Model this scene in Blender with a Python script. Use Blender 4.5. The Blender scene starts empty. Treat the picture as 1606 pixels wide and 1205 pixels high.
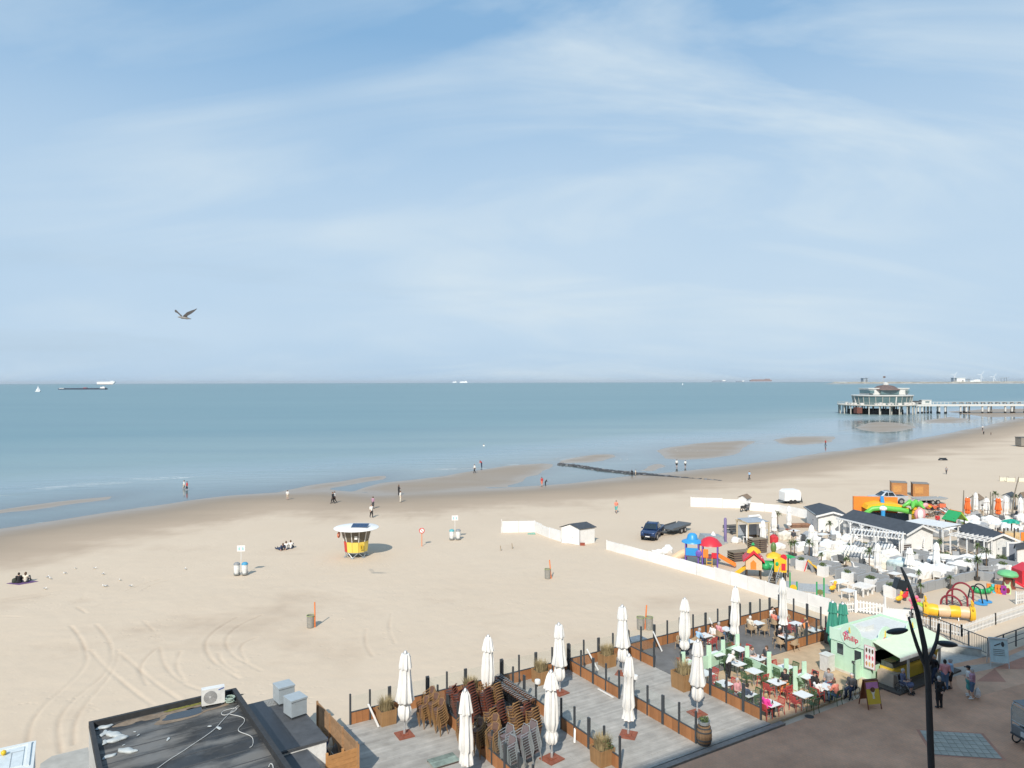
import bpy, math, random
import numpy as np
from mathutils import Vector, Matrix, Quaternion, noise as mnoise
R = math.radians
scene = bpy.context.scene
col = scene.collection
F_PX, CAM_H, CX = 1130.0, 18.0, 803.0
cam_data = bpy.data.cameras.new('camera')
cam_data.sensor_width = 36.0
cam_data.lens = F_PX / 1606.0 * 36.0
cam_data.clip_start = 0.1
cam_data.clip_end = 200000.0
cam_data.shift_y = -2.5 / 1606.0
camera = bpy.data.objects.new('camera', cam_data)
col.objects.link(camera)
camera.location = (0, 0, CAM_H)
camera.rotation_mode = 'QUATERNION'
camera.rotation_quaternion = (Quaternion((1, 0, 0), R(90)) @ Quaternion((0, 0, 1), -4.0 / 1606.0))
scene.camera = camera
SUN_EL, SUN_AZ = R(39.0), R(13.0)      # shadows fall away from the camera, 13 degrees to the right
world = bpy.data.worlds.new('World')
scene.world = world
world.use_nodes = True
wn, wl_ = world.node_tree.nodes, world.node_tree.links
wn.clear()
def wnode(t, **kw):
	nd = wn.new(t)
	for k, v in kw.items():
		if k.startswith('i_'):
			nd.inputs[k[2:].replace('_', ' ')].default_value = v
		else:
			setattr(nd, k, v)
	return nd
sky = wnode('ShaderNodeTexSky', sky_type='NISHITA', sun_disc=False, sun_elevation=SUN_EL, sun_rotation=math.pi + SUN_AZ,
			altitude=0.0, air_density=1.0, dust_density=0.4, ozone_density=1.0)
tc = wnode('ShaderNodeTexCoord')
sep = wnode('ShaderNodeSeparateXYZ')
wl_.new(tc.outputs['Generated'], sep.inputs[0])
def wmath(op, a, b=None, clamp=False):
	nd = wn.new('ShaderNodeMath'); nd.operation = op; nd.use_clamp = clamp
	for i, v in enumerate((a, b)):
		if v is None: continue
		if isinstance(v, (int, float)): nd.inputs[i].default_value = v
		else: wl_.new(v, nd.inputs[i])
	return nd.outputs[0]
zc = wmath('ADD', wmath('MAXIMUM', sep.outputs['Z'], 0.0), 0.30)
px_ = wmath('DIVIDE', sep.outputs['X'], zc); py_ = wmath('DIVIDE', sep.outputs['Y'], zc)
comb = wnode('ShaderNodeCombineXYZ')
wl_.new(px_, comb.inputs[0]); wl_.new(py_, comb.inputs[1])
mp = wnode('ShaderNodeMapping'); mp.inputs['Rotation'].default_value = (0, 0, R(58)); mp.inputs['Scale'].default_value = (0.42, 1.15, 1)
wl_.new(comb.outputs[0], mp.inputs['Vector'])
n1 = wnode('ShaderNodeTexNoise'); n1.inputs['Scale'].default_value = 2.0; n1.inputs['Detail'].default_value = 7; n1.inputs['Roughness'].default_value = 0.56; n1.inputs['Distortion'].default_value = 0.9
wl_.new(mp.outputs[0], n1.inputs['Vector'])
n2 = wnode('ShaderNodeTexNoise'); n2.inputs['Scale'].default_value = 0.75; n2.inputs['Detail'].default_value = 3
wl_.new(comb.outputs[0], n2.inputs['Vector'])
cr1 = wnode('ShaderNodeValToRGB'); cr1.color_ramp.elements[0].position = 0.44; cr1.color_ramp.elements[1].position = 0.70
wl_.new(n1.outputs[0], cr1.inputs[0])
cr2 = wnode('ShaderNodeValToRGB'); cr2.color_ramp.elements[0].position = 0.32; cr2.color_ramp.elements[1].position = 0.66
wl_.new(n2.outputs[0], cr2.inputs[0])
cirrus = wmath('MULTIPLY', cr1.outputs[0], cr2.outputs[0])
def wramp(v, a, b, c, d):
	q = wn.new('ShaderNodeMapRange'); q.inputs['From Min'].default_value = a; q.inputs['From Max'].default_value = b
	q.inputs['To Min'].default_value = c; q.inputs['To Max'].default_value = d; wl_.new(v, q.inputs['Value']); return q.outputs[0]
def wmix(f, a, b):
	q = wnode('ShaderNodeMix', data_type='RGBA'); wl_.new(f, q.inputs['Factor'])
	for k, v in (('A', a), ('B', b)):
		if isinstance(v, tuple): q.inputs[k].default_value = (*v, 1)
		else: wl_.new(v, q.inputs[k])
	return q.outputs['Result']
hazy = wmix(wramp(sep.outputs['Z'], 0.0, 0.42, 0.97, 0.80), sky.outputs[0], (1.50, 2.90, 4.55))
low = wmath('MULTIPLY', wmath('SUBTRACT', 1.0, wmath('POWER', wramp(sep.outputs['Z'], 0.05, 0.43, 0.0, 1.0), 1.9)), wramp(sep.outputs['Z'], 0.0, 0.06, 0.72, 1.0))
glow = wmix(wmath('MULTIPLY', low, wmath('ADD', wmath('MULTIPLY', cr2.outputs[0], .28), .70)), hazy, (3.75, 4.62, 5.45))
thick = wramp(px_, -0.9, 1.0, -0.06, 0.26)
n3 = wnode('ShaderNodeTexNoise'); n3.inputs['Scale'].default_value = 1.7; n3.inputs['Detail'].default_value = 5; n3.inputs['Roughness'].default_value = .62
mp3 = wnode('ShaderNodeMapping'); mp3.inputs['Scale'].default_value = (.9, .9, 9.0); mp3.inputs['Location'].default_value = (.35, .2, .4); wl_.new(tc.outputs['Generated'], mp3.inputs['Vector']); wl_.new(mp3.outputs[0], n3.inputs['Vector'])
bank = wmath('MULTIPLY', wramp(n3.outputs[0], .55, .72, 0.0, .38), wmath('MULTIPLY', wramp(sep.outputs['Z'], .015, .05, 0.0, 1.0), wramp(sep.outputs['Z'], .08, .20, 1.0, 0.0)))
glow = wmix(bank, glow, (2.75, 3.45, 4.05))
cloudy = wmix(wmath('MAXIMUM', 0.0, wmath('ADD', wmath('MULTIPLY', cirrus, 1.0), wmath('MULTIPLY', wmath('ADD', cr1.outputs[0], .55), thick))), glow, (4.25, 4.95, 5.45))
bg = wnode('ShaderNodeBackground'); bg.inputs['Strength'].default_value = 0.115
wl_.new(cloudy, bg.inputs['Color'])
wo = wnode('ShaderNodeOutputWorld'); wl_.new(bg.outputs[0], wo.inputs['Surface'])
sun_data = bpy.data.lights.new('sun', 'SUN')
sun_data.energy = 3.3; sun_data.angle = R(0.6); sun_data.color = (1.0, 0.93, 0.825)
sun = bpy.data.objects.new('sun', sun_data); col.objects.link(sun)
sun.rotation_mode = 'QUATERNION'
SUN_DIR = Vector((math.cos(SUN_EL) * math.sin(SUN_AZ), math.cos(SUN_EL) * math.cos(SUN_AZ), -math.sin(SUN_EL)))
sun.rotation_quaternion = SUN_DIR.to_track_quat('-Z', 'Y')
sun.location = (-20, -40, 60)
vs = scene.view_settings
vs.view_transform = 'Standard'; vs.look = 'None'; vs.gamma = 1.0; vs.exposure = 0.48
vs.use_curve_mapping = False
scene.render.engine = 'CYCLES'
scene.cycles.max_bounces = 6; scene.cycles.diffuse_bounces = 3; scene.cycles.glossy_bounces = 3
scene.cycles.transparent_max_bounces = 12; scene.cycles.transmission_bounces = 4
scene.cycles.caustics_reflective = False; scene.cycles.caustics_refractive = False
scene.cycles.use_denoising = True
def hz(px): return 602.0 - 4.0 * px / 1606.0
def G(px, py, z=0.0):
	d = F_PX * (CAM_H - z) / (py - hz(px))
	return Vector(((px - CX) / F_PX * d, d, z))
ORG = G(546.6, 1140.7)
ALPHA = R(31.1)
U = Vector((math.cos(ALPHA), math.sin(ALPHA), 0)); N = Vector((-math.sin(ALPHA), math.cos(ALPHA), 0))
def L(a, b, z=0.0):
	"""seafront coordinates: a metres along the promenade, b metres towards the sea"""
	p = ORG + U * a + N * b
	return Vector((p.x, p.y, z))
def ab(p):
	d = Vector((p.x - ORG.x, p.y - ORG.y, 0))
	return d.dot(U), d.dot(N)
MATS = {}
def new_mat(name):
	m = bpy.data.materials.new(name); m.use_nodes = True
	nt = m.node_tree
	return m, nt, nt.nodes['Principled BSDF']
def mat(name, c, rough=0.6, metal=0.0, var=0.12, scale=4.0, bump=0.0, bscale=None, stretch=(1, 1, 1), rnd=0.0, spec=0.5, dirt=0.0, island=0.0):
	"""painted, grained or cast surface: base colour broken up by two noises, optional fine relief and dirt"""
	if name in MATS: return MATS[name]
	m, nt, p = new_mat(name)
	nd, lk = nt.nodes, nt.links
	tcn = nd.new('ShaderNodeTexCoord'); mpn = nd.new('ShaderNodeMapping'); mpn.inputs['Scale'].default_value = stretch
	lk.new(tcn.outputs['Object'], mpn.inputs['Vector'])
	ns = nd.new('ShaderNodeTexNoise'); ns.inputs['Scale'].default_value = scale; ns.inputs['Detail'].default_value = 6; ns.inputs['Roughness'].default_value = 0.62
	lk.new(mpn.outputs[0], ns.inputs['Vector'])
	rmp = nd.new('ShaderNodeMapRange'); rmp.inputs['From Min'].default_value = 0.3; rmp.inputs['From Max'].default_value = 0.7
	rmp.inputs['To Min'].default_value = 1 - var; rmp.inputs['To Max'].default_value = 1 + var
	lk.new(ns.outputs[0], rmp.inputs['Value'])
	fac = rmp.outputs[0]
	def mul(a, b):
		q = nd.new('ShaderNodeMath'); q.operation = 'MULTIPLY'; lk.new(a, q.inputs[0]); lk.new(b, q.inputs[1]); return q.outputs[0]
	def rng(src, amt):
		q = nd.new('ShaderNodeMapRange'); q.inputs['To Min'].default_value = 1 - amt; q.inputs['To Max'].default_value = 1 + amt
		lk.new(src, q.inputs['Value']); return q.outputs[0]
	if rnd:
		oi = nd.new('ShaderNodeObjectInfo'); fac = mul(fac, rng(oi.outputs['Random'], rnd))
	if island:
		gi = nd.new('ShaderNodeNewGeometry'); fac = mul(fac, rng(gi.outputs['Random Per Island'], island))
	vm = nd.new('ShaderNodeVectorMath'); vm.operation = 'SCALE'; vm.inputs[0].default_value = c[:3]
	lk.new(fac, vm.inputs['Scale'])
	out = vm.outputs[0]
	if dirt:
		n3 = nd.new('ShaderNodeTexNoise'); n3.inputs['Scale'].default_value = scale * 0.35; n3.inputs['Detail'].default_value = 8
		lk.new(tcn.outputs['Object'], n3.inputs['Vector'])
		r3 = nd.new('ShaderNodeMapRange'); r3.inputs['From Min'].default_value = 0.52; r3.inputs['From Max'].default_value = 0.75; r3.inputs['To Max'].default_value = dirt
		lk.new(n3.outputs[0], r3.inputs['Value'])
		mx = nd.new('ShaderNodeMix'); mx.data_type = 'RGBA'; lk.new(r3.outputs[0], mx.inputs['Factor']); lk.new(out, mx.inputs['A'])
		mx.inputs['B'].default_value = (0.16, 0.14, 0.115, 1); out = mx.outputs['Result']
	lk.new(out, p.inputs['Base Color'])
	p.inputs['Roughness'].default_value = rough; p.inputs['Metallic'].default_value = metal
	p.inputs['Specular IOR Level'].default_value = spec
	if bump:
		bn = nd.new('ShaderNodeTexNoise'); bn.inputs['Scale'].default_value = bscale or scale * 4; bn.inputs['Detail'].default_value = 4
		lk.new(mpn.outputs[0], bn.inputs['Vector'])
		bp = nd.new('ShaderNodeBump'); bp.inputs['Strength'].default_value = bump; bp.inputs['Distance'].default_value = 0.02
		lk.new(bn.outputs[0], bp.inputs['Height']); lk.new(bp.outputs[0], p.inputs['Normal'])
	MATS[name] = m
	return m
def glass_mat(name, tint=(0.85, 0.93, 0.92), alpha=0.16, rough=0.03):
	if name in MATS: return MATS[name]
	m, nt, p = new_mat(name)
	nd, lk = nt.nodes, nt.links
	tr = nd.new('ShaderNodeBsdfTransparent'); tr.inputs[0].default_value = (*tint, 1)
	p.inputs['Base Color'].default_value = (0.5, 0.55, 0.55, 1); p.inputs['Roughness'].default_value = rough
	ns = nd.new('ShaderNodeTexNoise'); ns.inputs['Scale'].default_value = 1.5
	mr = nd.new('ShaderNodeMapRange'); mr.inputs['To Min'].default_value = alpha * 0.5; mr.inputs['To Max'].default_value = alpha * 1.5
	lk.new(ns.outputs[0], mr.inputs['Value'])
	mx = nd.new('ShaderNodeMixShader'); lk.new(mr.outputs[0], mx.inputs[0]); lk.new(tr.outputs[0], mx.inputs[1]); lk.new(p.outputs[0], mx.inputs[2])
	lk.new(mx.outputs[0], nd['Material Output'].inputs[0])
	MATS[name] = m
	return m
def C(r, g, b):
	"""a display colour 0..255 as linear base colour"""
	return tuple(((v / 255) / 12.92 if v / 255 <= 0.04045 else ((v / 255 + 0.055) / 1.055) ** 2.4) for v in (r, g, b))
class MB:
	def __init__(s):
		s.v = []; s.f = []; s.m = []; s.M = Matrix.Identity(4); s.mi = 0
	def at(s, loc=(0, 0, 0), rz=0.0, sc=1.0):
		s.M = Matrix.Translation(loc) @ Matrix.Rotation(rz, 4, 'Z') @ Matrix.Scale(sc, 4); return s
	def add(s, vs, fs):
		o = len(s.v)
		s.v += [tuple(s.M @ Vector(p)) for p in vs]
		s.f += [tuple(i + o for i in f) for f in fs]
		s.m += [s.mi] * len(fs)
		return s
	def box(s, c, d, rz=0.0, tilt=None):
		x, y, z = d[0] / 2, d[1] / 2, d[2] / 2
		vs = [Vector((i * x, j * y, k * z)) for k in (-1, 1) for j in (-1, 1) for i in (-1, 1)]
		m = Matrix.Rotation(rz, 3, 'Z')
		if tilt: m = m @ Matrix.Rotation(tilt[1], 3, tilt[0])
		c = Vector(c)
		return s.add([m @ p + c for p in vs], [(0, 2, 3, 1), (4, 5, 7, 6), (0, 1, 5, 4), (2, 6, 7, 3), (0, 4, 6, 2), (1, 3, 7, 5)])
	def beam(s, p, q, w, h=None, up=(0, 0, 1)):
		p, q = Vector(p), Vector(q); h = h or w
		d = (q - p).normalized(); up = Vector(up)
		if abs(d.dot(up)) > 0.98: up = Vector((1, 0, 0))
		x = d.cross(up).normalized() * w / 2; y = x.cross(d).normalized() * h / 2
		vs = [e + sx * x + sy * y for e in (p, q) for sx, sy in ((-1, -1), (1, -1), (1, 1), (-1, 1))]
		return s.add(vs, [(3, 2, 1, 0), (4, 5, 6, 7), (0, 1, 5, 4), (1, 2, 6, 5), (2, 3, 7, 6), (3, 0, 4, 7)])
	def tube(s, pts, r, n=8, cap=True, close=False):
		pts = [Vector(p) for p in pts]; k = len(pts)
		if isinstance(r, (int, float)): r = [r] * k
		ref = Vector((0, 0, 1)); vs = []; fs = []; px = None
		for i, p in enumerate(pts):
			if close: d = pts[(i + 1) % k] - pts[i - 1]
			else: d = pts[min(i + 1, k - 1)] - pts[max(i - 1, 0)]
			d.normalize()
			if px is None:
				a = ref if abs(d.z) < 0.95 else Vector((1, 0, 0)); x = d.cross(a).normalized()
			else:
				x = (px - d * px.dot(d)).normalized()
			px = x; y = d.cross(x)
			for j in range(n):
				t = 2 * math.pi * j / n; vs.append(p + (x * math.cos(t) + y * math.sin(t)) * r[i])
		for i in range(k if close else k - 1):
			a, b = i * n, ((i + 1) % k) * n
			for j in range(n):
				fs.append((a + j, a + (j + 1) % n, b + (j + 1) % n, b + j))
		if cap and not close:
			fs.append(tuple(range(n - 1, -1, -1))); fs.append(tuple((k - 1) * n + j for j in range(n)))
		return s.add(vs, fs)
	def cyl(s, p, q, r, r2=None, n=12): return s.tube([p, q], [r, r if r2 is None else r2], n)
	def lathe(s, prof, n=20, c=(0, 0, 0), fold=0, amp=0.0, ph=0.0, sx=1.0, sy=1.0):
		"""profile of (radius, z) turned about z; fold pleats of relative depth amp"""
		vs = []; fs = []; k = len(prof); c = Vector(c)
		for i, (r, z) in enumerate(prof):
			for j in range(n):
				t = 2 * math.pi * j / n
				rr = r * (1 + amp * math.cos(fold * t + ph + i * 0.35)) if fold else r
				vs.append(c + Vector((rr * math.cos(t) * sx, rr * math.sin(t) * sy, z)))
		for i in range(k - 1):
			for j in range(n):
				fs.append((i * n + j, i * n + (j + 1) % n, (i + 1) * n + (j + 1) % n, (i + 1) * n + j))
		fs.append(tuple(range(n - 1, -1, -1))); fs.append(tuple((k - 1) * n + j for j in range(n)))
		return s.add(vs, fs)
	def ball(s, c, r, n=12, k=8, rz=0.0):
		if isinstance(r, (int, float)): r = (r, r, r)
		vs = []; fs = []; c = Vector(c); m = Matrix.Rotation(rz, 3, 'Z')
		for i in range(1, k):
			a = math.pi * i / k
			for j in range(n):
				t = 2 * math.pi * j / n
				vs.append(c + m @ Vector((r[0] * math.sin(a) * math.cos(t), r[1] * math.sin(a) * math.sin(t), r[2] * math.cos(a))))
		vs += [c + Vector((0, 0, r[2])), c - Vector((0, 0, r[2]))]; T = len(vs) - 2; B = T + 1
		for i in range(k - 2):
			for j in range(n): fs.append((i * n + j, (i + 1) * n + j, (i + 1) * n + (j + 1) % n, i * n + (j + 1) % n))
		for j in range(n):
			fs.append((T, j, (j + 1) % n)); fs.append((B, (k - 2) * n + (j + 1) % n, (k - 2) * n + j))
		return s.add(vs, fs)
	def prism(s, poly, z0, z1, axis='Z'):
		"""polygon extruded; axis 'Y': poly is (x,z) extruded along y; axis 'X': poly is (y,z) extruded along x"""
		n = len(poly)
		def P(p, h):
			if axis == 'Z': return (p[0], p[1], h)
			if axis == 'Y': return (p[0], h, p[1])
			return (h, p[0], p[1])
		vs = [P(p, z0) for p in poly] + [P(p, z1) for p in poly]
		return s.add(vs, [tuple(range(n - 1, -1, -1)), tuple(range(n, 2 * n))] + [(i, (i + 1) % n, n + (i + 1) % n, n + i) for i in range(n)])
	def poly(s, pts): return s.add(pts, [tuple(range(len(pts)))])
	def mesh(s, name, mats, smooth=False):
		me = bpy.data.meshes.new(name)
		me.from_pydata(s.v, [], s.f)
		for m in (mats if isinstance(mats, (list, tuple)) else [mats]): me.materials.append(m)
		if any(s.m): me.polygons.foreach_set('material_index', s.m)
		if smooth:
			me.polygons.foreach_set('use_smooth', [True] * len(s.f))
			try: me.set_sharp_from_angle(angle=R(40))
			except Exception: pass
		me.update()
		return me
def place(name, me, parent=None, loc=(0, 0, 0), rz=0.0):
	o = bpy.data.objects.new(name, me); col.objects.link(o)
	o.location = loc; o.rotation_euler = (0, 0, rz)
	if parent is not None: o.parent = parent
	return o
def obj(name, mb, mats, parent=None, loc=(0, 0, 0), rz=0.0, smooth=False):
	return place(name, mb.mesh(name, mats, smooth), parent, loc, rz)
def tag(o, label=None, cat=None, group=None, kind=None):
	if label: o['label'] = label
	if cat: o['category'] = cat
	if group: o['group'] = group
	if kind: o['kind'] = kind
	return o
def thing(name, label, cat, loc=(0, 0, 0), rz=0.0, group=None):
	o = bpy.data.objects.new(name, None); col.objects.link(o)
	o.empty_display_size = 0.2
	o.location = loc; o.rotation_euler = (0, 0, rz)
	return tag(o, label, cat, group)
def kids(o): return KIDS.get(o.name, [])
def copy_tree(o, parent=None):
	c = o.copy(); col.objects.link(c)
	if parent is not None: c.parent = parent
	for ch in list(o.children): copy_tree(ch, c)
	return c
def dup(o, label, loc, rz, cat=None, group=None):
	c = copy_tree(o); c.location = loc; c.rotation_euler = (0, 0, rz); c['label'] = label
	if group: c['group'] = group
	return c
class Kit:
	"""a kind of thing: the first call hands out the built original, later calls copies of it and its parts"""
	def __init__(s, make): s.make = make; s.o = None
	def __call__(s, label, loc, rz=0.0, group=None, cat=None):
		if s.o is None: s.o = s.make(); o = s.o
		else: o = copy_tree(s.o)
		o.location = loc; o.rotation_euler = (0, 0, rz); tag(o, label, cat, group)
		return o
def paint(o, m):
	"""an object-level material, so that copies can share mesh data and differ in colour"""
	o.material_slots[0].link = 'OBJECT'; o.material_slots[0].material = m
	return o
def text_mesh(name, s, size, m, parent, matrix, extrude=0.004, font=None, bold=0.0):
	cu = bpy.data.curves.new(name, 'FONT'); cu.body = s; cu.size = size; cu.extrude = extrude; cu.offset = bold
	cu.align_x = 'CENTER'; cu.align_y = 'CENTER'; cu.resolution_u = 3
	t = bpy.data.objects.new(name, cu); col.objects.link(t)
	dg = bpy.context.evaluated_depsgraph_get()
	me = bpy.data.meshes.new_from_object(t.evaluated_get(dg))
	bpy.data.objects.remove(t); bpy.data.curves.remove(cu)
	me.materials.clear(); me.materials.append(m)
	o = bpy.data.objects.new(name, me); col.objects.link(o)
	if parent is not None: o.parent = parent
	o.matrix_local = matrix
	return o
def sd_caps(P, a, b, ra, rb):
	a, b = np.array(a, float), np.array(b, float); d = b - a; L2 = max(float(d @ d), 1e-9)
	t = np.clip(((P - a) @ d) / L2, 0, 1)
	return np.linalg.norm(P - a - t[..., None] * d, axis=-1) - (ra + (rb - ra) * t)
def sd_ell(P, c, r):
	q = (P - np.array(c, float)) / np.array(r, float); k = np.linalg.norm(q, axis=-1)
	return (k - 1) * min(r)
def smin(a, b, k):
	h = np.clip(0.5 + 0.5 * (b - a) / k, 0, 1)
	return b + (a - b) * h - k * h * (1 - h)
def nets(fn, lo, hi, step):
	lo = np.array(lo, float); n = np.ceil((np.array(hi) - lo) / step).astype(int) + 1
	g = np.stack(np.meshgrid(*[lo[i] + step * np.arange(n[i]) for i in range(3)], indexing='ij'), -1)
	d = fn(g)
	ins = d < 0
	acc = np.zeros((n[0] - 1, n[1] - 1, n[2] - 1, 3)); cnt = np.zeros(acc.shape[:3])
	cor = [(i, j, k) for i in (0, 1) for j in (0, 1) for k in (0, 1)]
	def sl(a, o): return a[o[0]:n[0] - 1 + o[0], o[1]:n[1] - 1 + o[1], o[2]:n[2] - 1 + o[2]]
	for i, c0 in enumerate(cor):
		for ax in range(3):
			if c0[ax]: continue
			c1 = tuple(c0[q] + (q == ax) for q in range(3))
			d0, d1 = sl(d, c0), sl(d, c1)
			x = (d0 < 0) != (d1 < 0)
			t = np.where(x, d0 / np.where(x, d0 - d1, 1), 0)
			p = np.zeros(acc.shape); p += np.array(c0, float); p[..., ax] += t
			acc += p * x[..., None]; cnt += x
	act = cnt > 0
	idx = -np.ones(act.shape, int); idx[act] = np.arange(act.sum())
	base = np.argwhere(act)
	V = lo + step * (base + acc[act] / cnt[act][:, None])
	Fq = []
	for ax in range(3):
		o1, o2 = (ax + 1) % 3, (ax + 2) % 3
		s0 = [slice(None)] * 3; s1 = [slice(None)] * 3
		s0[ax] = slice(0, n[ax] - 1); s1[ax] = slice(1, n[ax])
		a, b = ins[tuple(s0)], ins[tuple(s1)]
		for E, flip in ((np.argwhere(a & ~b), False), (np.argwhere(~a & b), True)):
			if not len(E): continue
			ok = (E[:, o1] > 0) & (E[:, o2] > 0) & (E[:, o1] < n[o1] - 1) & (E[:, o2] < n[o2] - 1)
			E = E[ok]; e1 = np.zeros(3, int); e1[o1] = 1; e2 = np.zeros(3, int); e2[o2] = 1
			q = [idx[tuple((E - k).T)] for k in (e1 * 0, e1, e1 + e2, e2)]
			if flip: q = q[::-1]
			Fq.append(np.stack(q, 1))
	return V, np.concatenate(Fq)
def sdf_mb(fn, lo, hi, step, mb=None):
	V, Q = nets(fn, lo, hi, step)
	mb = mb or MB()
	mb.add([tuple(p) for p in V], [tuple(int(i) for i in q) for q in Q])
	return mb
WL = -0.5                                     # water level; the dry beach and the promenade lie at about 0
rng = np.random.RandomState(7)
_LAT = rng.rand(256, 256)
def vnoise(x, y):
	xi, yi = np.floor(x).astype(int), np.floor(y).astype(int); fx, fy = x - xi, y - yi
	fx = fx * fx * (3 - 2 * fx); fy = fy * fy * (3 - 2 * fy)
	g = lambda i, j: _LAT[(xi + i) % 256, (yi + j) % 256]
	return (g(0, 0) * (1 - fx) + g(1, 0) * fx) * (1 - fy) + (g(0, 1) * (1 - fx) + g(1, 1) * fx) * fy
def GW(px, py): return np.array(G(px, py, WL)[:2])
SHORE = np.array([GW(*p) for p in [(-420, 905), (-150, 855), (0, 828), (80, 816), (150, 806), (225, 794), (300, 784), (360, 778), (420, 774), (520, 769), (600, 774), (700, 769), (800, 764),
         (860, 761), (900, 757), (985, 748), (1060, 741), (1150, 731), (1250, 717), (1350, 702), (1450, 687), (1530, 672), (1580, 660), (1640, 651), (1900, 628)]])
BARS = [[(0, 799), (87, 787), (180, 778), (171, 784), (87, 795), (0, 805), (-200, 845), (-200, 830)],
		[(430, 772), (500, 760), (560, 751), (607, 745), (600, 752), (560, 759), (500, 770)],
		[(560, 770), (600, 757), (690, 748), (740, 740), (790, 731), (840, 727), (866, 727), (868, 733), (850, 741), (830, 748), (820, 755), (790, 762), (700, 772), (620, 778)],
		[(880, 722), (930, 713), (963, 712), (966, 714), (960, 719), (925, 726), (880, 727)],
		[(1030, 706), (1074, 698), (1124, 693), (1174, 691), (1185, 693), (1161, 705), (1154, 712), (1119, 719), (1074, 722), (1047, 721), (1034, 712)],
		[(1005, 738), (1017, 731), (1034, 727), (1042, 732), (1025, 739)],
		[(1214, 691), (1236, 685), (1310, 684), (1306, 694), (1250, 699), (1225, 696)],
		[(1340, 671), (1365, 662.5), (1394, 661.5), (1422, 665.5), (1438, 669.6), (1418, 675.7), (1386, 678.7), (1353, 675.7)],
		[(1448, 659.5), (1495, 653.4), (1524, 657.4), (1507, 663.5), (1453, 664.5)],
		[(1480, 646), (1540, 642), (1640, 640), (1640, 650), (1560, 656)]]
BARS = [np.array([GW(*p) for p in b]) for b in BARS]
def seg_dist(X, Y, pts, closed):
	n = len(pts); best = np.full(X.shape, 1e18); side = np.zeros(X.shape)
	for i in range(n if closed else n - 1):
		a, b = pts[i], pts[(i + 1) % n]; d = b - a
		t = np.clip(((X - a[0]) * d[0] + (Y - a[1]) * d[1]) / (d @ d), 0, 1)
		if not closed:
			if i == 0: t = np.minimum(t, 1)
		ex, ey = X - a[0] - t * d[0], Y - a[1] - t * d[1]
		q = ex * ex + ey * ey; m = q < best
		best = np.where(m, q, best); side = np.where(m, d[0] * ey - d[1] * ex, side)
	return np.sqrt(best), side
def inside(X, Y, pts):
	r = np.zeros(X.shape, bool); n = len(pts)
	for i in range(n):
		a, b = pts[i], pts[(i + 1) % n]
		if a[1] == b[1]: continue
		r ^= ((a[1] > Y) != (b[1] > Y)) & (X < (b[0] - a[0]) * (Y - a[1]) / (b[1] - a[1]) + a[0])
	return r
TRACKS = [[(440, 410), (500, 480), (535, 560), (545, 640), (500, 710), (400, 800), (280, 900), (190, 1010), (165, 1130)],
          [(600, 400), (670, 480), (703, 560), (700, 640), (650, 720), (520, 820), (400, 930), (350, 1030), (375, 1200)],
          [(735, 560), (730, 640), (690, 710), (640, 780), (530, 900), (460, 1010), (455, 1150)],
          [(750, 580), (870, 680), (970, 770), (1130, 880)], [(560, 560), (640, 650), (740, 740), (850, 830), (960, 910)],
          [(1490, 350), (1380, 410), (1300, 480), (1280, 540), (1320, 620), (1420, 690), (1500, 740)],
          [(1640, 340), (1500, 400), (1430, 460), (1410, 520), (1450, 590), (1530, 640), (1640, 690)],
          [(1370, 580), (1390, 640), (1480, 700)], [(1000, 540), (1020, 640), (1080, 720), (1180, 790), (1310, 830)],
          [(980, 550), (900, 620), (870, 690), (920, 780)], [(1130, 570), (1095, 660), (1160, 760)], [(1610, 480), (1530, 510), (1500, 560), (1550, 640)],
          [(660, 30), (560, 90), (430, 180)], [(810, 20), (640, 90), (540, 170), (510, 240)],
          [(800, 185), (900, 140), (1010, 110)], [(890, 190), (950, 150), (1080, 110), (1195, 88)],
          [(0, 240), (200, 210), (400, 180)], [(0, 350), (120, 352)], [(0, 258), (200, 228), (390, 200)],
          [(2300, 430), (2290, 520), (2340, 600)], [(2460, 330), (2440, 420), (2480, 520)], [(900, 380), (960, 440)], [(480, 290), (540, 330)]]
TRACKS = [[np.array(G(x / 4.015, 880 + y / 4.015)[:2]) for x, y in t] for t in TRACKS]
def smooth_line(pts, k=3):
	for _ in range(k):
		q = [pts[0]]
		for a, b in zip(pts[:-1], pts[1:]): q += [a * .75 + b * .25, a * .25 + b * .75]
		pts = q + [pts[-1]]
	return np.array(pts)
def shore_s(X, Y):
	d, s = seg_dist(X, Y, SHORE, False)
	return np.where(s > 0, d, -d)
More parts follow.
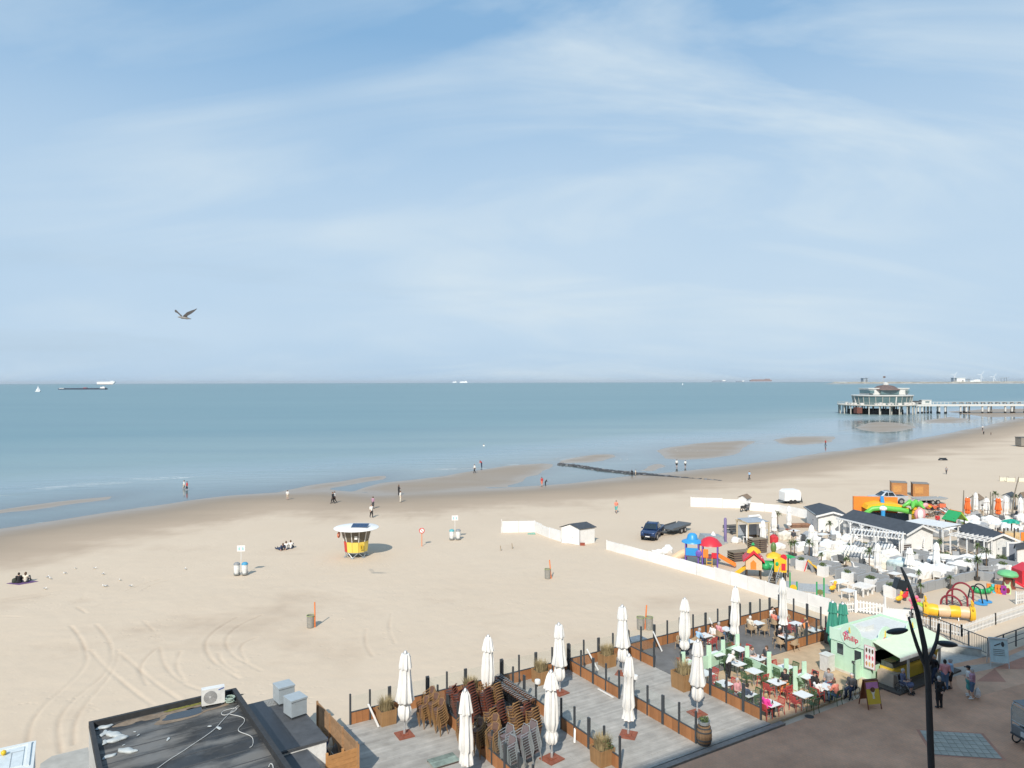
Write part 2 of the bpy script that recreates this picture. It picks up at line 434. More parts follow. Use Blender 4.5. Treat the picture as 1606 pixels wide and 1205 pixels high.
def height(X, Y, tracks=False):
	X, Y = np.asarray(X, float), np.asarray(Y, float)
	s = shore_s(X, Y)
	s = s + (vnoise(X / 9 + 40, Y / 9) - .5) * 2.2
	t = np.clip(-s / 36, 0, 1)
	z = np.where(s < 0, WL + 0.5 * (1 - (1 - t) ** 2), np.maximum(WL - 0.022 * s, -4.0))
	for b in BARS:
		d, _ = seg_dist(X, Y, b, True)
		d = np.where(inside(X, Y, b), d, -d) + (vnoise(X / 5, Y / 5 + 9) - .5) * 1.6
		z = np.maximum(z, WL + np.clip(0.03 * d, -3.5, 0.10))
	dry = np.clip((z + 0.25) / 0.2, 0, 1)
	z = z + dry * ((vnoise(X / 6, Y / 6) - .5) * .07 + (vnoise(X / 1.7 + 5, Y / 1.7) - .5) * .035 + (vnoise(X / .62, Y / .62 + 77) - .5) * .022)
	if tracks:
		m = (X > -45) & (X < 3) & (Y > 28) & (Y < 76)
		x, y = X[m], Y[m]; dz = np.zeros(x.shape)
		for tr in TRACKS:
			tr = smooth_line(tr)
			bx = (x > tr[:, 0].min() - 1) & (x < tr[:, 0].max() + 1) & (y > tr[:, 1].min() - 1) & (y < tr[:, 1].max() + 1)
			d, _ = seg_dist(x[bx], y[bx], tr, False)
			wob = .55 + .9 * vnoise(x[bx] / 1.3, y[bx] / 1.3 + 31)
			dz[bx] += wob * (-0.032 * np.exp(-(d / .08) ** 2) - .006 * np.exp(-(d / .25) ** 2) + 0.009 * np.exp(-((d - .24) / .12) ** 2))
		z[m] += dz
	return z
def hz_at(x, y): return float(height(np.array([x]), np.array([y]))[0])
def GS(px, py):
	"""picture point -> point on the beach relief"""
	z = 0.0
	for _ in range(4):
		p = G(px, py, z); z = hz_at(p.x, p.y)
	return Vector((p.x, p.y, z))
def lines(fine0, fine1, step, lo, hi, grow=1.13):
	c = list(np.arange(fine0, fine1, step)); st = step
	up = [c[-1]];
	while up[-1] < hi: st *= grow; up.append(up[-1] + st)
	st = step; dn = [c[0]]
	while dn[-1] > lo: st *= grow; dn.append(dn[-1] - st)
	return np.array(dn[:0:-1] + c + up[1:])
def sheet(name, xs, ys, zf, m, attrs=None):
	X, Y = np.meshgrid(xs, ys, indexing='ij'); Z = zf(X, Y)
	nx, ny = len(xs), len(ys)
	V = np.stack([X, Y, Z], -1).reshape(-1, 3).astype(np.float32)
	I = np.arange(nx * ny).reshape(nx, ny)
	Q = np.stack([I[:-1, :-1], I[1:, :-1], I[1:, 1:], I[:-1, 1:]], -1).reshape(-1, 4).astype(np.int32)
	me = bpy.data.meshes.new(name)
	me.vertices.add(len(V)); me.vertices.foreach_set('co', V.ravel())
	me.loops.add(Q.size); me.loops.foreach_set('vertex_index', Q.ravel())
	me.polygons.add(len(Q)); me.polygons.foreach_set('loop_start', np.arange(0, Q.size, 4, dtype=np.int32))
	me.update(calc_edges=True)
	me.polygons.foreach_set('use_smooth', [True] * len(Q))
	for k, f in (attrs or {}).items():
		a = me.attributes.new(k, 'FLOAT', 'POINT'); a.data.foreach_set('value', f(X, Y).ravel().astype(np.float32))
	me.materials.append(m); me.update()
	return tag(place(name, me), kind='structure')
def sand_material():
	m, nt, p = new_mat('sand'); nd, lk = nt.nodes, nt.links
	geo = nd.new('ShaderNodeNewGeometry'); sp = nd.new('ShaderNodeSeparateXYZ'); lk.new(geo.outputs['Position'], sp.inputs[0])
	def noise(scale, det=5, st=None, rough=.6):
		n = nd.new('ShaderNodeTexNoise'); n.inputs['Scale'].default_value = scale; n.inputs['Detail'].default_value = det; n.inputs['Roughness'].default_value = rough
		if st:
			mpn = nd.new('ShaderNodeMapping'); mpn.inputs['Rotation'].default_value = (0, 0, R(-38)); mpn.inputs['Scale'].default_value = st
			lk.new(geo.outputs['Position'], mpn.inputs['Vector']); lk.new(mpn.outputs[0], n.inputs['Vector'])
		else: lk.new(geo.outputs['Position'], n.inputs['Vector'])
		return n.outputs[0]
	def mr(v, a, b, c=0., d=1.):
		q = nd.new('ShaderNodeMapRange'); q.inputs['From Min'].default_value = a; q.inputs['From Max'].default_value = b
		q.inputs['To Min'].default_value = c; q.inputs['To Max'].default_value = d; lk.new(v, q.inputs['Value']); return q.outputs[0]
	def ma(op, a, b):
		q = nd.new('ShaderNodeMath'); q.operation = op
		for i, v in enumerate((a, b)):
			if isinstance(v, (int, float)): q.inputs[i].default_value = v
			else: lk.new(v, q.inputs[i])
		return q.outputs[0]
	def mix(f, a, b):
		q = nd.new('ShaderNodeMix'); q.data_type = 'RGBA'; lk.new(f, q.inputs['Factor'])
		for k, v in (('A', a), ('B', b)):
			if isinstance(v, tuple): q.inputs[k].default_value = (*v, 1)
			else: lk.new(v, q.inputs[k])
		return q.outputs['Result']
	zz = ma('ADD', sp.outputs['Z'], ma('MULTIPLY', ma('SUBTRACT', noise(.05, 5, (.35, 1.6, 1)), .5), .22))
	zz = ma('ADD', zz, ma('MULTIPLY', ma('SUBTRACT', noise(.35, 4, (.3, 1.5, 1)), .5), .05))
	dry = mix(mr(noise(.09, 6), .35, .65), (0.590, 0.482, 0.366), (0.612, 0.504, 0.386))
	dry = mix(mr(noise(1.4, 8, None, .7), .3, .75, 0, .22), dry, (0.51, 0.415, 0.322))
	damp = (0.465, 0.362, 0.268); wet = (0.305, 0.240, 0.176)
	c = mix(mr(zz, -.12, -.02), damp, dry)
	c = mix(mr(zz, -.33, -.06), wet, c)
	lk.new(c, p.inputs['Base Color'])
	lk.new(mr(zz, -.47, -.22, .30, .93), p.inputs['Roughness'])
	p.inputs['Specular IOR Level'].default_value = .4
	vo = nd.new('ShaderNodeTexVoronoi'); vo.inputs['Scale'].default_value = 1.9; vo.inputs['Randomness'].default_value = 1.0; lk.new(geo.outputs['Position'], vo.inputs['Vector'])
	foot = ma('MULTIPLY', mr(vo.outputs['Distance'], .0, .30, -1.0, 0.0), mr(noise(.16, 4), .46, .60))
	bh = ma('ADD', ma('ADD', ma('MULTIPLY', noise(5.0, 6), .5), ma('MULTIPLY', noise(1.1, 5), .9)), ma('MULTIPLY', foot, 1.3))
	bp = nd.new('ShaderNodeBump'); bp.inputs['Distance'].default_value = .05
	lk.new(mr(zz, -.3, -.05, .04, .38), bp.inputs['Strength']); lk.new(bh, bp.inputs['Height']); lk.new(bp.outputs[0], p.inputs['Normal'])
	return m
xs = lines(-34, 4, 0.105, -1500, 2500, 1.045); ys = lines(30, 64, 0.105, -60, 2600, 1.04)
sand = sheet('sand_beach', xs, ys, lambda X, Y: height(X, Y, True), sand_material())
def sea_material():
	m, nt, p = new_mat('sea_water'); nd, lk = nt.nodes, nt.links
	nd.remove(p)
	geo = nd.new('ShaderNodeNewGeometry')
	def noise(scale, det, st, rot=-38):
		mpn = nd.new('ShaderNodeMapping'); mpn.inputs['Rotation'].default_value = (0, 0, R(rot)); mpn.inputs['Scale'].default_value = st
		lk.new(geo.outputs['Position'], mpn.inputs['Vector'])
		n = nd.new('ShaderNodeTexNoise'); n.inputs['Scale'].default_value = scale; n.inputs['Detail'].default_value = det; lk.new(mpn.outputs[0], n.inputs['Vector'])
		return n.outputs[0]
	def mr(v, a, b, c=0., d=1.):
		q = nd.new('ShaderNodeMapRange'); q.inputs['From Min'].default_value = a; q.inputs['From Max'].default_value = b
		q.inputs['To Min'].default_value = c; q.inputs['To Max'].default_value = d; lk.new(v, q.inputs['Value']); return q.outputs[0]
	def ma(op, a, b=None):
		q = nd.new('ShaderNodeMath'); q.operation = op
		for i, v in enumerate((a, b)):
			if v is None: continue
			if isinstance(v, (int, float)): q.inputs[i].default_value = v
			else: lk.new(v, q.inputs[i])
		return q.outputs[0]
	def mix(f, a, b):
		q = nd.new('ShaderNodeMix'); q.data_type = 'RGBA'; lk.new(f, q.inputs['Factor'])
		for k, v in (('A', a), ('B', b)):
			if isinstance(v, tuple): q.inputs[k].default_value = (*v, 1)
			else: lk.new(v, q.inputs[k])
		return q.outputs['Result']
	at = nd.new('ShaderNodeAttribute'); at.attribute_name = 'depth'; dep = at.outputs['Fac']
	a2 = nd.new('ShaderNodeAttribute'); a2.attribute_name = 'shore'; sh = a2.outputs['Fac']
	c = mix(mr(sh, 8, 170), (0.30, 0.365, 0.345), (0.095, 0.205, 0.225))  # pale inshore body colour holds silt and painted reflection of the low sky
	c = mix(mr(noise(.006, 4, (.25, 1.4, 1), -10), .38, .66, 0, .6), c, (0.140, 0.250, 0.262))
	c = mix(mr(noise(.03, 4, (.18, 1.5, 1), -14), .42, .7, 0, .35), c, (0.066, 0.155, 0.195))
	ph = ma('ADD', ma('MULTIPLY', sh, .16), ma('MULTIPLY', noise(.035, 4, (.5, 1, 1)), 5.0))
	crest = mr(ma('SINE', ph), .86, .98)
	brk = mr(noise(.06, 3, (.35, 1.4, 1)), .44, .56)
	band = ma('MULTIPLY', mr(sh, 3, 9), mr(sh, 48, 26))
	lace = mr(noise(1.1, 6, (.4, 1.3, 1)), .42, .62)
	foam = ma('MULTIPLY', ma('MULTIPLY', crest, brk), ma('MULTIPLY', band, lace))
	edge = ma('MULTIPLY', mr(dep, .035, .008), mr(noise(.5, 5, (.4, 1.2, 1)), .52, .66, 0, .5))
	foam = ma('MINIMUM', ma('ADD', foam, edge), .85)
	dif = nd.new('ShaderNodeBsdfDiffuse'); lk.new(mix(foam, c, (0.72, 0.76, 0.78)), dif.inputs['Color'])
	h = ma('ADD', ma('MULTIPLY', noise(.55, 5, (.45, 1.5, 1)), .55), ma('ADD', ma('MULTIPLY', noise(.11, 3, (.4, 1.6, 1)), 1.6), ma('MULTIPLY', crest, mr(sh, 60, 10, 0, .25))))
	bp = nd.new('ShaderNodeBump'); bp.inputs['Distance'].default_value = .35
	lk.new(mr(dep, .05, .9, .06, .55), bp.inputs['Strength']); lk.new(h, bp.inputs['Height'])
	lk.new(bp.outputs[0], dif.inputs['Normal'])
	alpha = ma('MAXIMUM', mr(ma('POWER', 2.718, ma('MULTIPLY', dep, -2.6)), 1, 0, .22, 1), foam)
	tr = nd.new('ShaderNodeBsdfTransparent'); tr.inputs[0].default_value = (.93, .95, .95, 1)
	m1 = nd.new('ShaderNodeMixShader'); lk.new(alpha, m1.inputs[0]); lk.new(tr.outputs[0], m1.inputs[1]); lk.new(dif.outputs[0], m1.inputs[2])
	fr = nd.new('ShaderNodeFresnel'); fr.inputs['IOR'].default_value = 1.33; lk.new(bp.outputs[0], fr.inputs['Normal'])
	gl = nd.new('ShaderNodeBsdfGlossy'); lk.new(mr(dep, .02, .8, .06, .30), gl.inputs['Roughness']); lk.new(bp.outputs[0], gl.inputs['Normal'])
	gl.inputs['Color'].default_value = (.95, .97, 1, 1)
	frc = ma('MULTIPLY', ma('MINIMUM', fr.outputs[0], mr(dep, .05, 1.3, .80, .36)), ma('SUBTRACT', 1.0, foam))
	m2 = nd.new('ShaderNodeMixShader'); lk.new(frc, m2.inputs[0]); lk.new(m1.outputs[0], m2.inputs[1]); lk.new(gl.outputs[0], m2.inputs[2])
	lk.new(m2.outputs[0], nd['Material Output'].inputs[0])
	return m
xs2 = lines(-120, 330, 2.0, -60000, 60000, 1.16); ys2 = lines(80, 420, 1.5, 60, 60000, 1.14)
sea = sheet('sea', xs2, ys2, lambda X, Y: np.full(X.shape, WL), sea_material(),
			{'depth': lambda X, Y: np.maximum(WL - height(X, Y), 0), 'shore': lambda X, Y: np.clip(shore_s(X, Y), -10, 4000)})
def groyne():
	line = [(876, 727), (900, 729.5), (947, 737), (1005, 742.5), (1049, 747), (1079, 750), (1134, 755.5)]
	pts = [G(x, y, WL + .2) for x, y in line]; wid = [1.5, 2.0, 2.9, 2.8, 2.2, 1.4, .7]
	t = thing('groyne', 'low dark stone groyne running from the sand out into the tidal pools', 'groyne', pts[3])
	mb = MB(); rr = random.Random(3)
	vs, fs = [], []
	for i, (p, w) in enumerate(zip(pts, wid)):
		d = (pts[min(i + 1, 6)] - pts[max(i - 1, 0)]).normalized(); x = Vector((-d.y, d.x, 0))
		b = p - pts[3]
		for k, (o, z) in enumerate(((-.5, -.45), (-.25, .04), (.25, .05), (.5, -.45))): vs.append(b + x * o * w + Vector((0, 0, z)))
	for i in range(6):
		for k in range(3): fs.append((i * 4 + k, i * 4 + k + 1, i * 4 + 5 + k, i * 4 + 4 + k))
	mb.add(vs, fs)
	obj('core', mb, mat('groyne_core', (.045, .047, .05), .8, var=.3, scale=1.5), t)
	st = MB()
	for i in range(6):
		n = int((pts[i + 1] - pts[i]).length * 3.2)
		for k in range(n):
			f = rr.random(); p = pts[i].lerp(pts[i + 1], f) - pts[3]; w = wid[i] + (wid[i + 1] - wid[i]) * f
			d = (pts[i + 1] - pts[i]).normalized(); x = Vector((-d.y, d.x, 0)); o = rr.uniform(-.48, .48)
			st.box(p + x * o * w + Vector((0, 0, .05 - abs(o) * .5)), (rr.uniform(.3, .8), rr.uniform(.25, .6), rr.uniform(.15, .35)), rr.uniform(0, 6.3), ('X', rr.uniform(-.4, .4)))
	so = obj('stone', st, mat('groyne_stone', (.13, .135, .145), .7, var=.35, scale=1.2, island=.5), t); so['kind'] = 'stuff'
groyne()
def flat(name, pts, z, m, parent=None, kind='structure', thick=0.0):
	c = sum((Vector(p) for p in pts), Vector()) / len(pts)
	mb = MB(); q = [((Vector(p) - c).x, (Vector(p) - c).y) for p in pts]
	if thick: mb.prism(q, -thick, 0)
	else: mb.poly([(x, y, 0) for x, y in q])
	o = obj(name, mb, m, None, (c.x, c.y, z))
	if parent is not None: o.parent = parent
	else: tag(o, kind=kind)
	return o
def paving_material(name, c1, c2, mortar, w=.22, h=.11, sc=1.0):
	m, nt, p = new_mat(name); nd, lk = nt.nodes, nt.links
	t = nd.new('ShaderNodeTexCoord'); mpn = nd.new('ShaderNodeMapping'); mpn.inputs['Rotation'].default_value = (0, 0, -ALPHA); lk.new(t.outputs['Object'], mpn.inputs['Vector'])
	b = nd.new('ShaderNodeTexBrick'); b.inputs['Scale'].default_value = sc; b.inputs['Brick Width'].default_value = w; b.inputs['Row Height'].default_value = h
	b.inputs['Mortar Size'].default_value = .006; b.inputs['Color1'].default_value = (*c1, 1); b.inputs['Color2'].default_value = (*c2, 1); b.inputs['Mortar'].default_value = (*mortar, 1)
	lk.new(mpn.outputs[0], b.inputs['Vector'])
	n = nd.new('ShaderNodeTexNoise'); n.inputs['Scale'].default_value = .35; n.inputs['Detail'].default_value = 8; n.inputs['Roughness'].default_value = .65; lk.new(mpn.outputs[0], n.inputs['Vector'])
	r = nd.new('ShaderNodeMapRange'); r.inputs['From Min'].default_value = .3; r.inputs['From Max'].default_value = .7; r.inputs['To Min'].default_value = .72; r.inputs['To Max'].default_value = 1.22; lk.new(n.outputs[0], r.inputs['Value'])
	v = nd.new('ShaderNodeVectorMath'); v.operation = 'SCALE'; lk.new(b.outputs['Color'], v.inputs[0]); lk.new(r.outputs[0], v.inputs['Scale'])
	lk.new(v.outputs[0], p.inputs['Base Color']); p.inputs['Roughness'].default_value = .82
	bp = nd.new('ShaderNodeBump'); bp.inputs['Strength'].default_value = .4; bp.inputs['Distance'].default_value = .01; bp.invert = True
	lk.new(b.outputs['Fac'], bp.inputs['Height']); lk.new(bp.outputs[0], p.inputs['Normal'])
	return m
PZ = 0.10
prom = flat('promenade', [L(-300, -45), L(400, -45), L(400, -12.75), L(38.9, -12.75), L(38.0, -12.4), L(34.6, -11.9), L(-300, -11.42)], PZ,
			paving_material('red_brown_clay_pavers', (.68, .36, .22), (.62, .345, .22), (.49, .29, .195)), thick=.6)
m_red = paving_material('dark_red_clay_pavers', (.55, .25, .165), (.51, .24, .165), (.4, .21, .15))
m_pale = paving_material('pale_clay_pavers', (.70, .40, .255), (.65, .385, .25), (.5, .32, .22))
def patch(name, px, m, dz):
	pts = [G(x, y, PZ) for x, y in px]; c = sum(pts, Vector()) / len(pts); mb = MB(); mb.poly([p - c for p in pts])
	o = obj(name, mb, m, None, (c.x, c.y, PZ + dz)); o.parent = prom; o.matrix_parent_inverse = Matrix.Translation(prom.location).inverted()
	return o
patch('paving_band', [(1497, 1047), (1567, 1035), (1606, 1042), (1606, 1072), (1520, 1096), (1500, 1075)], m_pale, .004)
patch('paving_band', [(1556, 1049), (1606, 1030), (1640, 1040), (1640, 1052), (1606, 1050)], m_red, .008)
patch('paving_band', [(1530, 1069), (1559, 1049), (1577, 1070)], m_red, .008)
m_grey = paving_material('grey_concrete_kerb_paving', (.47, .40, .34), (.45, .385, .33), (.36, .3, .26), .4, .2)
patch('paving_band', [(1450, 1063), (1497, 1047), (1556, 1040), (1640, 1004), (1640, 1020), (1566, 1047), (1500, 1060), (1465, 1071)], m_grey, .006)
cor = [G(1441, 1146, PZ), G(1537, 1151.5, PZ), G(1571, 1191, PZ), G(1464, 1184, PZ)]
bedm = MB(); bc = sum(cor, Vector()) / 4; bedm.poly([p - bc for p in cor])
bed = obj('paver_bed', bedm, mat('paver_joint_sand', (.30, .28, .235), .9), None, (bc.x, bc.y, PZ + .004)); bed.parent = prom; bed.matrix_parent_inverse = Matrix.Translation(prom.location).inverted()
rr = random.Random(5)
m_pav = mat('blue_grey_paver', (.41, .39, .335), .75, var=.15, scale=3, rnd=.10)
for i in range(9):
	for j in range(6):
		def bi(s, t): return (cor[0] * (1 - s) + cor[1] * s) * (1 - t) + (cor[3] * (1 - s) + cor[2] * s) * t
		e = .045; q = [bi((i + e) / 9, (j + e) / 6), bi((i + 1 - e) / 9, (j + e) / 6), bi((i + 1 - e) / 9, (j + 1 - e) / 6), bi((i + e) / 9, (j + 1 - e) / 6)]
		c = sum(q, Vector()) / 4; mb = MB(); mb.prism([((p - c).x, (p - c).y) for p in q][::-1], 0, .018 + rr.random() * .004)
		o = obj('paver', mb, m_pav, None, (c.x, c.y, PZ + .005)); o.parent = prom; o.matrix_parent_inverse = Matrix.Translation(prom.location).inverted()
for e0, e1 in ((0, 1), (1, 2), (2, 3), (3, 0)):
	q0, q1 = cor[e0], cor[e1]; o0, o1 = q0 + (q0 - bc) * .10, q1 + (q1 - bc) * .10; c_ = (q0 + q1 + o0 + o1) / 4
	bo = obj('paving_band', MB().poly([q0 - c_, o0 - c_, o1 - c_, q1 - c_]), m_red, None, (c_.x, c_.y, PZ + .005)); bo.parent = prom; bo.matrix_parent_inverse = Matrix.Translation(prom.location).inverted()
flat('terrace_ground', [L(18.9, -11.38), L(34.5, -11.38), L(34.5, -5.15), L(18.9, -5.15)], .115, mat('ochre_fine_gravel', (.50, .365, .235), .95, var=.16, scale=1.2, bump=.3, bscale=30), thick=.5)
flat('terrace_floor', [L(18.9, -5.1), L(33.9, -5.1), L(33.9, .12), L(18.9, .12)], .12, mat('grey_terrace_floor', (.15, .147, .145), .8, var=.2, scale=1.0, bump=.2, dirt=.25), thick=.6)
deck = flat('deck', [L(-1.0, -11.38), L(18.88, -11.38), L(18.88, .12), L(-1.0, .12)], .085, mat('deck_underlay', (.03, .028, .026), .9), thick=.6)
pk = MB(); rr = random.Random(11); w = .145; b = -11.36
while b < .0:
	a = -.98 - rr.random() * 2
	while a < 18.86:
		e = a + rr.choice((2.4, 3.0, 3.6, 4.2)); a0, a1 = max(a, -.98), min(e - .006, 18.86)
		if a1 - a0 > .05:
			c = (L(a0, b) + L(a1, b + w - .007)) / 2
			pk.box((c.x, c.y, .105 + rr.uniform(-.003, .003)), (a1 - a0, w - .007, .03), ALPHA)
		a = e
	b += w
def plank_material():
	m = mat('weathered_grey_decking', (.375, .355, .325), .8, var=.18, scale=1.3, stretch=(1, 1, 1), island=.10, dirt=.35)
	return m
po = obj('planks', pk, plank_material()); po.parent = deck; po.matrix_parent_inverse = Matrix.Translation(deck.location).inverted(); po['kind'] = 'stuff'
flat('kerb', [L(-1.0, -11.72), L(19.6, -11.72), L(19.6, -11.40), L(-1.0, -11.40)], PZ + .006, mat('grey_brown_kerb', (.30, .26, .235), .85, var=.2, dirt=.3), thick=.5)
def block():
	t = thing('apartment_building', 'tall apartment block along the landward side of the promenade', 'building', L(0, -44, 0), ALPHA)
	H = 30.8
	mb = MB(); mb.box((10, -.2, H / 2), (260, 12, H)); obj('wall', mb, mat('cream_render', (.62, .58, .52), .8, scale=.5), t)
	gm = mat('balcony_slab', (.5, .49, .47), .8, scale=.5)
	wm = mat('window_glass', (.03, .04, .05), .1)
	for k in range(1, 10):
		if abs(k * 2.95 - 18) < 2.6: continue
		s = MB(); s.box((10, 6.2, k * 2.95 - .1), (258, .7, .18)); obj('balcony_slab', s, gm, t)
	wmb = MB(); wmb.box((0, 0, 0), (2.2, .06, 1.7)); wme = wmb.mesh('window', wm)
	for k in range(10):
		for i in range(-14, 15, 2): place('window', wme, t, (i * 4 + 10, 5.82, k * 2.95 + 1.5))
block()
DZ = 0.122                                    # top of the planks
m_corten = mat('orange_brown_timber_board', (.36, .16, .065), .7, var=.18, scale=2.2, stretch=(3, 3, .5), rnd=.16)
m_anth = mat('anthracite_metal', (.055, .062, .07), .45, var=.1)
m_steel = mat('brushed_steel', (.55, .56, .57), .3, .8, var=.06)
m_glass = glass_mat('clear_windscreen_glass', (.975, .985, .98), .035)
_board = MB().box((0, 0, .31), (.335, .035, .62)).mesh('board', m_corten)
def glass_fence(p, q, label, group=None, posts='full', glass=True, first_double=True):
	"""low timber boards, anthracite cap rail and posts, clear panes above"""
	p, q = Vector(p), Vector(q); d = q - p; ln = d.length; rz = math.atan2(d.y, d.x)
	t = thing('glass_fence', label, 'fence', p, rz, group)
	n = max(1, round(ln / .345)); s = ln / n
	for i in range(n):
		o = place('board', _board, t, (s * (i + .5), 0, 0)); o.scale.x = (s - .008) / .335
	obj('cap_rail', MB().box((ln / 2, 0, .64), (ln, .07, .04)), m_anth, t)
	k = max(2, round(ln / 1.19)); st = ln / k
	pm = MB().box((0, 0, .80), (.085, .09, 1.60)).mesh('post', m_anth); pm2 = MB().box((0, 0, .76), (.17, .09, 1.52)).mesh('post', m_anth)
	pane = MB().box((0, 0, 1.06), (st - .09, .012, .80)).mesh('pane', m_glass)
	for i in range(k + 1):
		place('post', pm2 if (i and i % 2 == 0 and i < k) else pm, t, (min(max(st * i, .03), ln - .03), 0.0, .0))
		if i < k and glass: place('pane', pane, t, (st * (i + .5), 0, 0))
	return t
bays = [0, 4.45, 9.2, 14.03, 18.77, 23.5, 28.4, 33.8]
bl = ['at the deck end by the timber screen', 'behind the stacked wicker chairs', 'between the black chairs and the open bay', 'behind the open bay with two white struts',
      'beside the pink-shirted diner', 'behind the white-shirted diners', 'at the corner nearest the long white wall']
for i in range(7):
	glass_fence(L(bays[i] + .02, 0, DZ if i < 4 else .13), L(bays[i + 1] - .02, 0, DZ if i < 4 else .13), 'glass and timber windbreak on the sand side ' + bl[i], 'windbreaks on the sand side')
dv = [(4.45, 'between the empty bay and the wicker chair stacks'), (9.2, 'behind the row of black folding chairs'), (14.03, 'between two empty bays with parasols'), (18.77, 'at the left of the white café tables')]
for a, tx in dv:
	z = DZ
	glass_fence(L(a, -.12, z), L(a, -4.95 if a < 18 else -2.6, z), 'seaward glass and timber divider ' + tx, 'dividers across the deck')
	if a > 5: glass_fence(L(a, -6.1 if a < 18 else -4.9, z), L(a, -10.85, z), 'landward glass and timber divider ' + tx, 'dividers across the deck')
glass_fence(L(4.45, -6.1, DZ), L(4.45, -10.85, DZ), 'landward glass and timber divider hidden among the chair stacks', 'dividers across the deck')
glass_fence(L(33.85, -.1, .13), L(33.85, -3.6, .13), 'glass windbreak at the far end of the upper terrace', 'windbreaks round the upper terrace')
glass_fence(L(28.1, -5.1, .13), L(32.3, -5.1, .13), 'timber fronted windbreak facing the mint green kiosk', 'windbreaks round the upper terrace')
m_canvas = mat('white_parasol_canvas', (.80, .79, .765), .8, var=.07, scale=6, stretch=(2, 2, .4), dirt=.10, rnd=.04, bump=.5, bscale=9)
m_pole = mat('parasol_pole_aluminium', (.60, .61, .62), .35, .6, var=.05)
m_rust = mat('rusty_base_plate', (.26, .085, .05), .8, var=.25, scale=6)
def parasol_make(kind, seed, H=4.15, cm=None, low=.72):
	def f():
		rr = random.Random(seed); t = thing('parasol', 'x', 'parasol')
		obj('base_plate', MB().box((0, 0, .025), (.82, .82, .05), R(12)).box((0, 0, .075), (.34, .34, .05), R(12)), m_rust, t)
		obj('pole', MB().cyl((0, 0, .05), (0, 0, H - .12), .042, n=10).cyl((0, 0, .08), (0, 0, .32), .065, n=10), m_pole, t, smooth=True)
		c = MB(); k = H / 4.15
		if kind == 'flared': prof = [(.17, 4.02), (.20, 3.85), (.245, 3.45), (.26, 3.30), (.215, 3.26), (.24, 2.9), (.29, 2.3), (.36, 1.72), (.33, 1.64), (.21, 1.58), (.23, 1.3), (.235, 1.0), (.15, .78), (.08, low)]
		elif kind == 'tied': prof = [(.10, 4.06), (.16, 3.9), (.26, 3.45), (.28, 3.32), (.19, 3.26), (.235, 2.9), (.27, 2.3), (.28, 1.75), (.17, 1.42), (.14, 1.36), (.21, 1.12), (.22, .9), (.13, .74), (.07, low)]
		else: prof = [(.09, 4.06), (.15, 3.9), (.21, 3.4), (.235, 3.1), (.20, 3.05), (.21, 2.6), (.235, 2.0), (.25, 1.5), (.18, 1.38), (.20, 1.1), (.23, .85), (.12, .74), (.07, low)]
		prof = [((r * 1.13 + (.03 if z < 1.5 else 0)) * (1 + rr.uniform(-.06, .06)), z * k) for r, z in prof]
		c.lathe(prof, 48, fold=rr.choice((7, 8, 9)), amp=rr.uniform(.13, .20), ph=rr.random() * 6, sx=rr.uniform(.9, 1.1))
		obj('canopy', c, cm or m_canvas, t, smooth=True)
		obj('finial', MB().lathe([(.11, H - .14), (.10, H - .06), (.05, H), (.01, H + .05)], 14), m_pole, t, smooth=True)
		b = MB(); b.tube([(.215 * math.cos(x) , .215 * math.sin(x), 1.36 * k if kind != 'flared' else 1.57 * k) for x in np.linspace(0, 6.283, 17)[:-1]], .012, 5, close=True)
		obj('tie_strap', b, mat('strap_webbing', (.7, .7, .68), .8), t)
		return t
	return f
P = [[Kit(parasol_make(k_, s_)) for s_ in q_] for k_, q_ in (('flared', (1, 11, 12)), ('tied', (2, 13)), ('slim', (3, 14)))]; prr = random.Random(17)
PG = 'closed white parasols on the deck and terrace'
for (a, b, k, rz, tx) in [(2.03, -2.53, 0, .3, 'closed white parasol in the empty bay nearest the black flat roof'), (6.85, -2.5, 1, 1.2, 'closed white parasol rising behind the stacked wicker chairs'),
		(2.75, -8.0, 2, 2.1, 'closed white parasol in front of the wicker chair stacks, cut by the picture edge'), (7.1, -8.35, 1, .5, 'closed white parasol in front of the pale covered table'),
		(11.62, -2.54, 0, 2.0, 'closed white parasol against the sand in the third bay of the deck'), (16.47, -2.33, 0, 4.1, 'closed white parasol against the sand in the fourth bay of the deck'),
		(11.71, -8.44, 2, 1.0, 'closed white parasol standing alone at the centre of the open deck'), (21.2, -2.75, 1, 3.0, 'closed white parasol between the white café tables and the sand'),
		(16.43, -8.54, 0, 5.0, 'closed white parasol in front of the wooden planter by the café tables'), (26.02, -2.56, 2, .9, 'closed white parasol in the middle of the upper terrace'),
		(30.39, -3.09, 2, 2.6, 'closed white parasol nearest the end of the long white wall')]:
	o = P[k][int(rz * 10) % len(P[k])](tx, L(a, b, DZ if a < 18.8 else .13), rz, PG); o.rotation_euler = (prr.uniform(-.022, .022), prr.uniform(-.022, .022), rz); q = prr.uniform(.96, 1.03); o.scale = (q * prr.uniform(.94, 1.06), q, q)
m_plk = mat('planter_slat_timber', (.33, .19, .085), .75, var=.2, scale=2.5, stretch=(4, 4, .4), rnd=.1)
m_soil = mat('dark_soil', (.06, .045, .035), .95)
m_dry = mat('dry_ornamental_grass', (.34, .27, .145), .8, var=.25, scale=8, island=.35)
m_grn = mat('green_shrub_leaf', (.10, .145, .05), .6, var=.3, scale=6, island=.4)
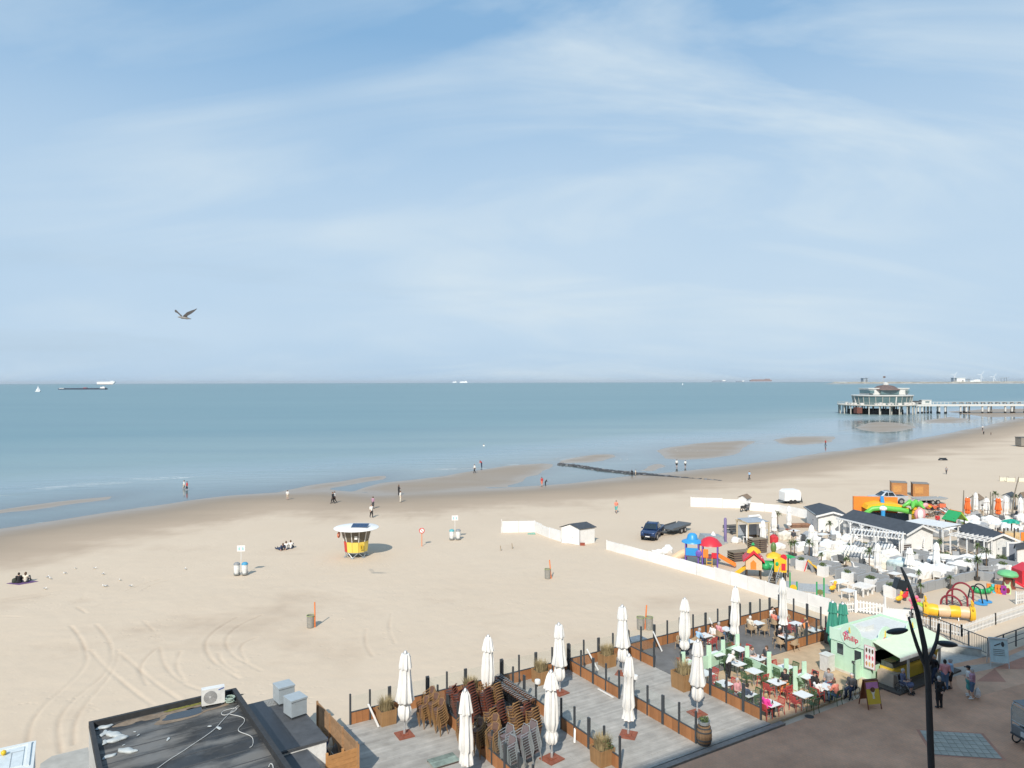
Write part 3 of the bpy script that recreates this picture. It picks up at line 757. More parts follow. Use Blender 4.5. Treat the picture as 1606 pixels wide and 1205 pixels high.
def tuft(mb, rr, n, r, h, lean=.35, c=(0, 0, 0), w=.012):
	for _ in range(n):
		a = rr.uniform(0, 6.283); r0 = r * math.sqrt(rr.random()); b = Vector(c) + Vector((math.cos(a) * r0, math.sin(a) * r0, 0)); a2 = a + rr.uniform(-.8, .8)
		hh = h * rr.uniform(.55, 1.0); d = Vector((math.cos(a2), math.sin(a2), 0)) * hh * lean * rr.uniform(.2, 1.2); s = Vector((-math.sin(a2), math.cos(a2), 0)) * w
		p1 = b + d * .35 + Vector((0, 0, hh * .6)); p2 = b + d + Vector((0, 0, hh))
		mb.add([b - s, b + s, p1 + s * .8, p1 - s * .8, p2], [(0, 1, 2, 3), (3, 2, 4)])
def leaves(mb, rr, n, rad, c, size=.07):
	for _ in range(n):
		v = Vector((rr.gauss(0, 1), rr.gauss(0, 1), rr.gauss(0, 1))).normalized() * (rr.random() ** .45)
		p = Vector(c) + Vector((v.x * rad[0], v.y * rad[1], v.z * rad[2])); q = Quaternion(Vector((rr.gauss(0, 1), rr.gauss(0, 1), rr.gauss(0, 1))).normalized(), rr.uniform(0, 6.3))
		s = size * rr.uniform(.6, 1.3); mb.add([p + q @ Vector(e) for e in ((-s, 0, 0), (0, -s * .45, .01), (s, 0, 0), (0, s * .45, .01))], [(0, 1, 2, 3)])
_slat = MB().add([(-.058, -.018, 0), (.058, -.018, 0), (.058, .018, 0), (-.058, .018, 0), (-.072, -.018 + .06, .86), (.072, -.018 + .06, .86), (.072, .018 + .06, .86), (-.072, .018 + .06, .86)],
                 [(3, 2, 1, 0), (4, 5, 6, 7), (0, 1, 5, 4), (1, 2, 6, 5), (2, 3, 7, 6), (3, 0, 4, 7)]).mesh('slat', m_plk)
def planter(loc, rz, label, seed, w=1.05, grass=1.0, green=0, sz=1.0):
	t = thing('timber_planter', label, 'planter', loc, rz, 'slatted timber planters on the deck'); t.scale = (sz * .86, sz * .86, sz * .9)
	rr = random.Random(seed)
	for k in range(4):
		n = 8
		for i in range(n):
			o = place('slat', _slat, t, (0, 0, 0), k * math.pi / 2); x = (i - (n - 1) / 2) * .119; v = Matrix.Rotation(k * math.pi / 2, 3, 'Z') @ Vector((x, .44, 0)); o.location = v
	obj('soil', MB().box((0, 0, .72), (.94, .94, .12)), m_soil, t)
	g = MB(); tuft(g, rr, int(420 * grass), .42, .78, .45, (0, 0, .76)); o = obj('grass', g, m_dry, t); o['kind'] = 'stuff'
	if green: g = MB(); leaves(g, rr, green, (.4, .4, .3), (.15, -.2, 1.0)); o = obj('shrub_leaves', g, m_grn, t); o['kind'] = 'stuff'
planter(L(1.75, -.75, DZ), ALPHA, 'timber planter of dry grass half hidden by the parasol in the empty bay', 1)
planter(L(6.75, -.75, DZ), ALPHA, 'timber planter of dry grass behind the stacked wicker chairs', 2, grass=1.3)
planter(L(11.5, -.75, DZ), ALPHA, 'timber planter of dry grass in the third bay against the sand', 3)
planter(L(16.45, -.8, DZ), ALPHA, 'timber planter of tall straw grass beside a leaning white strut', 4, grass=1.3)
planter(L(8.95, -9.85, DZ), ALPHA, 'large timber planter of straw grass and green shoots at the picture bottom', 5, grass=1.5, green=160)
planter(L(18.2, -5.75, DZ), ALPHA, 'tall timber planter at the end of the café divider', 6, grass=.6, sz=1.25)
def barrel():
	t = thing('wine_barrel', 'old wine barrel carrying a zinc bowl of succulents at the deck edge', 'barrel', L(14.35, -11.05, DZ))
	stave = mat('barrel_oak', (.20, .125, .07), .8, var=.3, scale=5, stretch=(3, 3, .4))
	n = 18; prof = [(.30, 0), (.36, .25), (.385, .45), (.36, .68), (.30, .92)]
	for i in range(n):
		mb = MB(); a0, a1 = 2 * math.pi * (i + .04) / n, 2 * math.pi * (i + .96) / n
		vs = []
		for r, z in prof:
			for a, q in ((a0, r), (a1, r), (a1, r - .04), (a0, r - .04)): vs.append((q * math.cos(a), q * math.sin(a), z))
		fs = [(3, 2, 1, 0), (16, 17, 18, 19)] + [(k * 4 + j, k * 4 + (j + 1) % 4, k * 4 + 4 + (j + 1) % 4, k * 4 + 4 + j) for k in range(4) for j in range(4)]
		obj('stave', mb.add(vs, fs), stave, t)
	for z, r in ((.08, .325), (.27, .372), (.66, .372), (.84, .325)):
		obj('hoop', MB().lathe([(r, z - .03), (r + .012, z - .03), (r + .012, z + .03), (r, z + .03)], 24), m_anth, t)
	obj('lid', MB().lathe([(.29, .86), (.29, .90)], 18), stave, t)
	b = obj('bowl', MB().lathe([(.12, .91), (.26, .98), (.31, 1.16), (.29, 1.16), (.24, 1.02)], 20), mat('zinc_bowl', (.36, .40, .42), .5, .3), t, smooth=True)
	g = MB(); rr = random.Random(4); leaves(g, rr, 160, (.27, .27, .14), (0, 0, 1.2), .06); s = obj('succulents', g, m_grn, b); s['kind'] = 'stuff'
barrel()
m_wht = mat('white_paint', (.78, .78, .76), .5, var=.06, scale=3, dirt=.08)
for (p0, p1, tx) in [(L(.95, -.22, .95 + DZ), L(1.2, -1.1, DZ + .03), 'white strut leaning on the windbreak in the empty bay'),
                     (L(15.2, -.35, 1.15 + DZ), L(15.45, -1.2, DZ + .03), 'white strut leaning beside the straw grass planter'),
                     (L(9.45, -7.0, .95 + DZ), L(8.9, -7.7, DZ + .03), 'white strut leaning on the divider near the front of the deck'),
                     (L(20.8, -.25, 1.2 + DZ), L(21.0, -.9, DZ + .03), 'white strut leaning on the windbreak by the blue-shirted diner'),
                     (L(13.75, -3.35, DZ + .05), L(13.78, -4.7, DZ + .05), 'white strut lying on the deck along a divider'),
                     (L(25.9, -.4, 1.3 + DZ), L(26.1, -1.0, DZ + .03), 'white strut leaning by the parasol of the upper terrace')]:
	c = (p0 + p1) / 2; o = obj('strut', MB().beam(p0 - c, p1 - c, .09, .045), m_wht, None, c); tag(o, tx, 'strut', 'loose white struts')
for (a, b, tx) in [(14.1, -6.2, 'small white round lamp on the end post of the central divider'), (9.2, -3.9, 'small white square lamp on the divider by the black chairs')]:
	t = thing('lamp', tx, 'lamp', L(a, b, DZ + 1.45)); obj('bracket', MB().box((0, 0, .02), (.04, .04, .2)), m_anth, t)
	obj('shade', MB().lathe([(.05, .08), (.15, .10), (.17, .2), (.15, .3), (.04, .32)], 16), m_wht, t, smooth=True)
m_wick = mat('brown_wicker_weave', (.135, .075, .055), .8, var=.35, scale=40, bump=.6, bscale=60)
m_wick2 = mat('dark_brown_wicker', (.085, .062, .06), .8, var=.3, scale=40, bump=.5)
m_bam = mat('honey_bamboo_frame', (.29, .165, .068), .55, var=.25, scale=8, rnd=.1)
m_redf = mat('red_brown_frame', (.17, .05, .03), .5, var=.15, scale=8)
m_grf = mat('grey_metal_chair_frame', (.42, .46, .48), .4, .5, var=.1)
m_gwk = mat('mauve_grey_sling', (.17, .135, .14), .8, var=.15, scale=30)
def wicker_chair(frame, weave):
	def f():
		t = thing('wicker_chair', 'x', 'chair')
		st = MB(); st.lathe([(.20, .43), (.235, .445), (.235, .47), (.20, .48)], 16, sx=1.0, sy=.95); obj('seat', st, weave, t, smooth=True)
		bk = MB(); pts = [(-.20, .20), (-.225, .30), (-.215, .44), (-.13, .50), (.13, .50), (.215, .44), (.225, .30), (.20, .20)]
		n = len(pts)
		cur = [(x, -.18 - .10 * (1 - (x / .24) ** 2) - (z - .2) * .25, z + .40) for x, z in pts]
		bk.add([Vector(p) + Vector((0, .012, 0)) for p in cur] + [Vector(p) - Vector((0, .012, 0)) for p in cur],
               [tuple(range(n)), tuple(range(2 * n - 1, n - 1, -1))] + [(i, i + n, (i + 1) % n + n, (i + 1) % n) for i in range(n)])
		obj('backrest', bk, weave, t)
		fr = MB(); fr.tube([(-.24, .18, .62), (-.27, .0, .66), (-.25, -.2, .74), (-.20, -.30, .88), (0, -.36, .93), (.20, -.30, .88), (.25, -.2, .74), (.27, 0, .66), (.24, .18, .62)], .021, 6)
		fr.tube([(.21 * math.cos(a), .20 * math.sin(a), .425) for a in np.linspace(0, 6.283, 13)[:-1]], .016, 5, close=True)
		obj('frame', fr, frame, t, smooth=True)
		for sx in (-1, 1):
			obj('leg', MB().tube([(sx * .24, .18, .62), (sx * .21, .17, .42), (sx * .22, .21, 0)], .018, 6), frame, t, smooth=True)
			obj('leg', MB().tube([(sx * .20, -.24, .86), (sx * .19, -.17, .42), (sx * .22, -.25, 0)], .018, 6), frame, t, smooth=True)
		return t
	return f
def sling_chair():
	t = thing('metal_chair', 'x', 'chair')
	obj('seat', MB().box((0, 0, .45), (.44, .42, .02)), m_gwk, t)
	obj('backrest', MB().box((0, -.25, .68), (.42, .016, .36), 0, ('X', .22)), m_gwk, t)
	fr = MB()
	for sx in (-1, 1): fr.tube([(sx * .24, .24, .64), (sx * .26, -.05, .67), (sx * .25, -.25, .69)], .016, 6)
	fr.tube([(-.24, -.21, .46), (-.25, -.28, .75), (-.2, -.32, .90), (.2, -.32, .90), (.25, -.28, .75), (.24, -.21, .46)], .016, 6)
	obj('frame', fr, m_grf, t, smooth=True)
	for sx in (-1, 1):
		obj('leg', MB().tube([(sx * .24, .24, .64), (sx * .23, .24, .4), (sx * .25, .27, 0)], .015, 6), m_grf, t)
		obj('leg', MB().tube([(sx * .24, -.21, .46), (sx * .25, -.29, 0)], .015, 6), m_grf, t)
	return t
honey = Kit(wicker_chair(m_bam, m_wick)); dark = Kit(wicker_chair(m_redf, m_wick2)); grey = Kit(sling_chair)
ORD = ['topmost', 'second', 'third', 'fourth', 'fifth', 'sixth', 'seventh', 'eighth', 'ninth', 'tenth'] + ['%dth' % k for k in range(11, 40)]
def fit(s, n=16):
	w = s.split()
	while len(w) > n and 'the' in w: w.remove('the')
	return ' '.join(w[:n])
def stk_label(k, words): return fit((ORD[k] + ('' if k == 0 else ' from top') + ', ') + words)
def stack(kit, a, b, rz, n, words, group, dz=.125, lean=.035):
	d = Matrix.Rotation(rz, 3, 'Z') @ Vector((0, lean, 0))
	for k in range(n):
		p = L(a, b, DZ + k * dz) + d * k; kit(stk_label(n - 1 - k, words), p, rz + ((k * 37) % 5 - 2) * .02, group)
SG = 'stacked chairs on the deck'
spec = [(honey, 3.9, -1.85, 2.2, 8, 'honey framed wicker chair in the stack at the left rear of the chair pile'),
		(honey, 3.75, -2.65, 2.3, 8, 'honey framed wicker chair in the second stack along the empty bay'),
		(honey, 3.7, -3.4, 2.25, 8, 'honey framed wicker chair in the third stack along the empty bay'),
		(dark, 4.95, -2.4, 1.2, 9, 'red brown framed wicker chair in the rear stack beside the divider'),
		(dark, 5.7, -2.9, .8, 9, 'red brown framed wicker chair in the left stack below the rear parasol'),
		(dark, 5.35, -3.75, .9, 9, 'red brown framed wicker chair in the front stack beside the divider'),
		(dark, 6.25, -3.65, .8, 9, 'red brown framed wicker chair in the right stack below the rear parasol'),
		(honey, 7.0, -3.4, .75, 9, 'honey framed wicker chair in the tall stack right of the rear parasol'),
		(honey, 4.0, -5.5, 2.3, 8, 'honey framed wicker chair in the front left stack behind the cut parasol'),
		(honey, 4.35, -6.35, 2.3, 8, 'honey framed wicker chair in the stack nearest the cut parasol'),
		(honey, 4.75, -7.1, 2.4, 8, 'honey framed wicker chair in the front stack beside the grey metal chairs'),
		(dark, 6.05, -5.35, .8, 9, 'brown wicker chair in the tall stack left of the pale covered table'),
		(honey, 6.75, -5.65, .8, 8, 'honey framed wicker chair in the stack next to the pale covered table'),
		(honey, 7.3, -6.6, .8, 8, 'honey framed wicker chair in the front right stack by the parasol pole'),
		(honey, 6.4, -6.45, .8, 7, 'honey framed wicker chair in the stack behind the grey metal chairs'),
		(grey, 5.25, -7.55, 2.3, 8, 'grey metal chair in the left stack at the picture bottom'),
		(grey, 5.75, -8.2, 2.3, 9, 'grey metal chair in the middle stack at the picture bottom'),
		(grey, 6.3, -8.0, 2.3, 9, 'grey metal chair in the rear stack at the picture bottom')]
spec += [(honey, 3.3, -2.25, 2.3, 6, 'honey framed wicker chair in the low stack at the edge of the empty bay'),
		(dark, 5.0, -3.1, 1.0, 9, 'dark wicker chair in the middle stack beside the divider'), (dark, 6.0, -2.2, .8, 8, 'dark wicker chair in the stack in front of the grass planter'),
		(honey, 6.9, -2.6, .8, 8, 'honey framed wicker chair in the stack behind the rear parasol'), (honey, 5.2, -6.3, 2.3, 8, 'honey framed wicker chair in the middle front stack'),
		(honey, 5.6, -5.3, .9, 7, 'honey framed wicker chair in the short stack at the centre of the pile'), (dark, 7.2, -6.0, .8, 8, 'brown wicker chair in the stack right of the pale covered table'),
		(grey, 4.9, -8.3, 2.3, 7, 'grey metal chair in the stack nearest the picture edge')]
for s in spec: stack(*s[:5], s[5], SG)
m_blk = mat('black_chair_steel', (.028, .03, .034), .4, .4, var=.1)
def folding():
	t = thing('folding_chair', 'x', 'chair')
	obj('seat', MB().box((.03, 0, .40), (.015, .34, .30), 0, ('Y', .12)), m_blk, t)
	obj('backrest', MB().box((0, 0, .82), (.018, .36, .07)), mat('folding_chair_wood_slat', (.14, .075, .05), .6, var=.2, rnd=.15), t)
	for y in (-1, 1):
		obj('leg', MB().tube([(-.03, y * .21, 0), (.0, y * .21, .45), (.02, y * .20, .92)], .013, 5), m_blk, t)
		obj('leg', MB().tube([(.11, y * .18, 0), (.03, y * .18, .45), (0, y * .18, .66)], .013, 5), m_blk, t)
	obj('top_bar', MB().tube([(.02, -.20, .92), (.02, 0, .97), (.02, .20, .92)], .014, 6), m_grf, t)
	obj('stretcher', MB().tube([(.09, -.18, .14), (.09, .18, .14)], .010, 5), m_grf, t)
	return t
fold = Kit(folding)
for r, a in ((0, 8.75), (1, 8.25)):
	for k in range(20):
		b = -.45 - k * .192
		fold('%s black folding chair from the sand in the %s' % (ORD[k] if k else 'first', 'row against the divider boards' if r == 0 else 'outer row by the divider'), L(a, b, DZ), ALPHA - math.pi / 2 + ((k * 7) % 5 - 2) * .05, 'black folding chairs lined up along the divider')
t = thing('covered_table', 'low round table under a pale canvas cover beside the wicker chairs', 'table', L(7.75, -4.75, DZ))
obj('cover', MB().lathe([(.60, 0), (.66, .12), (.65, .45), (.66, .62), (.62, .66)], 28, fold=14, amp=.02), mat('cream_cover', (.66, .62, .54), .8, var=.1, dirt=.1), t, smooth=True)
obj('top_cloth', MB().lathe([(.63, .665), (.60, .70), (.3, .715)], 28), mat('pink_beige_cloth', (.55, .40, .32), .85, var=.12), t, smooth=True)
t = thing('low_plinth', 'low teal and straw coloured mat platform lying on the deck boards', 'platform', L(2.6, -5.9, DZ), ALPHA)
for k in range(5): obj('slat', MB().box((0, (k - 2) * .17, .09), (1.35, .155, .03)), mat('faded_teal_slat', (.20, .25, .22), .8, var=.35, scale=3, rnd=.3), t)
obj('frame', MB().box((0, .38, .035), (1.3, .06, .07)).box((0, -.38, .035), (1.3, .06, .07)), m_wick2, t)
def joints(pose):
	"""joint positions for a 1.72 m figure facing +y; feet (or seat) on z = 0 unless seated on a chair"""
	J = dict(pel=(0, 0, .95), spi=(0, 0, 1.14), che=(0, .01, 1.33), nek=(0, 0, 1.48), hea=(0, .03, 1.61), nos=(0, .125, 1.60))
	for s, k in ((-1, 'l'), (1, 'r')):
		J.update({'sh' + k: (s * .175, 0, 1.40), 'el' + k: (s * .24, -.03, 1.13), 'wr' + k: (s * .245, .06, .90), 'ha' + k: (s * .24, .09, .82),
                  'hi' + k: (s * .09, 0, .91), 'kn' + k: (s * .10, .02, .50), 'an' + k: (s * .105, -.03, .09), 'to' + k: (s * .13, .13, .035)})
	def up(**kw): J.update(kw)
	if pose == 'walk':
		up(knl=(-.09, .16, .53), anl=(-.09, .22, .10), tol=(-.10, .37, .06), knr=(.09, -.02, .49), anr=(.10, -.30, .14), tor=(.11, -.16, .04), ell=(-.23, -.13, 1.14), wrl=(-.22, -.12, .92), hal=(-.22, -.10, .84), elr=(.23, .08, 1.14), wrr=(.21, .22, .97), har=(.20, .27, .90))
	if pose == 'back':      # hands clasped behind the back
		up(ell=(-.27, -.12, 1.15), wrl=(-.09, -.19, .96), hal=(-.01, -.20, .93), elr=(.27, -.12, 1.15), wrr=(.09, -.19, .98), har=(.01, -.23, .95))
	if pose == 'hold':      # hands together in front
		up(ell=(-.25, .0, 1.14), wrl=(-.13, .22, 1.12), hal=(-.06, .28, 1.15), elr=(.25, .0, 1.14), wrr=(.13, .22, 1.12), har=(.06, .28, 1.15))
	if pose == 'bend':      # leaning over a table
		up(spi=(0, .10, 1.11), che=(0, .25, 1.24), nek=(0, .36, 1.35), hea=(0, .45, 1.44), nos=(0, .54, 1.40), shl=(-.17, .28, 1.28), shr=(.17, .28, 1.28), ell=(-.22, .40, 1.05), wrl=(-.16, .58, .95), hal=(-.14, .66, .92), elr=(.22, .40, 1.05), wrr=(.16, .58, .95), har=(.14, .66, .92))
	if pose in ('sit', 'sitback', 'sitlean'):
		dy, dz = 0.0, -.42
		for k in list(J):
			if k[:2] not in ('kn', 'an', 'to'): x, y, z = J[k]; J[k] = (x, y - .08, z + dz + .02)
		for s, k in ((-1, 'l'), (1, 'r')):
			up(**{'kn' + k: (s * .12, .36, .52), 'an' + k: (s * .12, .36, .10), 'to' + k: (s * .13, .51, .04), 'el' + k: (s * .24, -.02, .74), 'wr' + k: (s * .17, .20, .72), 'ha' + k: (s * .13, .28, .75)})
		if pose == 'sitlean':
			for k in ('spi', 'che', 'nek', 'hea', 'nos', 'shl', 'shr'):
				x, y, z = J[k]; J[k] = (x, y + (z - .55) * .33, z - (z - .55) * .06)
			up(ell=(-.24, .18, .76), wrl=(-.12, .38, .77), hal=(-.07, .44, .80), elr=(.24, .18, .76), wrr=(.14, .38, .77), har=(.10, .45, .78))
	if pose == 'ground':    # sitting on the sand, knees drawn up
		for k in list(J):
			if k[:2] not in ('kn', 'an', 'to'): x, y, z = J[k]; J[k] = (x, y - .06, z - .83)
		for s, k in ((-1, 'l'), (1, 'r')):
			up(**{'kn' + k: (s * .13, .36, .44), 'an' + k: (s * .13, .56, .08), 'to' + k: (s * .14, .70, .04), 'el' + k: (s * .25, .08, .36), 'wr' + k: (s * .14, .30, .38), 'ha' + k: (s * .06, .36, .40)})
	if pose == 'recline':
		for k in list(J):
			if k[:2] not in ('kn', 'an', 'to'): x, y, z = J[k]; J[k] = (x, (y - .06) - (z - .95) * .55, .12 + (z - .95) * .84)
		for s, k in ((-1, 'l'), (1, 'r')):
			up(**{'kn' + k: (s * .12, .42, .16), 'an' + k: (s * .12, .84, .09), 'to' + k: (s * .14, .90, .20), 'el' + k: (s * .28, -.38, .24), 'wr' + k: (s * .26, -.42, .07), 'ha' + k: (s * .25, -.36, .04)})
	return J
BON = [('pel', 'spi', .135, .125), ('spi', 'che', .125, .145), ('che', 'nek', .12, .06), ('nek', 'hea', .055, .06), ('shl', 'shr', .07, .07), ('hil', 'hir', .105, .105)]
ARM = [('sh', 'el', .058, .043), ('el', 'wr', .042, .03), ('wr', 'ha', .03, .036)]
LEG = [('hi', 'kn', .092, .062), ('kn', 'an', .058, .038), ('an', 'to', .044, .034)]
_pm = {}
def pose_mesh(pose, part, opt=''):
	key = (pose, part, opt)
	if key in _pm: return _pm[key]
	J = joints(pose); A = np.array(list(J.values())); lo, hi = A.min(0) - .2, A.max(0) + .2
	limb = lambda L_, ks, g: [(a + k, b + k, ra + g, rb + g) for k in 'lr' for a, b, ra, rb in L_ if (a, b) in ks]
	bones = []; extra = None; k = .05
	if part == 'body':
		bones = BON + limb(ARM, {(a, b) for a, b, _, _ in ARM}, 0) + limb(LEG, {(a, b) for a, b, _, _ in LEG}, 0)
		h = np.array(J['hea']); nz = np.array(J['nos'])
		def extra(P, d):
			d = smin(d, sd_ell(P, h + (0, 0, .01), (.082, .10, .125)), .02)
			d = smin(d, sd_caps(P, h + (nz - h) * .6, nz, .018, .014), .015)
			for s in (-1, 1): d = smin(d, sd_ell(P, h + (s * .088, -.005, .0), (.016, .025, .034)), .01)
			return d
	elif part == 'top':
		g = .016; bones = [('pel', 'spi', .145, .135), ('spi', 'che', .138, .158), ('che', 'nek', .13, .05), ('shl', 'shr', .085, .085)]
		bones += limb(ARM, {('sh', 'el'), ('el', 'wr')} if 'long' in opt else {('sh', 'el')}, g)
		if 'vest' in opt: bones = bones[:4]
	elif part == 'bottom':
		bones = [('hil', 'hir', .122, .122), ('pel', 'pel', .135, .135)] + limb(LEG, {('hi', 'kn'), ('kn', 'an')} if opt == 'long' else {('hi', 'kn')}, .02)
		if opt == 'skirt': bones += [('knl', 'knr', .10, .10)]; k = .15
	elif part == 'shoes':
		bones = limb(LEG, {('an', 'to')}, .012)
	elif part == 'hair':
		h = np.array(J['hea']); nz = np.array(J['nos']); f = nz - h; f = f / np.linalg.norm(f)
		def extra(P, d):
			r = (.097, .112, .135); c = h - f * .014 + np.array((0, 0, .02))
			d = sd_ell(P, c, r)
			if opt == 'long':
				b = h - f * .075; d = smin(d, sd_caps(P, b + np.array((0, 0, .02)), b + np.array((0, -.02 * 0, -.20)), .085, .06), .05)
			face = ((P - h) @ f - .035) * .8 - np.clip((P[..., 2] - h[2] - .04), 0, 1) * 1.6
			return np.maximum(d, face)
	def fn(P):
		d = np.full(P.shape[:-1], 9.)
		for a, b, ra, rb in bones: d = smin(d, sd_caps(P, J[a], J[b], ra, rb), k) if d.min() < 8 else sd_caps(P, J[a], J[b], ra, rb)
		if extra is not None: d = extra(P, d)
		return d
	if part in ('hair',): c = np.array(J['hea']); lo, hi = c - .32, c + .22
	mb = sdf_mb(fn, lo, hi, .0215 if part in ('hair', 'shoes') else .0255)
	if part == 'body':          # five fingers a hand, rooted in the palm
		for s, q in ((-1, 'l'), (1, 'r')):
			w, h = Vector(J['wr' + q]), Vector(J['ha' + q]); d = (h - w).normalized(); side = d.cross(Vector((0, 0, 1)) if abs(d.z) < .8 else Vector((0, 1, 0))).normalized(); cu = side.cross(d).normalized() * -s
			for i, ln in enumerate((.072, .082, .076, .06)):
				b = h + side * (i - 1.5) * .019 + d * .012; mb.tube([b, b + d * ln * .5 + cu * .006, b + d * ln * .85 + cu * .026], [.0095, .009, .007], 5)
			b = h + side * s * .03 - d * .01; mb.tube([b, b + side * s * .022 + d * .03, b + side * s * .02 + d * .06], [.011, .010, .008], 5)
	_pm[key] = mb.mesh('person_' + part, None, True)
	return _pm[key]
SKIN = [mat('skin_fair', (.58, .36, .27), .55, var=.06, scale=20), mat('skin_tan', (.46, .265, .19), .55, var=.06, scale=20)]
CL = {}
def cloth(n):
	if n in CL: return CL[n]
	c = dict(white=(.74, .73, .70), black=(.02, .02, .023), navy=(.03, .045, .09), blue=(.20, .36, .58), sky=(.34, .52, .72), pink=(.66, .30, .32), coral=(.72, .24, .17), orange=(.75, .26, .08), magenta=(.75, .05, .30),
             grey=(.27, .27, .28), beige=(.52, .44, .34), denim=(.09, .15, .25), red=(.55, .05, .05), green=(.12, .28, .15), khaki=(.30, .26, .18), mauve=(.42, .25, .34), charcoal=(.06, .062, .07), cream=(.68, .62, .52),
             hair_dark=(.03, .022, .018), hair_brown=(.11, .065, .04), hair_grey=(.42, .41, .40), hair_white=(.66, .65, .63), hair_blond=(.40, .29, .15), teal=(.10, .38, .36), floral=(.12, .14, .24))[n]
	CL[n] = mat('cloth_' + n, c, .85, var=.12, scale=9, bump=.25, bscale=25)
	return CL[n]
def person(label, loc, face, pose='stand', top='white', bot='navy', hair='hair_brown', shoes='charcoal', topo='', boto='long', hairo='', skin=0, sc=1.0, group=None, hat=None):
	"""face: heading of the figure's front in radians (0 = +x)"""
	rz = face - math.pi / 2
	t = thing('person', label, 'person', loc, rz, group); t.scale = (sc, sc, sc)
	paint(place('body', pose_mesh(pose, 'body'), t), SKIN[skin])
	if top: paint(place('top', pose_mesh(pose, 'top', topo), t), cloth(top))
	if bot: paint(place('trousers' if boto == 'long' else ('skirt' if boto == 'skirt' else 'shorts'), pose_mesh(pose, 'bottom', boto), t), cloth(bot))
	if shoes: paint(place('shoes', pose_mesh(pose, 'shoes'), t), cloth(shoes))
	if hair: paint(place('hair', pose_mesh(pose, 'hair', hairo), t), cloth(hair))
	if hat:
		h = Vector(joints(pose)['hea']); obj('cap', MB().lathe([(.118, .045), (.12, .08), (.10, .14), (.04, .165)], 14, h).box(h + Vector((0, .15, .055)), (.15, .13, .015)), cloth(hat), t, smooth=True)
	return t
SEA, LAND, EAST, WEST = ALPHA + math.pi / 2, ALPHA - math.pi / 2, ALPHA, ALPHA + math.pi
def z5(x, y, z=.13): return G(1040 + x / 4.635, 900 + y / 4.635, z)
def z6(x, y, z=.12): return G(1250 + x / 6.025, 940 + y / 6.025, z)
m_tt = mat('white_table_top', (.74, .75, .74), .35, var=.05)
m_tl = mat('table_leg_steel', (.35, .36, .37), .4, .6, var=.08)
def table_make():
	t = thing('cafe_table', 'x', 'table')
	obj('table_top', MB().box((0, 0, .735), (.78, .78, .03)), m_tt, t)
	obj('leg', MB().cyl((0, 0, .03), (0, 0, .72), .035, n=10), m_tl, t)
	obj('foot', MB().box((0, 0, .015), (.5, .06, .03), R(45)).box((0, 0, .015), (.5, .06, .029), R(-45)), m_tl, t)
	return t
table = Kit(table_make)
def bistro(c, nm):
	m = mat(nm, c, .45, var=.08, rnd=.08)
	def f():
		t = thing('cafe_chair', 'x', 'chair')
		se = obj('seat', MB().box((0, .19, .45), (.42, .03, .025)).box((0, -.19, .45), (.42, .03, .025)), m, t)
		for i in range(6): place('slat', MB().box((0, 0, .455), (.058, .36, .014)).mesh('slat', m), se, ((i - 2.5) * .068, 0, 0))
		b = obj('backrest', MB().beam((-.21, -.20, .44), (-.22, -.29, .84), .03).beam((.21, -.20, .44), (.22, -.29, .84), .03).beam((-.22, -.29, .84), (.22, -.29, .84), .035), m, t)
		for i in range(5): z = .55 + i * .062; place('slat', MB().box((0, -.2 - (z - .44) * .225, z), (.42, .014, .036)).mesh('slat', m), b)
		for sx in (-1, 1):
			obj('leg', MB().beam((sx * .20, .19, .45), (sx * .22, .22, 0), .028), m, t); obj('leg', MB().beam((sx * .20, -.19, .45), (sx * .22, -.25, 0), .028), m, t)
			obj('armrest', MB().beam((sx * .22, -.24, .65), (sx * .23, .16, .65), .035, .02).beam((sx * .23, .16, .65), (sx * .21, .19, .45), .025), m, t)
		return t
	return f
m_tan = mat('tan_rattan', (.42, .31, .20), .8, var=.2, scale=30, bump=.5)
def tanchair():
	t = thing('rattan_armchair', 'x', 'chair')
	obj('seat', MB().box((0, 0, .44), (.50, .48, .06)), m_tan, t)
	b = MB(); n = 9; V = []
	for i in range(n):
		a = math.pi * (1.08 + .84 * i / (n - 1)) if False else math.pi + math.pi * i / (n - 1); x, y = .28 * math.cos(a), .26 * math.sin(a) + .02; h = .66 + .20 * math.sin(math.pi * i / (n - 1)) ** 2
		V += [(x, y, .45), (x * 1.08, y * 1.12, h), (x * 1.08 - x * .12, y * 1.0, h), (x * .9, y * .9, .45)]
	F_ = [(i * 4 + k, (i + 1) * 4 + k, (i + 1) * 4 + (k + 1) % 4, i * 4 + (k + 1) % 4) for i in range(n - 1) for k in range(4)] + [(0, 1, 2, 3), ((n - 1) * 4 + 3, (n - 1) * 4 + 2, (n - 1) * 4 + 1, (n - 1) * 4)]
	obj('backrest', b.add(V, F_), m_tan, t)
	for sx in (-1, 1):
		for sy in (-1, 1): obj('leg', MB().cyl((sx * .22, sy * .21, .43), (sx * .25, sy * .24, 0), .02, n=6), m_tan, t)
	return t
red = Kit(bistro((.48, .075, .065), 'red_painted_metal')); grn = Kit(bistro((.07, .13, .055), 'olive_painted_metal')); tan = Kit(tanchair)
KITN = {'r': (red, 'red metal chair'), 'g': (grn, 'olive green metal chair'), 't': (tan, 'tan rattan armchair')}
SIDE = {'s': (SEA, 'seaward'), 'l': (LAND, 'landward'), 'e': (EAST, 'right-hand'), 'w': (WEST, 'left-hand')}
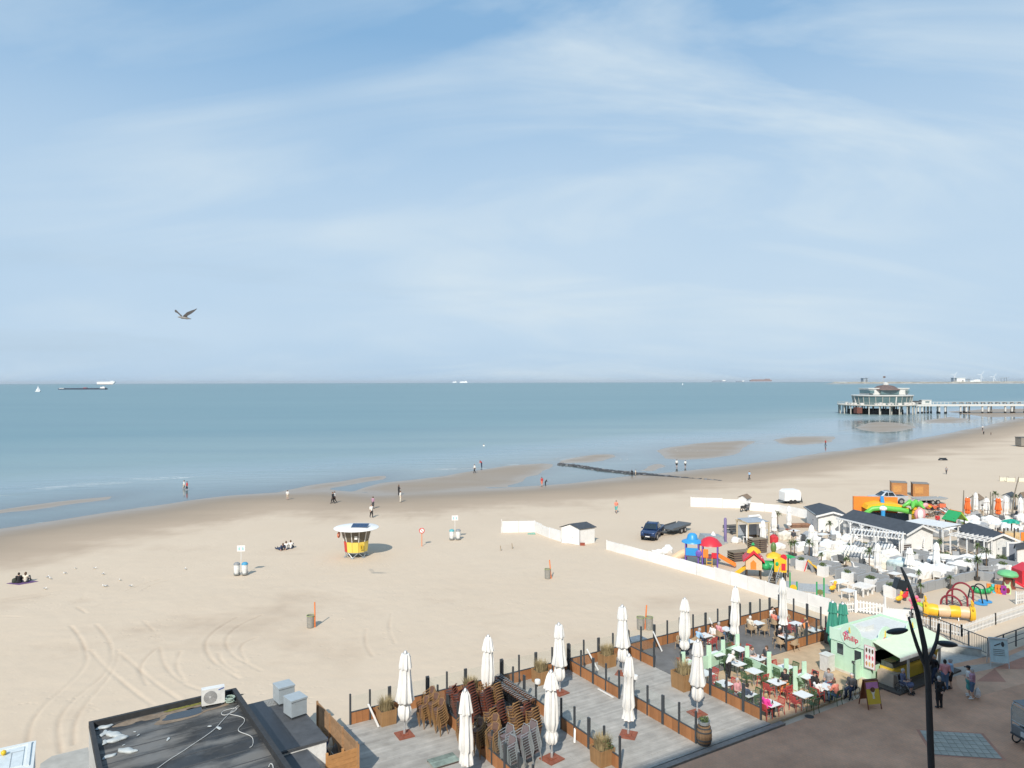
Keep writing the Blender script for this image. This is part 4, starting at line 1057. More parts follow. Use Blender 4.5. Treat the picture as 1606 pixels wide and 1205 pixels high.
def cafe(p, name, chairs, tz=.13, rot=0.0, dist=.62):
	"""a table and its chairs; chairs: string like 'rs gl' (kind + side)"""
	base = G(p[0], p[1], .75 + tz); base.z = tz
	table('white square table ' + name, base, ALPHA + rot, 'white café tables')
	for c in chairs.split():
		kit, nm = KITN[c[0]]; d, sw = SIDE[c[1]]; d += rot
		dirv = Vector((math.cos(d), math.sin(d), 0))
		pp = base + dirv * dist; aa = ab(pp)[0]
		if aa < 19.15: pp = pp + U * (19.15 - aa)
		kit('%s, %s side of table %s' % (nm, sw, name), pp, d + math.pi / 2, 'café chairs')
	return base
def at5(x, y): return (1040 + x / 4.635, 900 + y / 4.635)
T = {}
for k, xy, name, ch in [
	(1, (170, 488), 'behind the leftmost terrace parasol', 'te ts'),
	(2, (300, 445), 'where the blue-shirted diner sits', 'rl'), (3, (455, 400), 'beside the pink-shirted diner', 'te gl'),
	(4, (680, 355), 'of the pale-shirted diner by the sand', 'te tl ts'), (5, (850, 318), 'behind the parasol of the terrace corner', 'te'),
	(6, (965, 360), 'with red chairs near the terrace corner', 'rs rw re'), (7, (1085, 405), 'at the far end windbreak', 'ts tw te'),
	(8, (890, 455), 'inside the timber front', 'tw te tl')]:
	T[k] = cafe(at5(*xy), name, ch)
for k, xy, name, ch in [
	(9, (385, 580), 'at the seaward end of the mint partition', 'gl ge'), (10, (180, 640), 'nearest the tall planter', 'gl'),
	(11, (550, 545), 'between the two middle parasols', 'gs re rl gw'), (12, (690, 610), 'of the grey-shirted diner', 'gw rl gl'),
	(13, (535, 650), 'over which the waiter leans', 'gs ge'), (14, (655, 705), 'behind the first mint divider', 'rl ge gw'),
	(15, (300, 720), 'close behind the big planter', 'gs re'), (16, (435, 795), 'by the divider glass', 'rs re gw gl'),
	(17, (610, 870), 'of the couple behind the windbreak', 'ge rs'), (18, (820, 785), 'in front of the sunglassed diner', 'rl gs rw'),
	(19, (775, 940), 'by the woman in magenta', 'rw re gs'), (20, (890, 675), 'on the gravel nearest the asphalt', 'rs gw ge rl'),
	(21, (1030, 740), 'beside the rightmost mint post', 'gs re gw'), (22, (1010, 875), 'at the front paving edge', 'rw gl ge rs')]:
	T[k] = cafe(at5(*xy), name, ch, .12)
T[23] = cafe((1250 + 265 / 6.025, 940 + 822 / 6.025), 'of the party with the wheelchair user', 'rw rs gl', .12)
m_mint = mat('mint_green_paint', (.52, .74, .57), .5, var=.05, scale=2, dirt=.06)
def partition(q, tx):
	pts = [z5(*p) for p in q]; o = pts[0]
	t = thing('mint_partition', tx, 'partition', o, 0, 'mint partitions of the café'); n = len(pts)
	for i, p in enumerate(pts): obj('post', MB().box((p.x - o.x, p.y - o.y, .74), (.26, .07, 1.48), ALPHA - .5), m_mint, t)
	for a, b in zip(pts[:-1], pts[1:]): obj('panel', MB().beam(a - o + Vector((0, 0, .44)), b - o + Vector((0, 0, .44)), .04, .80), m_mint, t)
partition([(330, 690), (430, 650), (535, 605)], 'mint green low partition at the seaward side of the gravel terrace')
partition([(140, 745), (325, 690)], 'short mint green partition beside the tall planter')
partition([(605, 700), (765, 780)], 'mint green partition in the middle of the tables')
partition([(765, 745), (890, 800)], 'mint green partition behind the sunglassed diner')
partition([(955, 860), (1020, 822)], 'mint green partition at the right of the tables')
DG = 'people on the café terrace'
def near(k, d, r=.66):
	b = T[k]; p = Vector((b.x + math.cos(d) * r, b.y + math.sin(d) * r, b.z)); aa = ab(p)[0]
	return p + U * max(0, 19.2 - aa)
def diner(k, side, label, chair=None, **kw):
	d = SIDE[side][0]; p = near(k, d)
	if chair: kit, nm = KITN[chair]; kit('%s under the %s' % (nm, label.split(' ', 1)[0] + ' ' + ' '.join(label.split(' ')[1:5])), p, d + math.pi / 2, 'café chairs')
	person(label, p, d + math.pi, group=DG, **kw)
diner(2, 'w', 'seated man in light blue shirt with his back to the sea', 't', pose='sitlean', top='sky', bot='navy', hair='hair_grey')
diner(2, 'e', 'seated woman in white top and beige trousers at a sunny table', 't', pose='sit', top='white', bot='cream', hair='hair_brown')
diner(3, 'w', 'seated man in pink shirt beside the sand windbreak', 't', pose='sit', top='pink', bot='denim', hair='hair_grey')
diner(4, 'w', 'seated person in pale beige shirt leaning back by the sand', 't', pose='sitback', top='cream', bot='beige', hair='hair_white')
diner(5, 'w', 'seated person in orange top at the terrace corner', 't', pose='sit', top='coral', bot='khaki', hair='hair_brown')
diner(5, 's', 'seated person in white shirt half hidden by the corner parasol', 't', pose='sit', top='white', bot='navy', hair='hair_dark')
diner(7, 's', 'seated person in tan orange top by the end windbreak', None, pose='sitlean', top='orange', bot='khaki', hair='hair_brown')
diner(6, 'l', 'seated person in dark clothes near the red chairs', 't', pose='sit', top='charcoal', bot='beige', hair='hair_blond')
diner(8, 's', 'seated person in black under the corner parasol', 't', pose='sitlean', top='black', bot='black', hair='hair_white')
diner(12, 's', 'seated man in grey shirt facing the promenade', 'r', pose='sitlean', top='grey', bot='navy', hair='hair_brown')
diner(12, 'e', 'seated person in dark top next to the grey-shirted man', 'r', pose='sit', top='charcoal', bot='cream', hair='hair_brown')
diner(17, 'w', 'seated person in navy jacket with a red bag behind the glass', 'g', pose='sitlean', top='navy', topo='long', bot='black', hair='hair_dark')
diner(17, 's', 'seated bald man in pale pink shirt behind the windbreak', None, pose='sit', top='pink', bot='grey', hair='hair_grey')
diner(18, 'e', 'seated person in black top and orange trousers wearing sunglasses', 'g', pose='sit', top='black', bot='orange', hair='hair_brown', hairo='long')
diner(19, 'w', 'seated woman in magenta jacket beside the last windbreak post', None, pose='sit', top='magenta', topo='long', bot='black', hair='hair_blond')
pw = near(13, WEST, .8); person('standing waiter in white shirt and black apron leaning over a table', pw, EAST, 'bend', 'white', 'black', 'hair_white', group=DG)
diner(23, 'w', 'seated woman in white jacket with long dark hair at the wheelchair table', None, pose='sit', top='white', topo='long', bot='charcoal', hair='hair_dark', hairo='long')
diner(23, 's', 'seated man in black jacket and cap at the wheelchair table', None, pose='sit', top='black', topo='long', bot='black', hair='hair_dark', hat='black')
diner(23, 'l', 'seated woman in coral top and jeans with her back to the promenade', None, pose='sitlean', top='coral', bot='denim', hair='hair_brown')
pq = near(23, EAST, 1.0) + N * .55; red('red metal chair under the grey-bearded man in pale shirt', pq, WEST - math.pi / 2 - .5, 'café chairs')
person('seated grey-bearded man in pale shirt at the wheelchair table', pq, WEST + .3, 'sit', 'grey', 'denim', 'hair_brown', group=DG)
m_tyre = mat('black_rubber', (.025, .025, .027), .8)
def wheelchair():
	t = thing('wheelchair', 'x', 'wheelchair')
	obj('seat', MB().box((0, 0, .47), (.44, .42, .04)), m_blk, t); obj('backrest', MB().box((0, -.24, .72), (.44, .03, .46), 0, ('X', .1)), m_blk, t)
	fr = MB()
	for s in (-1, 1):
		fr.tube([(s * .25, -.30, .98), (s * .25, -.22, .50), (s * .25, .24, .48), (s * .24, .40, .15)], .014, 6); fr.tube([(s * .25, -.38, .96), (s * .25, -.28, .93)], .018, 6)
		fr.tube([(s * .25, -.22, .70), (s * .25, .16, .70), (s * .25, .2, .48)], .014, 6)
	obj('frame', fr, m_grf, t)
	for s in (-1, 1):
		w = obj('wheel', MB().tube([(s * .30, -.10 + .30 * math.cos(a), .31 + .30 * math.sin(a)) for a in np.linspace(0, 6.283, 21)[:-1]], .016, 5, close=True), m_tyre, t)
		sp = MB()
		for k in range(8): a = k * math.pi / 4; sp.tube([(s * .30, -.10, .31), (s * .30, -.10 + .29 * math.cos(a), .31 + .29 * math.sin(a))], .004, 4)
		sp.cyl((s * .27, -.10, .31), (s * .33, -.10, .31), .03, n=8); obj('spokes', sp, m_grf, w)
		obj('caster', MB().tube([(s * .22, .34 + .07 * math.cos(a), .085 + .07 * math.sin(a)) for a in np.linspace(0, 6.283, 11)[:-1]], .014, 5, close=True), m_tyre, t)
		obj('footrest', MB().box((s * .12, .44, .12), (.16, .14, .02)), m_blk, t)
	return t
wch = Kit(wheelchair)
p = z6(505, 925); wch('wheelchair at the café table by the kiosk wall', p, WEST - math.pi / 2 + .15, 'wheelchairs')
person('white-haired man in dark jacket sitting in the wheelchair at the café table', p, WEST + .15, 'sit', 'charcoal', 'navy', 'hair_white', topo='long', group=DG)
p = G(1417, 1086, .11); wch('wheelchair on the promenade in front of the kiosk counter', p, LAND + .25 - math.pi / 2, 'wheelchairs')
person('woman in blue floral dress sitting in the wheelchair before the kiosk counter', p, LAND + .25, 'sit', 'floral', 'floral', 'hair_grey', boto='skirt', group=DG)
m_cup = mat('dark_table_menu', (.05, .05, .055), .5)
for k in (19, 18, 8, 16, 12, 20):
	b = T[k]; t = thing('menu_holder', 'small black menu holder on the table ' + {19: 'of the woman in magenta', 18: 'before the sunglassed diner', 8: 'inside the timber front windbreak', 16: 'between red and green chairs', 12: 'of the grey-shirted diner', 20: 'nearest the upper terrace'}[k], 'menu', (b.x + .08, b.y - .05, b.z + .752), ALPHA + k)
	obj('card', MB().box((0, 0, .08), (.12, .012, .15)), m_cup, t); obj('foot', MB().box((0, 0, .008), (.13, .07, .016)), m_cup, t)
t = thing('tarpaulin', 'folded grey blue tarpaulin behind the glass by the tan chairs', 'tarpaulin', L(20.0, .75, .02), ALPHA)
obj('sheet', MB().box((0, 0, .3), (1.9, .9, .55)).box((.2, 0, .60), (1.2, .8, .1)), mat('grey_blue_tarp', (.16, .20, .26), .6, var=.2, scale=2, bump=.6, bscale=3), t)
def pix(name, rows, pal, size, parent, mtx): pass
m_mint2 = mat('pale_mint_fascia', (.60, .80, .66), .5, var=.04, scale=2)
m_dark = mat('dark_interior', (.02, .022, .024), .7)
m_pane = mat('dark_window_glass', (.04, .055, .06), .08, spec=.8)
m_pinkp = mat('raspberry_red_lettering', (.62, .03, .10), .5)
m_yel = mat('warm_yellow_panel', (.72, .52, .06), .5, var=.05)
m_wroof = mat('white_roof_sheet', (.66, .67, .65), .6, var=.06, dirt=.12)
def disc(mb, c, r, axis, th=.04, n=28):
	"""round board in the y-z plane (axis x) or x-z plane (axis y)"""
	c = Vector(c)
	ring = [(r * math.cos(2 * math.pi * i / n), r * math.sin(2 * math.pi * i / n)) for i in range(n)]
	if axis == 'x': mb.prism([(c.y + u, c.z + v) for u, v in ring], c.x - th / 2, c.x + th / 2, 'X')
	else: mb.prism([(c.x + u, c.z + v) for u, v in ring], c.y - th / 2, c.y + th / 2, 'Y')
	return mb
def kiosk():
	Lx, Ly, Hh = 5.2, 2.65, 2.5
	t = thing('ice_cream_kiosk', 'mint green ice cream kiosk with round signs and a pale awning', 'kiosk', L(28.2, -11.0, .115), ALPHA)
	w = MB()
	w.box((.04, Ly / 2, 1.25), (.08, Ly, 2.5)); w.box((Lx / 2, Ly - .04, 1.25), (Lx - .16, .08, 2.5)); w.box((Lx - .04, Ly / 2, 1.25), (.08, Ly, 2.5))
	w.box((Lx / 2, .04, .45), (Lx - .16, .08, .9)); w.box((Lx / 2, .04, 2.2), (Lx - .16, .08, .6)); w.box((.2, .04, 1.4), (.24, .08, 1.0)); w.box((Lx - .2, .04, 1.4), (.24, .08, 1.0))
	obj('wall', w, m_mint, t)
	obj('roof', MB().box((Lx / 2, Ly / 2, 2.36), (Lx - .2, Ly - .2, .06)), m_wroof, t)
	rv = MB().box((1.9, 1.6, 2.52), (.9, .6, .3)); obj('roof_vent', rv, m_wroof, t)
	obj('fascia', MB().box((-.035, Ly / 2, 2.2), (.065, Ly + .1, .72)).box((Lx / 2 + .02, -.04, 2.2), (Lx + .04, .07, .72)), m_mint2, t)
	obj('interior', MB().box((Lx / 2, 1.5, 1.35), (Lx - .4, .05, 1.0)).box((Lx / 2, .8, .88), (Lx - .4, 1.3, .04)), m_dark, t)
	for y, z0, z1, wd in ((Ly - .66, 1.05, 1.72, .42), (Ly - 1.22, 1.0, 1.68, .40), (.82, .85, 1.62, .44)):
		f = obj('window', MB().box((-.012, y, (z0 + z1) / 2), (.03, wd + .08, z1 - z0 + .08)), m_mint2, t)
		obj('pane', MB().box((-.022, y, (z0 + z1) / 2), (.02, wd, z1 - z0)), m_pane, f)
	d = obj('door', MB().box((-.015, Ly - 1.22, .92), (.035, .62, 1.72)), m_mint, t)
	obj('handle', MB().box((-.05, Ly - 1.47, .85), (.04, .03, .14)), m_anth, d)
	obj('number_plate', MB().box((-.04, 1.1, .82), (.012, .10, .22)), m_anth, d)
	obj('half_door', MB().box((-.26, .64, .62), (.50, .05, 1.15)), m_mint, t)
	obj('plinth', MB().box((-.02, Ly / 2, .07), (.06, Ly, .14)).box((Lx / 2, -.02, .07), (Lx, .06, .14)), mat('pale_plinth', (.6, .58, .5), .8, dirt=.3), t)
	cone_p, cone_y, cone_b = mat('emblem_pink', (.75, .22, .38), .5), mat('emblem_yellow', (.85, .62, .10), .5), mat('emblem_blue', (.30, .62, .72), .5)
	for axis, c in (('x', (-.085, 1.22, 2.42)), ('y', (1.25, -.10, 2.44)), ('y', (4.15, -.10, 2.44))):
		s = obj('round_sign', disc(MB(), c, .70, axis), m_mint2, t)
		c = Vector(c); e = .024
		def P(u, v): return (-u, v)
		def put(nm, poly, m):
			mb = MB()
			if axis == 'x': mb.prism([(c.y - u, c.z + v) for u, v in poly], c.x - e - .012, c.x - e)
			if axis == 'x': mb = MB().prism([(c.y - u, c.z + v) for u, v in poly], c.x - e - .012, c.x - e, 'X')
			else: mb = MB().prism([(c.x + u, c.z + v) for u, v in poly], c.y - e - .012, c.y - e, 'Y')
			obj(nm, mb, m, s)
		circ = lambda u, v, r: [(u + r * math.cos(k * .524), v + r * math.sin(k * .524)) for k in range(12)]
		if axis == 'x':
			put('emblem', circ(-.30, .10, .13), cone_p); put('emblem', circ(-.19, .20, .11), cone_b)
			put('emblem', [(-.20, .12), (-.02, .16), (-.06, .50), (-.12, .50)], cone_y)
			M_ = Matrix(((0, 0, -1, c.x - e - .014), (-1, 0, 0, c.y - .02), (0, 1, 0, c.z - .16), (0, 0, 0, 1)))
			text_mesh('lettering', 'philip', .44, m_pinkp, s, M_, .006, bold=.004)
			M_ = Matrix(((0, 0, -1, c.x - e - .014), (-1, 0, 0, c.y + .42), (0, 1, 0, c.z - .02), (0, 0, 0, 1)))
			text_mesh('lettering', 'O', .30, m_pinkp, s, M_, .006, bold=.004)
		else:
			put('emblem', circ(-.08, -.10, .17), cone_p); put('emblem', circ(.12, -.05, .13), cone_b); put('emblem', [(-.10, .02), (.10, .02), (.03, .46), (-.03, .46)], cone_y)
			put('emblem', circ(.05, -.22, .12), mat('emblem_orange', (.80, .36, .16), .5))
	mbd = obj('menu_board', MB().box((-.14, -.02, 1.52), (.03, .66, 1.34)), mat('pink_board_frame', (.72, .32, .40), .5), t)
	obj('board_face', MB().box((-.16, -.02, 1.52), (.012, .60, 1.28)), mat('white_board_face', (.8, .79, .77), .4), mbd)
	rr = random.Random(2); cols = [(.55, .25, .12), (.70, .15, .2), (.12, .06, .03), (.72, .55, .2), (.5, .1, .1), (.1, .1, .1)]
	for i in range(3):
		for j in range(3):
			y, z = -.02 + (i - 1) * .19, 1.52 + (j - 1) * .40
			cm = cols[(i * 3 + j) % 6]
			obj('picture', MB().prism([(y - .03, z - .13), (y + .03, z - .13), (y + .065, z + .02), (y + .03, z + .13), (y - .03, z + .13), (y - .065, z + .02)], -.172, -.167, 'X'), mat('menu_print_%d' % ((i * 3 + j) % 6), cm, .5), mbd)
	aw = MB(); A = [(.05, -.09, 2.42), (Lx + .1, -.09, 2.42), (Lx + .1, -1.75, 1.98), (.05, -1.75, 1.98)]
	aw.add([Vector(p) for p in A] + [Vector(p) + Vector((0, 0, .03)) for p in A], [(3, 2, 1, 0), (4, 5, 6, 7), (0, 1, 5, 4), (1, 2, 6, 5), (2, 3, 7, 6), (3, 0, 4, 7)])
	ao = obj('awning', aw, mat('pale_mint_awning', (.62, .72, .56), .8, var=.06), t)
	obj('valance', MB().box((Lx / 2 + .07, -1.765, 1.90), (Lx + .05, .02, .2)), mat('white_valance', (.75, .76, .72), .8), ao)
	for x in (1.55, 4.9): obj('post', MB().box((x, -1.35, 1.0), (.11, .11, 2.02)), m_wht, t)
	ct = obj('counter', MB().box((2.5, -.52, .52), (3.6, .8, .85)), m_yel, t)
	obj('display_glass', MB().box((2.5, -.52, 1.10), (3.5, .7, .30)), mat('dark_glass_case', (.08, .10, .09), .1, spec=.8), ct)
	for k in range(6): obj('ice_cream_tub', MB().box((1.1 + k * .56, -.5, 1.27), (.48, .5, .03)), mat('gelato_%d' % k, [(.75, .6, .3), (.35, .6, .2), (.7, .3, .35), (.2, .1, .06), (.75, .7, .6), (.8, .5, .1)][k], .6), ct)
	obj('side_cabinet', MB().box((.5, -.75, .45), (.55, 1.0, .75), 0, ('X', .0)), mat('beige_cabinet', (.5, .42, .34), .7, dirt=.2), t)
	obj('platform', MB().box((3.0, -.98, .03), (6.6, 1.86, .12)), mat('dark_timber_platform', (.10, .085, .075), .8, var=.3, scale=2, stretch=(.4, 3, 1)), t)
kiosk()
m_gcan = mat('sea_green_parasol_canvas', (.05, .27, .20), .75, var=.15, scale=5, stretch=(2, 2, .3))
gp = Kit(parasol_make('flared', 9, 3.5, m_gcan, .3))
gp('closed sea green parasol behind the kiosk, seaward one', L(30.25, -7.05, .12), .4, 'green parasols behind the kiosk')
gp('closed sea green parasol behind the kiosk, landward one', L(30.5, -7.6, .12), 1.1, 'green parasols behind the kiosk')
for a, b, c, tx in ((27.6, -8.5, (.62, .62, .6), 'white slatted bin against the back corner of the kiosk'), (31.9, -5.75, (.07, .075, .08), 'dark wheeled bin with red lid by the timber windbreak')):
	t = thing('refuse_bin', tx, 'bin', L(a, b, .12), ALPHA)
	bm = mat('bin_' + ('white' if c[0] > .3 else 'dark'), c, .6)
	for k in range(6): obj('slat', MB().box(((k - 2.5) * .105, -.3, .48), (.095, .03, .94)), bm, t)
	obj('body', MB().prism([(-.32, -.27), (.32, -.27), (.3, .3), (-.3, .3)], .02, .95), bm, t)
	obj('lid', MB().prism([(-.34, -.32), (.34, -.32), (.34, .33), (-.34, .33)], .96, 1.02), mat('red_lid', (.5, .04, .05), .5) if c[0] < .3 else bm, t)
def a_board(p, rz, tx, face, frame, H=1.25, W=.72):
	t = thing('sandwich_board', tx, 'sign', p, rz)
	for s in (-1, 1):
		pn = obj('panel', MB().box((0, 0, 0), (W - .08, .02, H * .80)), face if s < 0 else frame, t); pn.location = (0, s * .22, H * .58); pn.rotation_euler = (s * .26, 0, 0)
		for x in (-1, 1): obj('leg', MB().beam((x * (W / 2 - .03), s * .40, 0), (x * (W / 2 - .03), s * .06, H), .05, .04), frame, t)
		obj('rail', MB().beam((-W / 2, s * .07, H), (W / 2, s * .07, H), .05, .06), frame, t)
	return t
m_frame = mat('brown_wood_frame', (.20, .075, .04), .6)
t = a_board(G(1363.5, 1108, .1), LAND + math.pi / 2 - .35, 'brown framed sandwich board with a yellow and pink ice cream poster', m_yel, m_frame, 1.45, .85)
pf = [c for c in t.children if c.name.startswith('panel')][0]
obj('poster_band', MB().box((0, -.014, .38), (.74, .008, .34)), mat('poster_pink', (.62, .25, .50), .5), pf)
obj('poster_cup', MB().prism([(-.07, -.30), (.07, -.30), (.04, -.12), (.15, .12), (-.15, .12), (-.04, -.12)], -.022, -.012, 'Y'), mat('poster_white', (.8, .75, .65), .5), pf)
obj('poster_scoop', MB().prism([(.15 * math.cos(k * .6), .16 + .13 * math.sin(k * .6)) for k in range(10)], -.030, -.023, 'Y'), mat('poster_brown', (.16, .07, .04), .5), pf)
t = a_board(G(1444, 1052, .2), LAND + math.pi / 2 + .2, 'dark blue chalkboard easel beside the kiosk counter', mat('chalkboard', (.04, .055, .085), .6), m_anth, 1.3, .75)
pf = [c for c in t.children if c.name.startswith('panel')][0]
rr = random.Random(8)
for k in range(7): obj('chalk_line', MB().box((rr.uniform(-.08, .08), -.013, .38 - k * .115), (rr.uniform(.25, .48), .006, .035)), mat('chalk', (.6, .62, .64), .9), pf)
t = a_board(G(1564, 1044, .1), -.3, 'pale blue information board with dark pictograms at the railing', mat('pale_blue_board', (.55, .72, .76), .5), mat('white_board_frame', (.65, .66, .66), .5), 1.7, 1.05)
pf = [c for c in t.children if c.name.startswith('panel')][0]
obj('pictogram', MB().beam((-.25, -.02, .30), (.1, -.02, .46), .008, .06), m_anth, pf); obj('pictogram', MB().prism([(.22 + .09 * math.cos(k * .7), .42 + .16 * math.sin(k * .7)) for k in range(9)], -.02, -.012, 'Y'), m_anth, pf)
for k in range(4): obj('text_line', MB().box((-.02, -.016, .08 - k * .11), (.62, .008, .03)), m_anth, pf)
PGp = 'people on the promenade'
person('elderly man in black suit standing with his hands behind his back', G(1472, 1111, .1), R(95), 'back', 'black', 'black', 'hair_grey', topo='long', group=PGp)
person('man in black jacket and jeans walking past the kiosk counter', G(1464, 1073, .1), R(190), 'walk', 'black', 'navy', 'hair_grey', topo='long', group=PGp)
person('man in pink shirt and jeans standing before the kiosk', G(1481, 1082, .1), R(70), 'hold', 'pink', 'denim', 'hair_dark', topo='long', group=PGp)
person('man in light blue T-shirt and black shorts near the kiosk', G(1490, 1080, .1), R(150), 'stand', 'sky', 'black', 'hair_grey', boto='short', group=PGp)
person('person in mauve shirt and denim shorts carrying a white bag', G(1524, 1097, .1), R(140), 'hold', 'mauve', 'denim', 'hair_grey', 'white', boto='short', group=PGp)
person('person in white top and teal skirt partly hidden by the one in mauve', G(1518.5, 1091.5, .1), R(150), 'hold', 'white', 'teal', 'hair_dark', 'white', boto='skirt', hat='black', group=PGp, sc=.97)
t = thing('carrier_bag', 'white plastic carrier bag held by the person in mauve', 'bag', G(1531.5, 1096, .1) + Vector((.02, 0, .08)))
obj('bag', MB().lathe([(.10, 0), (.17, .12), (.15, .32), (.08, .46), (.04, .52)], 14, fold=5, amp=.12), mat('white_plastic', (.72, .73, .74), .4), t, smooth=True)
obj('handles', MB().tube([(-.05, 0, .5), (-.04, 0, .62), (.04, 0, .62), (.05, 0, .5)], .008, 5), mat('white_plastic', (1, 1, 1)), t)
person('customer in white beige clothes at the kiosk counter, left one', G(1419, 1056, .25), SEA + .1, 'hold', 'cream', 'cream', 'hair_brown', topo='long', group=PGp)
person('customer in white clothes leaning at the kiosk counter, right one', G(1431, 1054, .25), SEA - .3, 'bend', 'white', 'cream', 'hair_blond', topo='long', group=PGp)
t = thing('cone_figure', 'large yellow ice cream cone figure at the end of the kiosk', 'figure', G(1463, 1045, .1))
obj('cone', MB().lathe([(.05, .05), (.1, .1), (.20, .75), (.23, .95)], 16), mat('wafer_yellow', (.70, .42, .06), .6, var=.2, scale=12), t, smooth=True)
obj('scoop', MB().lathe([(.24, .95), (.26, 1.05), (.20, 1.25), (.10, 1.45), (.02, 1.58)], 16, fold=3, amp=.06), m_yel, t, smooth=True)
obj('stand', MB().lathe([(.25, 0), (.25, .05), (.05, .08)], 16), m_anth, t)
def lamp():
	base = G(1461, 1226, PZ); D = base.y; k = D / F_PX
	def W(px, py, dy=0.0): return Vector(((px - CX) * k - base.x, dy, CAM_H - (py - hz(px)) * k - PZ))
	t = thing('street_lamp', 'tall dark curved street lamp with two drooping arms on the promenade', 'street lamp', base)
	m = mat('dark_blue_grey_lamp_steel', (.035, .045, .055), .4, .3)
	pts = [(1460, 1226), (1458.6, 1190), (1456.5, 1130), (1454.5, 1069), (1449, 1015), (1438, 961), (1426, 922), (1419, 904), (1412.5, 890)]
	rad = [.15, .145, .14, .13, .12, .105, .09, .08, .045]
	obj('pole', MB().tube([W(*p) for p in pts], rad, 14), m, t, smooth=True)
	obj('base_collar', MB().lathe([(.28, 0), (.28, .06), (.2, .12)], 16), m, t)
	for q, hd in ((([(1453, 1050), (1446, 1036), (1437, 1012), (1430, 990), (1424, 968)]), (1406, 990, -1)), ([(1453, 1040), (1461, 1024), (1468, 1006), (1470.5, 990), (1471.5, 978)], (1484, 1010, 1))):
		a = obj('arm', MB().tube([W(*p) for p in q], [.085, .085, .08, .07, .045], 10), m, t, smooth=True)
		c = W(hd[0], hd[1]); h = obj('lamp_head', MB().ball((0, 0, 0), (.50, .17, .13), 18, 10), m, a, smooth=True); h.location = c; h.rotation_euler = (0, hd[2] * .12, 0)
		g = obj('diffuser', MB().ball((0, 0, -.03), (.40, .13, .125), 14, 8), mat('lamp_glass', (.4, .42, .42), .2), a, smooth=True); g.location = c; g.rotation_euler = (0, hd[2] * .12, 0)
	fl = obj('floodlight', MB().box((0, 0, 0), (.40, .34, .42)).box((-.22, 0, 0), (.06, .38, .48)), m, t); fl.location = W(1412, 917); fl.rotation_euler = (0, .3, 0)
	obj('bracket', MB().beam(W(1414, 927), W(1425, 926), .05), m, t)
lamp()
def railing(pts, tx, infill, H=1.1):
	o = pts[0]; t = thing('railing', tx, 'railing', o)
	top = MB(); n = len(pts)
	for a, b in zip(pts[:-1], pts[1:]):
		for z in ((H, .12) if infill else (H, .72, .38)): top.beam(a - o + Vector((0, 0, z)), b - o + Vector((0, 0, z)), .05 if z == H else .03)
	obj('rail', top, m_anth, t)
	bars = MB()
	for a, b in zip(pts[:-1], pts[1:]):
		ln = (b - a).length; k = max(1, round(ln / 1.6))
		for i in range(k + 1): p = a.lerp(b, i / k) - o; obj('post', MB().box((p.x, p.y, H / 2), (.07, .07, H), ALPHA), m_anth, t)
		if infill:
			for i in range(int(ln / .13)): p = a.lerp(b, (i + .5) / int(ln / .13)) - o; bars.cyl(p + Vector((0, 0, .12)), p + Vector((0, 0, H)), .011, n=5)
	if infill: bo = obj('bars', bars, m_anth, t); bo['kind'] = 'stuff'
railing([L(40.6, -6.3, .1), L(39.6, -9.6, .1), L(38.75, -12.4, .1)], 'dark metal railing with close bars beside the beach ramp', True)
railing([L(38.75, -12.55, .1), L(52, -12.65, .1)], 'dark open railing with three bars along the right end of the promenade', False)
flat('ramp', [L(34.7, -11.9), L(34.7, -8.2), L(40.0, -8.2), L(38.7, -12.35), L(37.8, -12.3)], .06, mat('grey_ramp_concrete', (.42, .41, .38), .85, var=.12, dirt=.3), thick=.4)
t = thing('ramp_wall', 'low pale concrete wall edging the beach ramp behind the kiosk', 'wall', L(37.2, -10.2, .06), ALPHA + R(-60)); obj('wall', MB().box((0, 0, .22), (4.6, .28, .44)), mat('pale_concrete', (.56, .55, .51), .85, dirt=.3), t)
obj('coping', MB().box((0, 0, .465), (4.64, .34, .05)), mat('grey_coping', (.33, .33, .33), .8), t)
t = thing('timber_edge', 'weathered timber beam step between kiosk and ramp', 'step', L(35.4, -10.6, .07), ALPHA + .3)
for k in range(3): obj('sleeper', MB().box((0, k * .3, .09), (2.4, .26, .18)), mat('old_sleeper', (.14, .115, .09), .9, var=.3, scale=3), t)
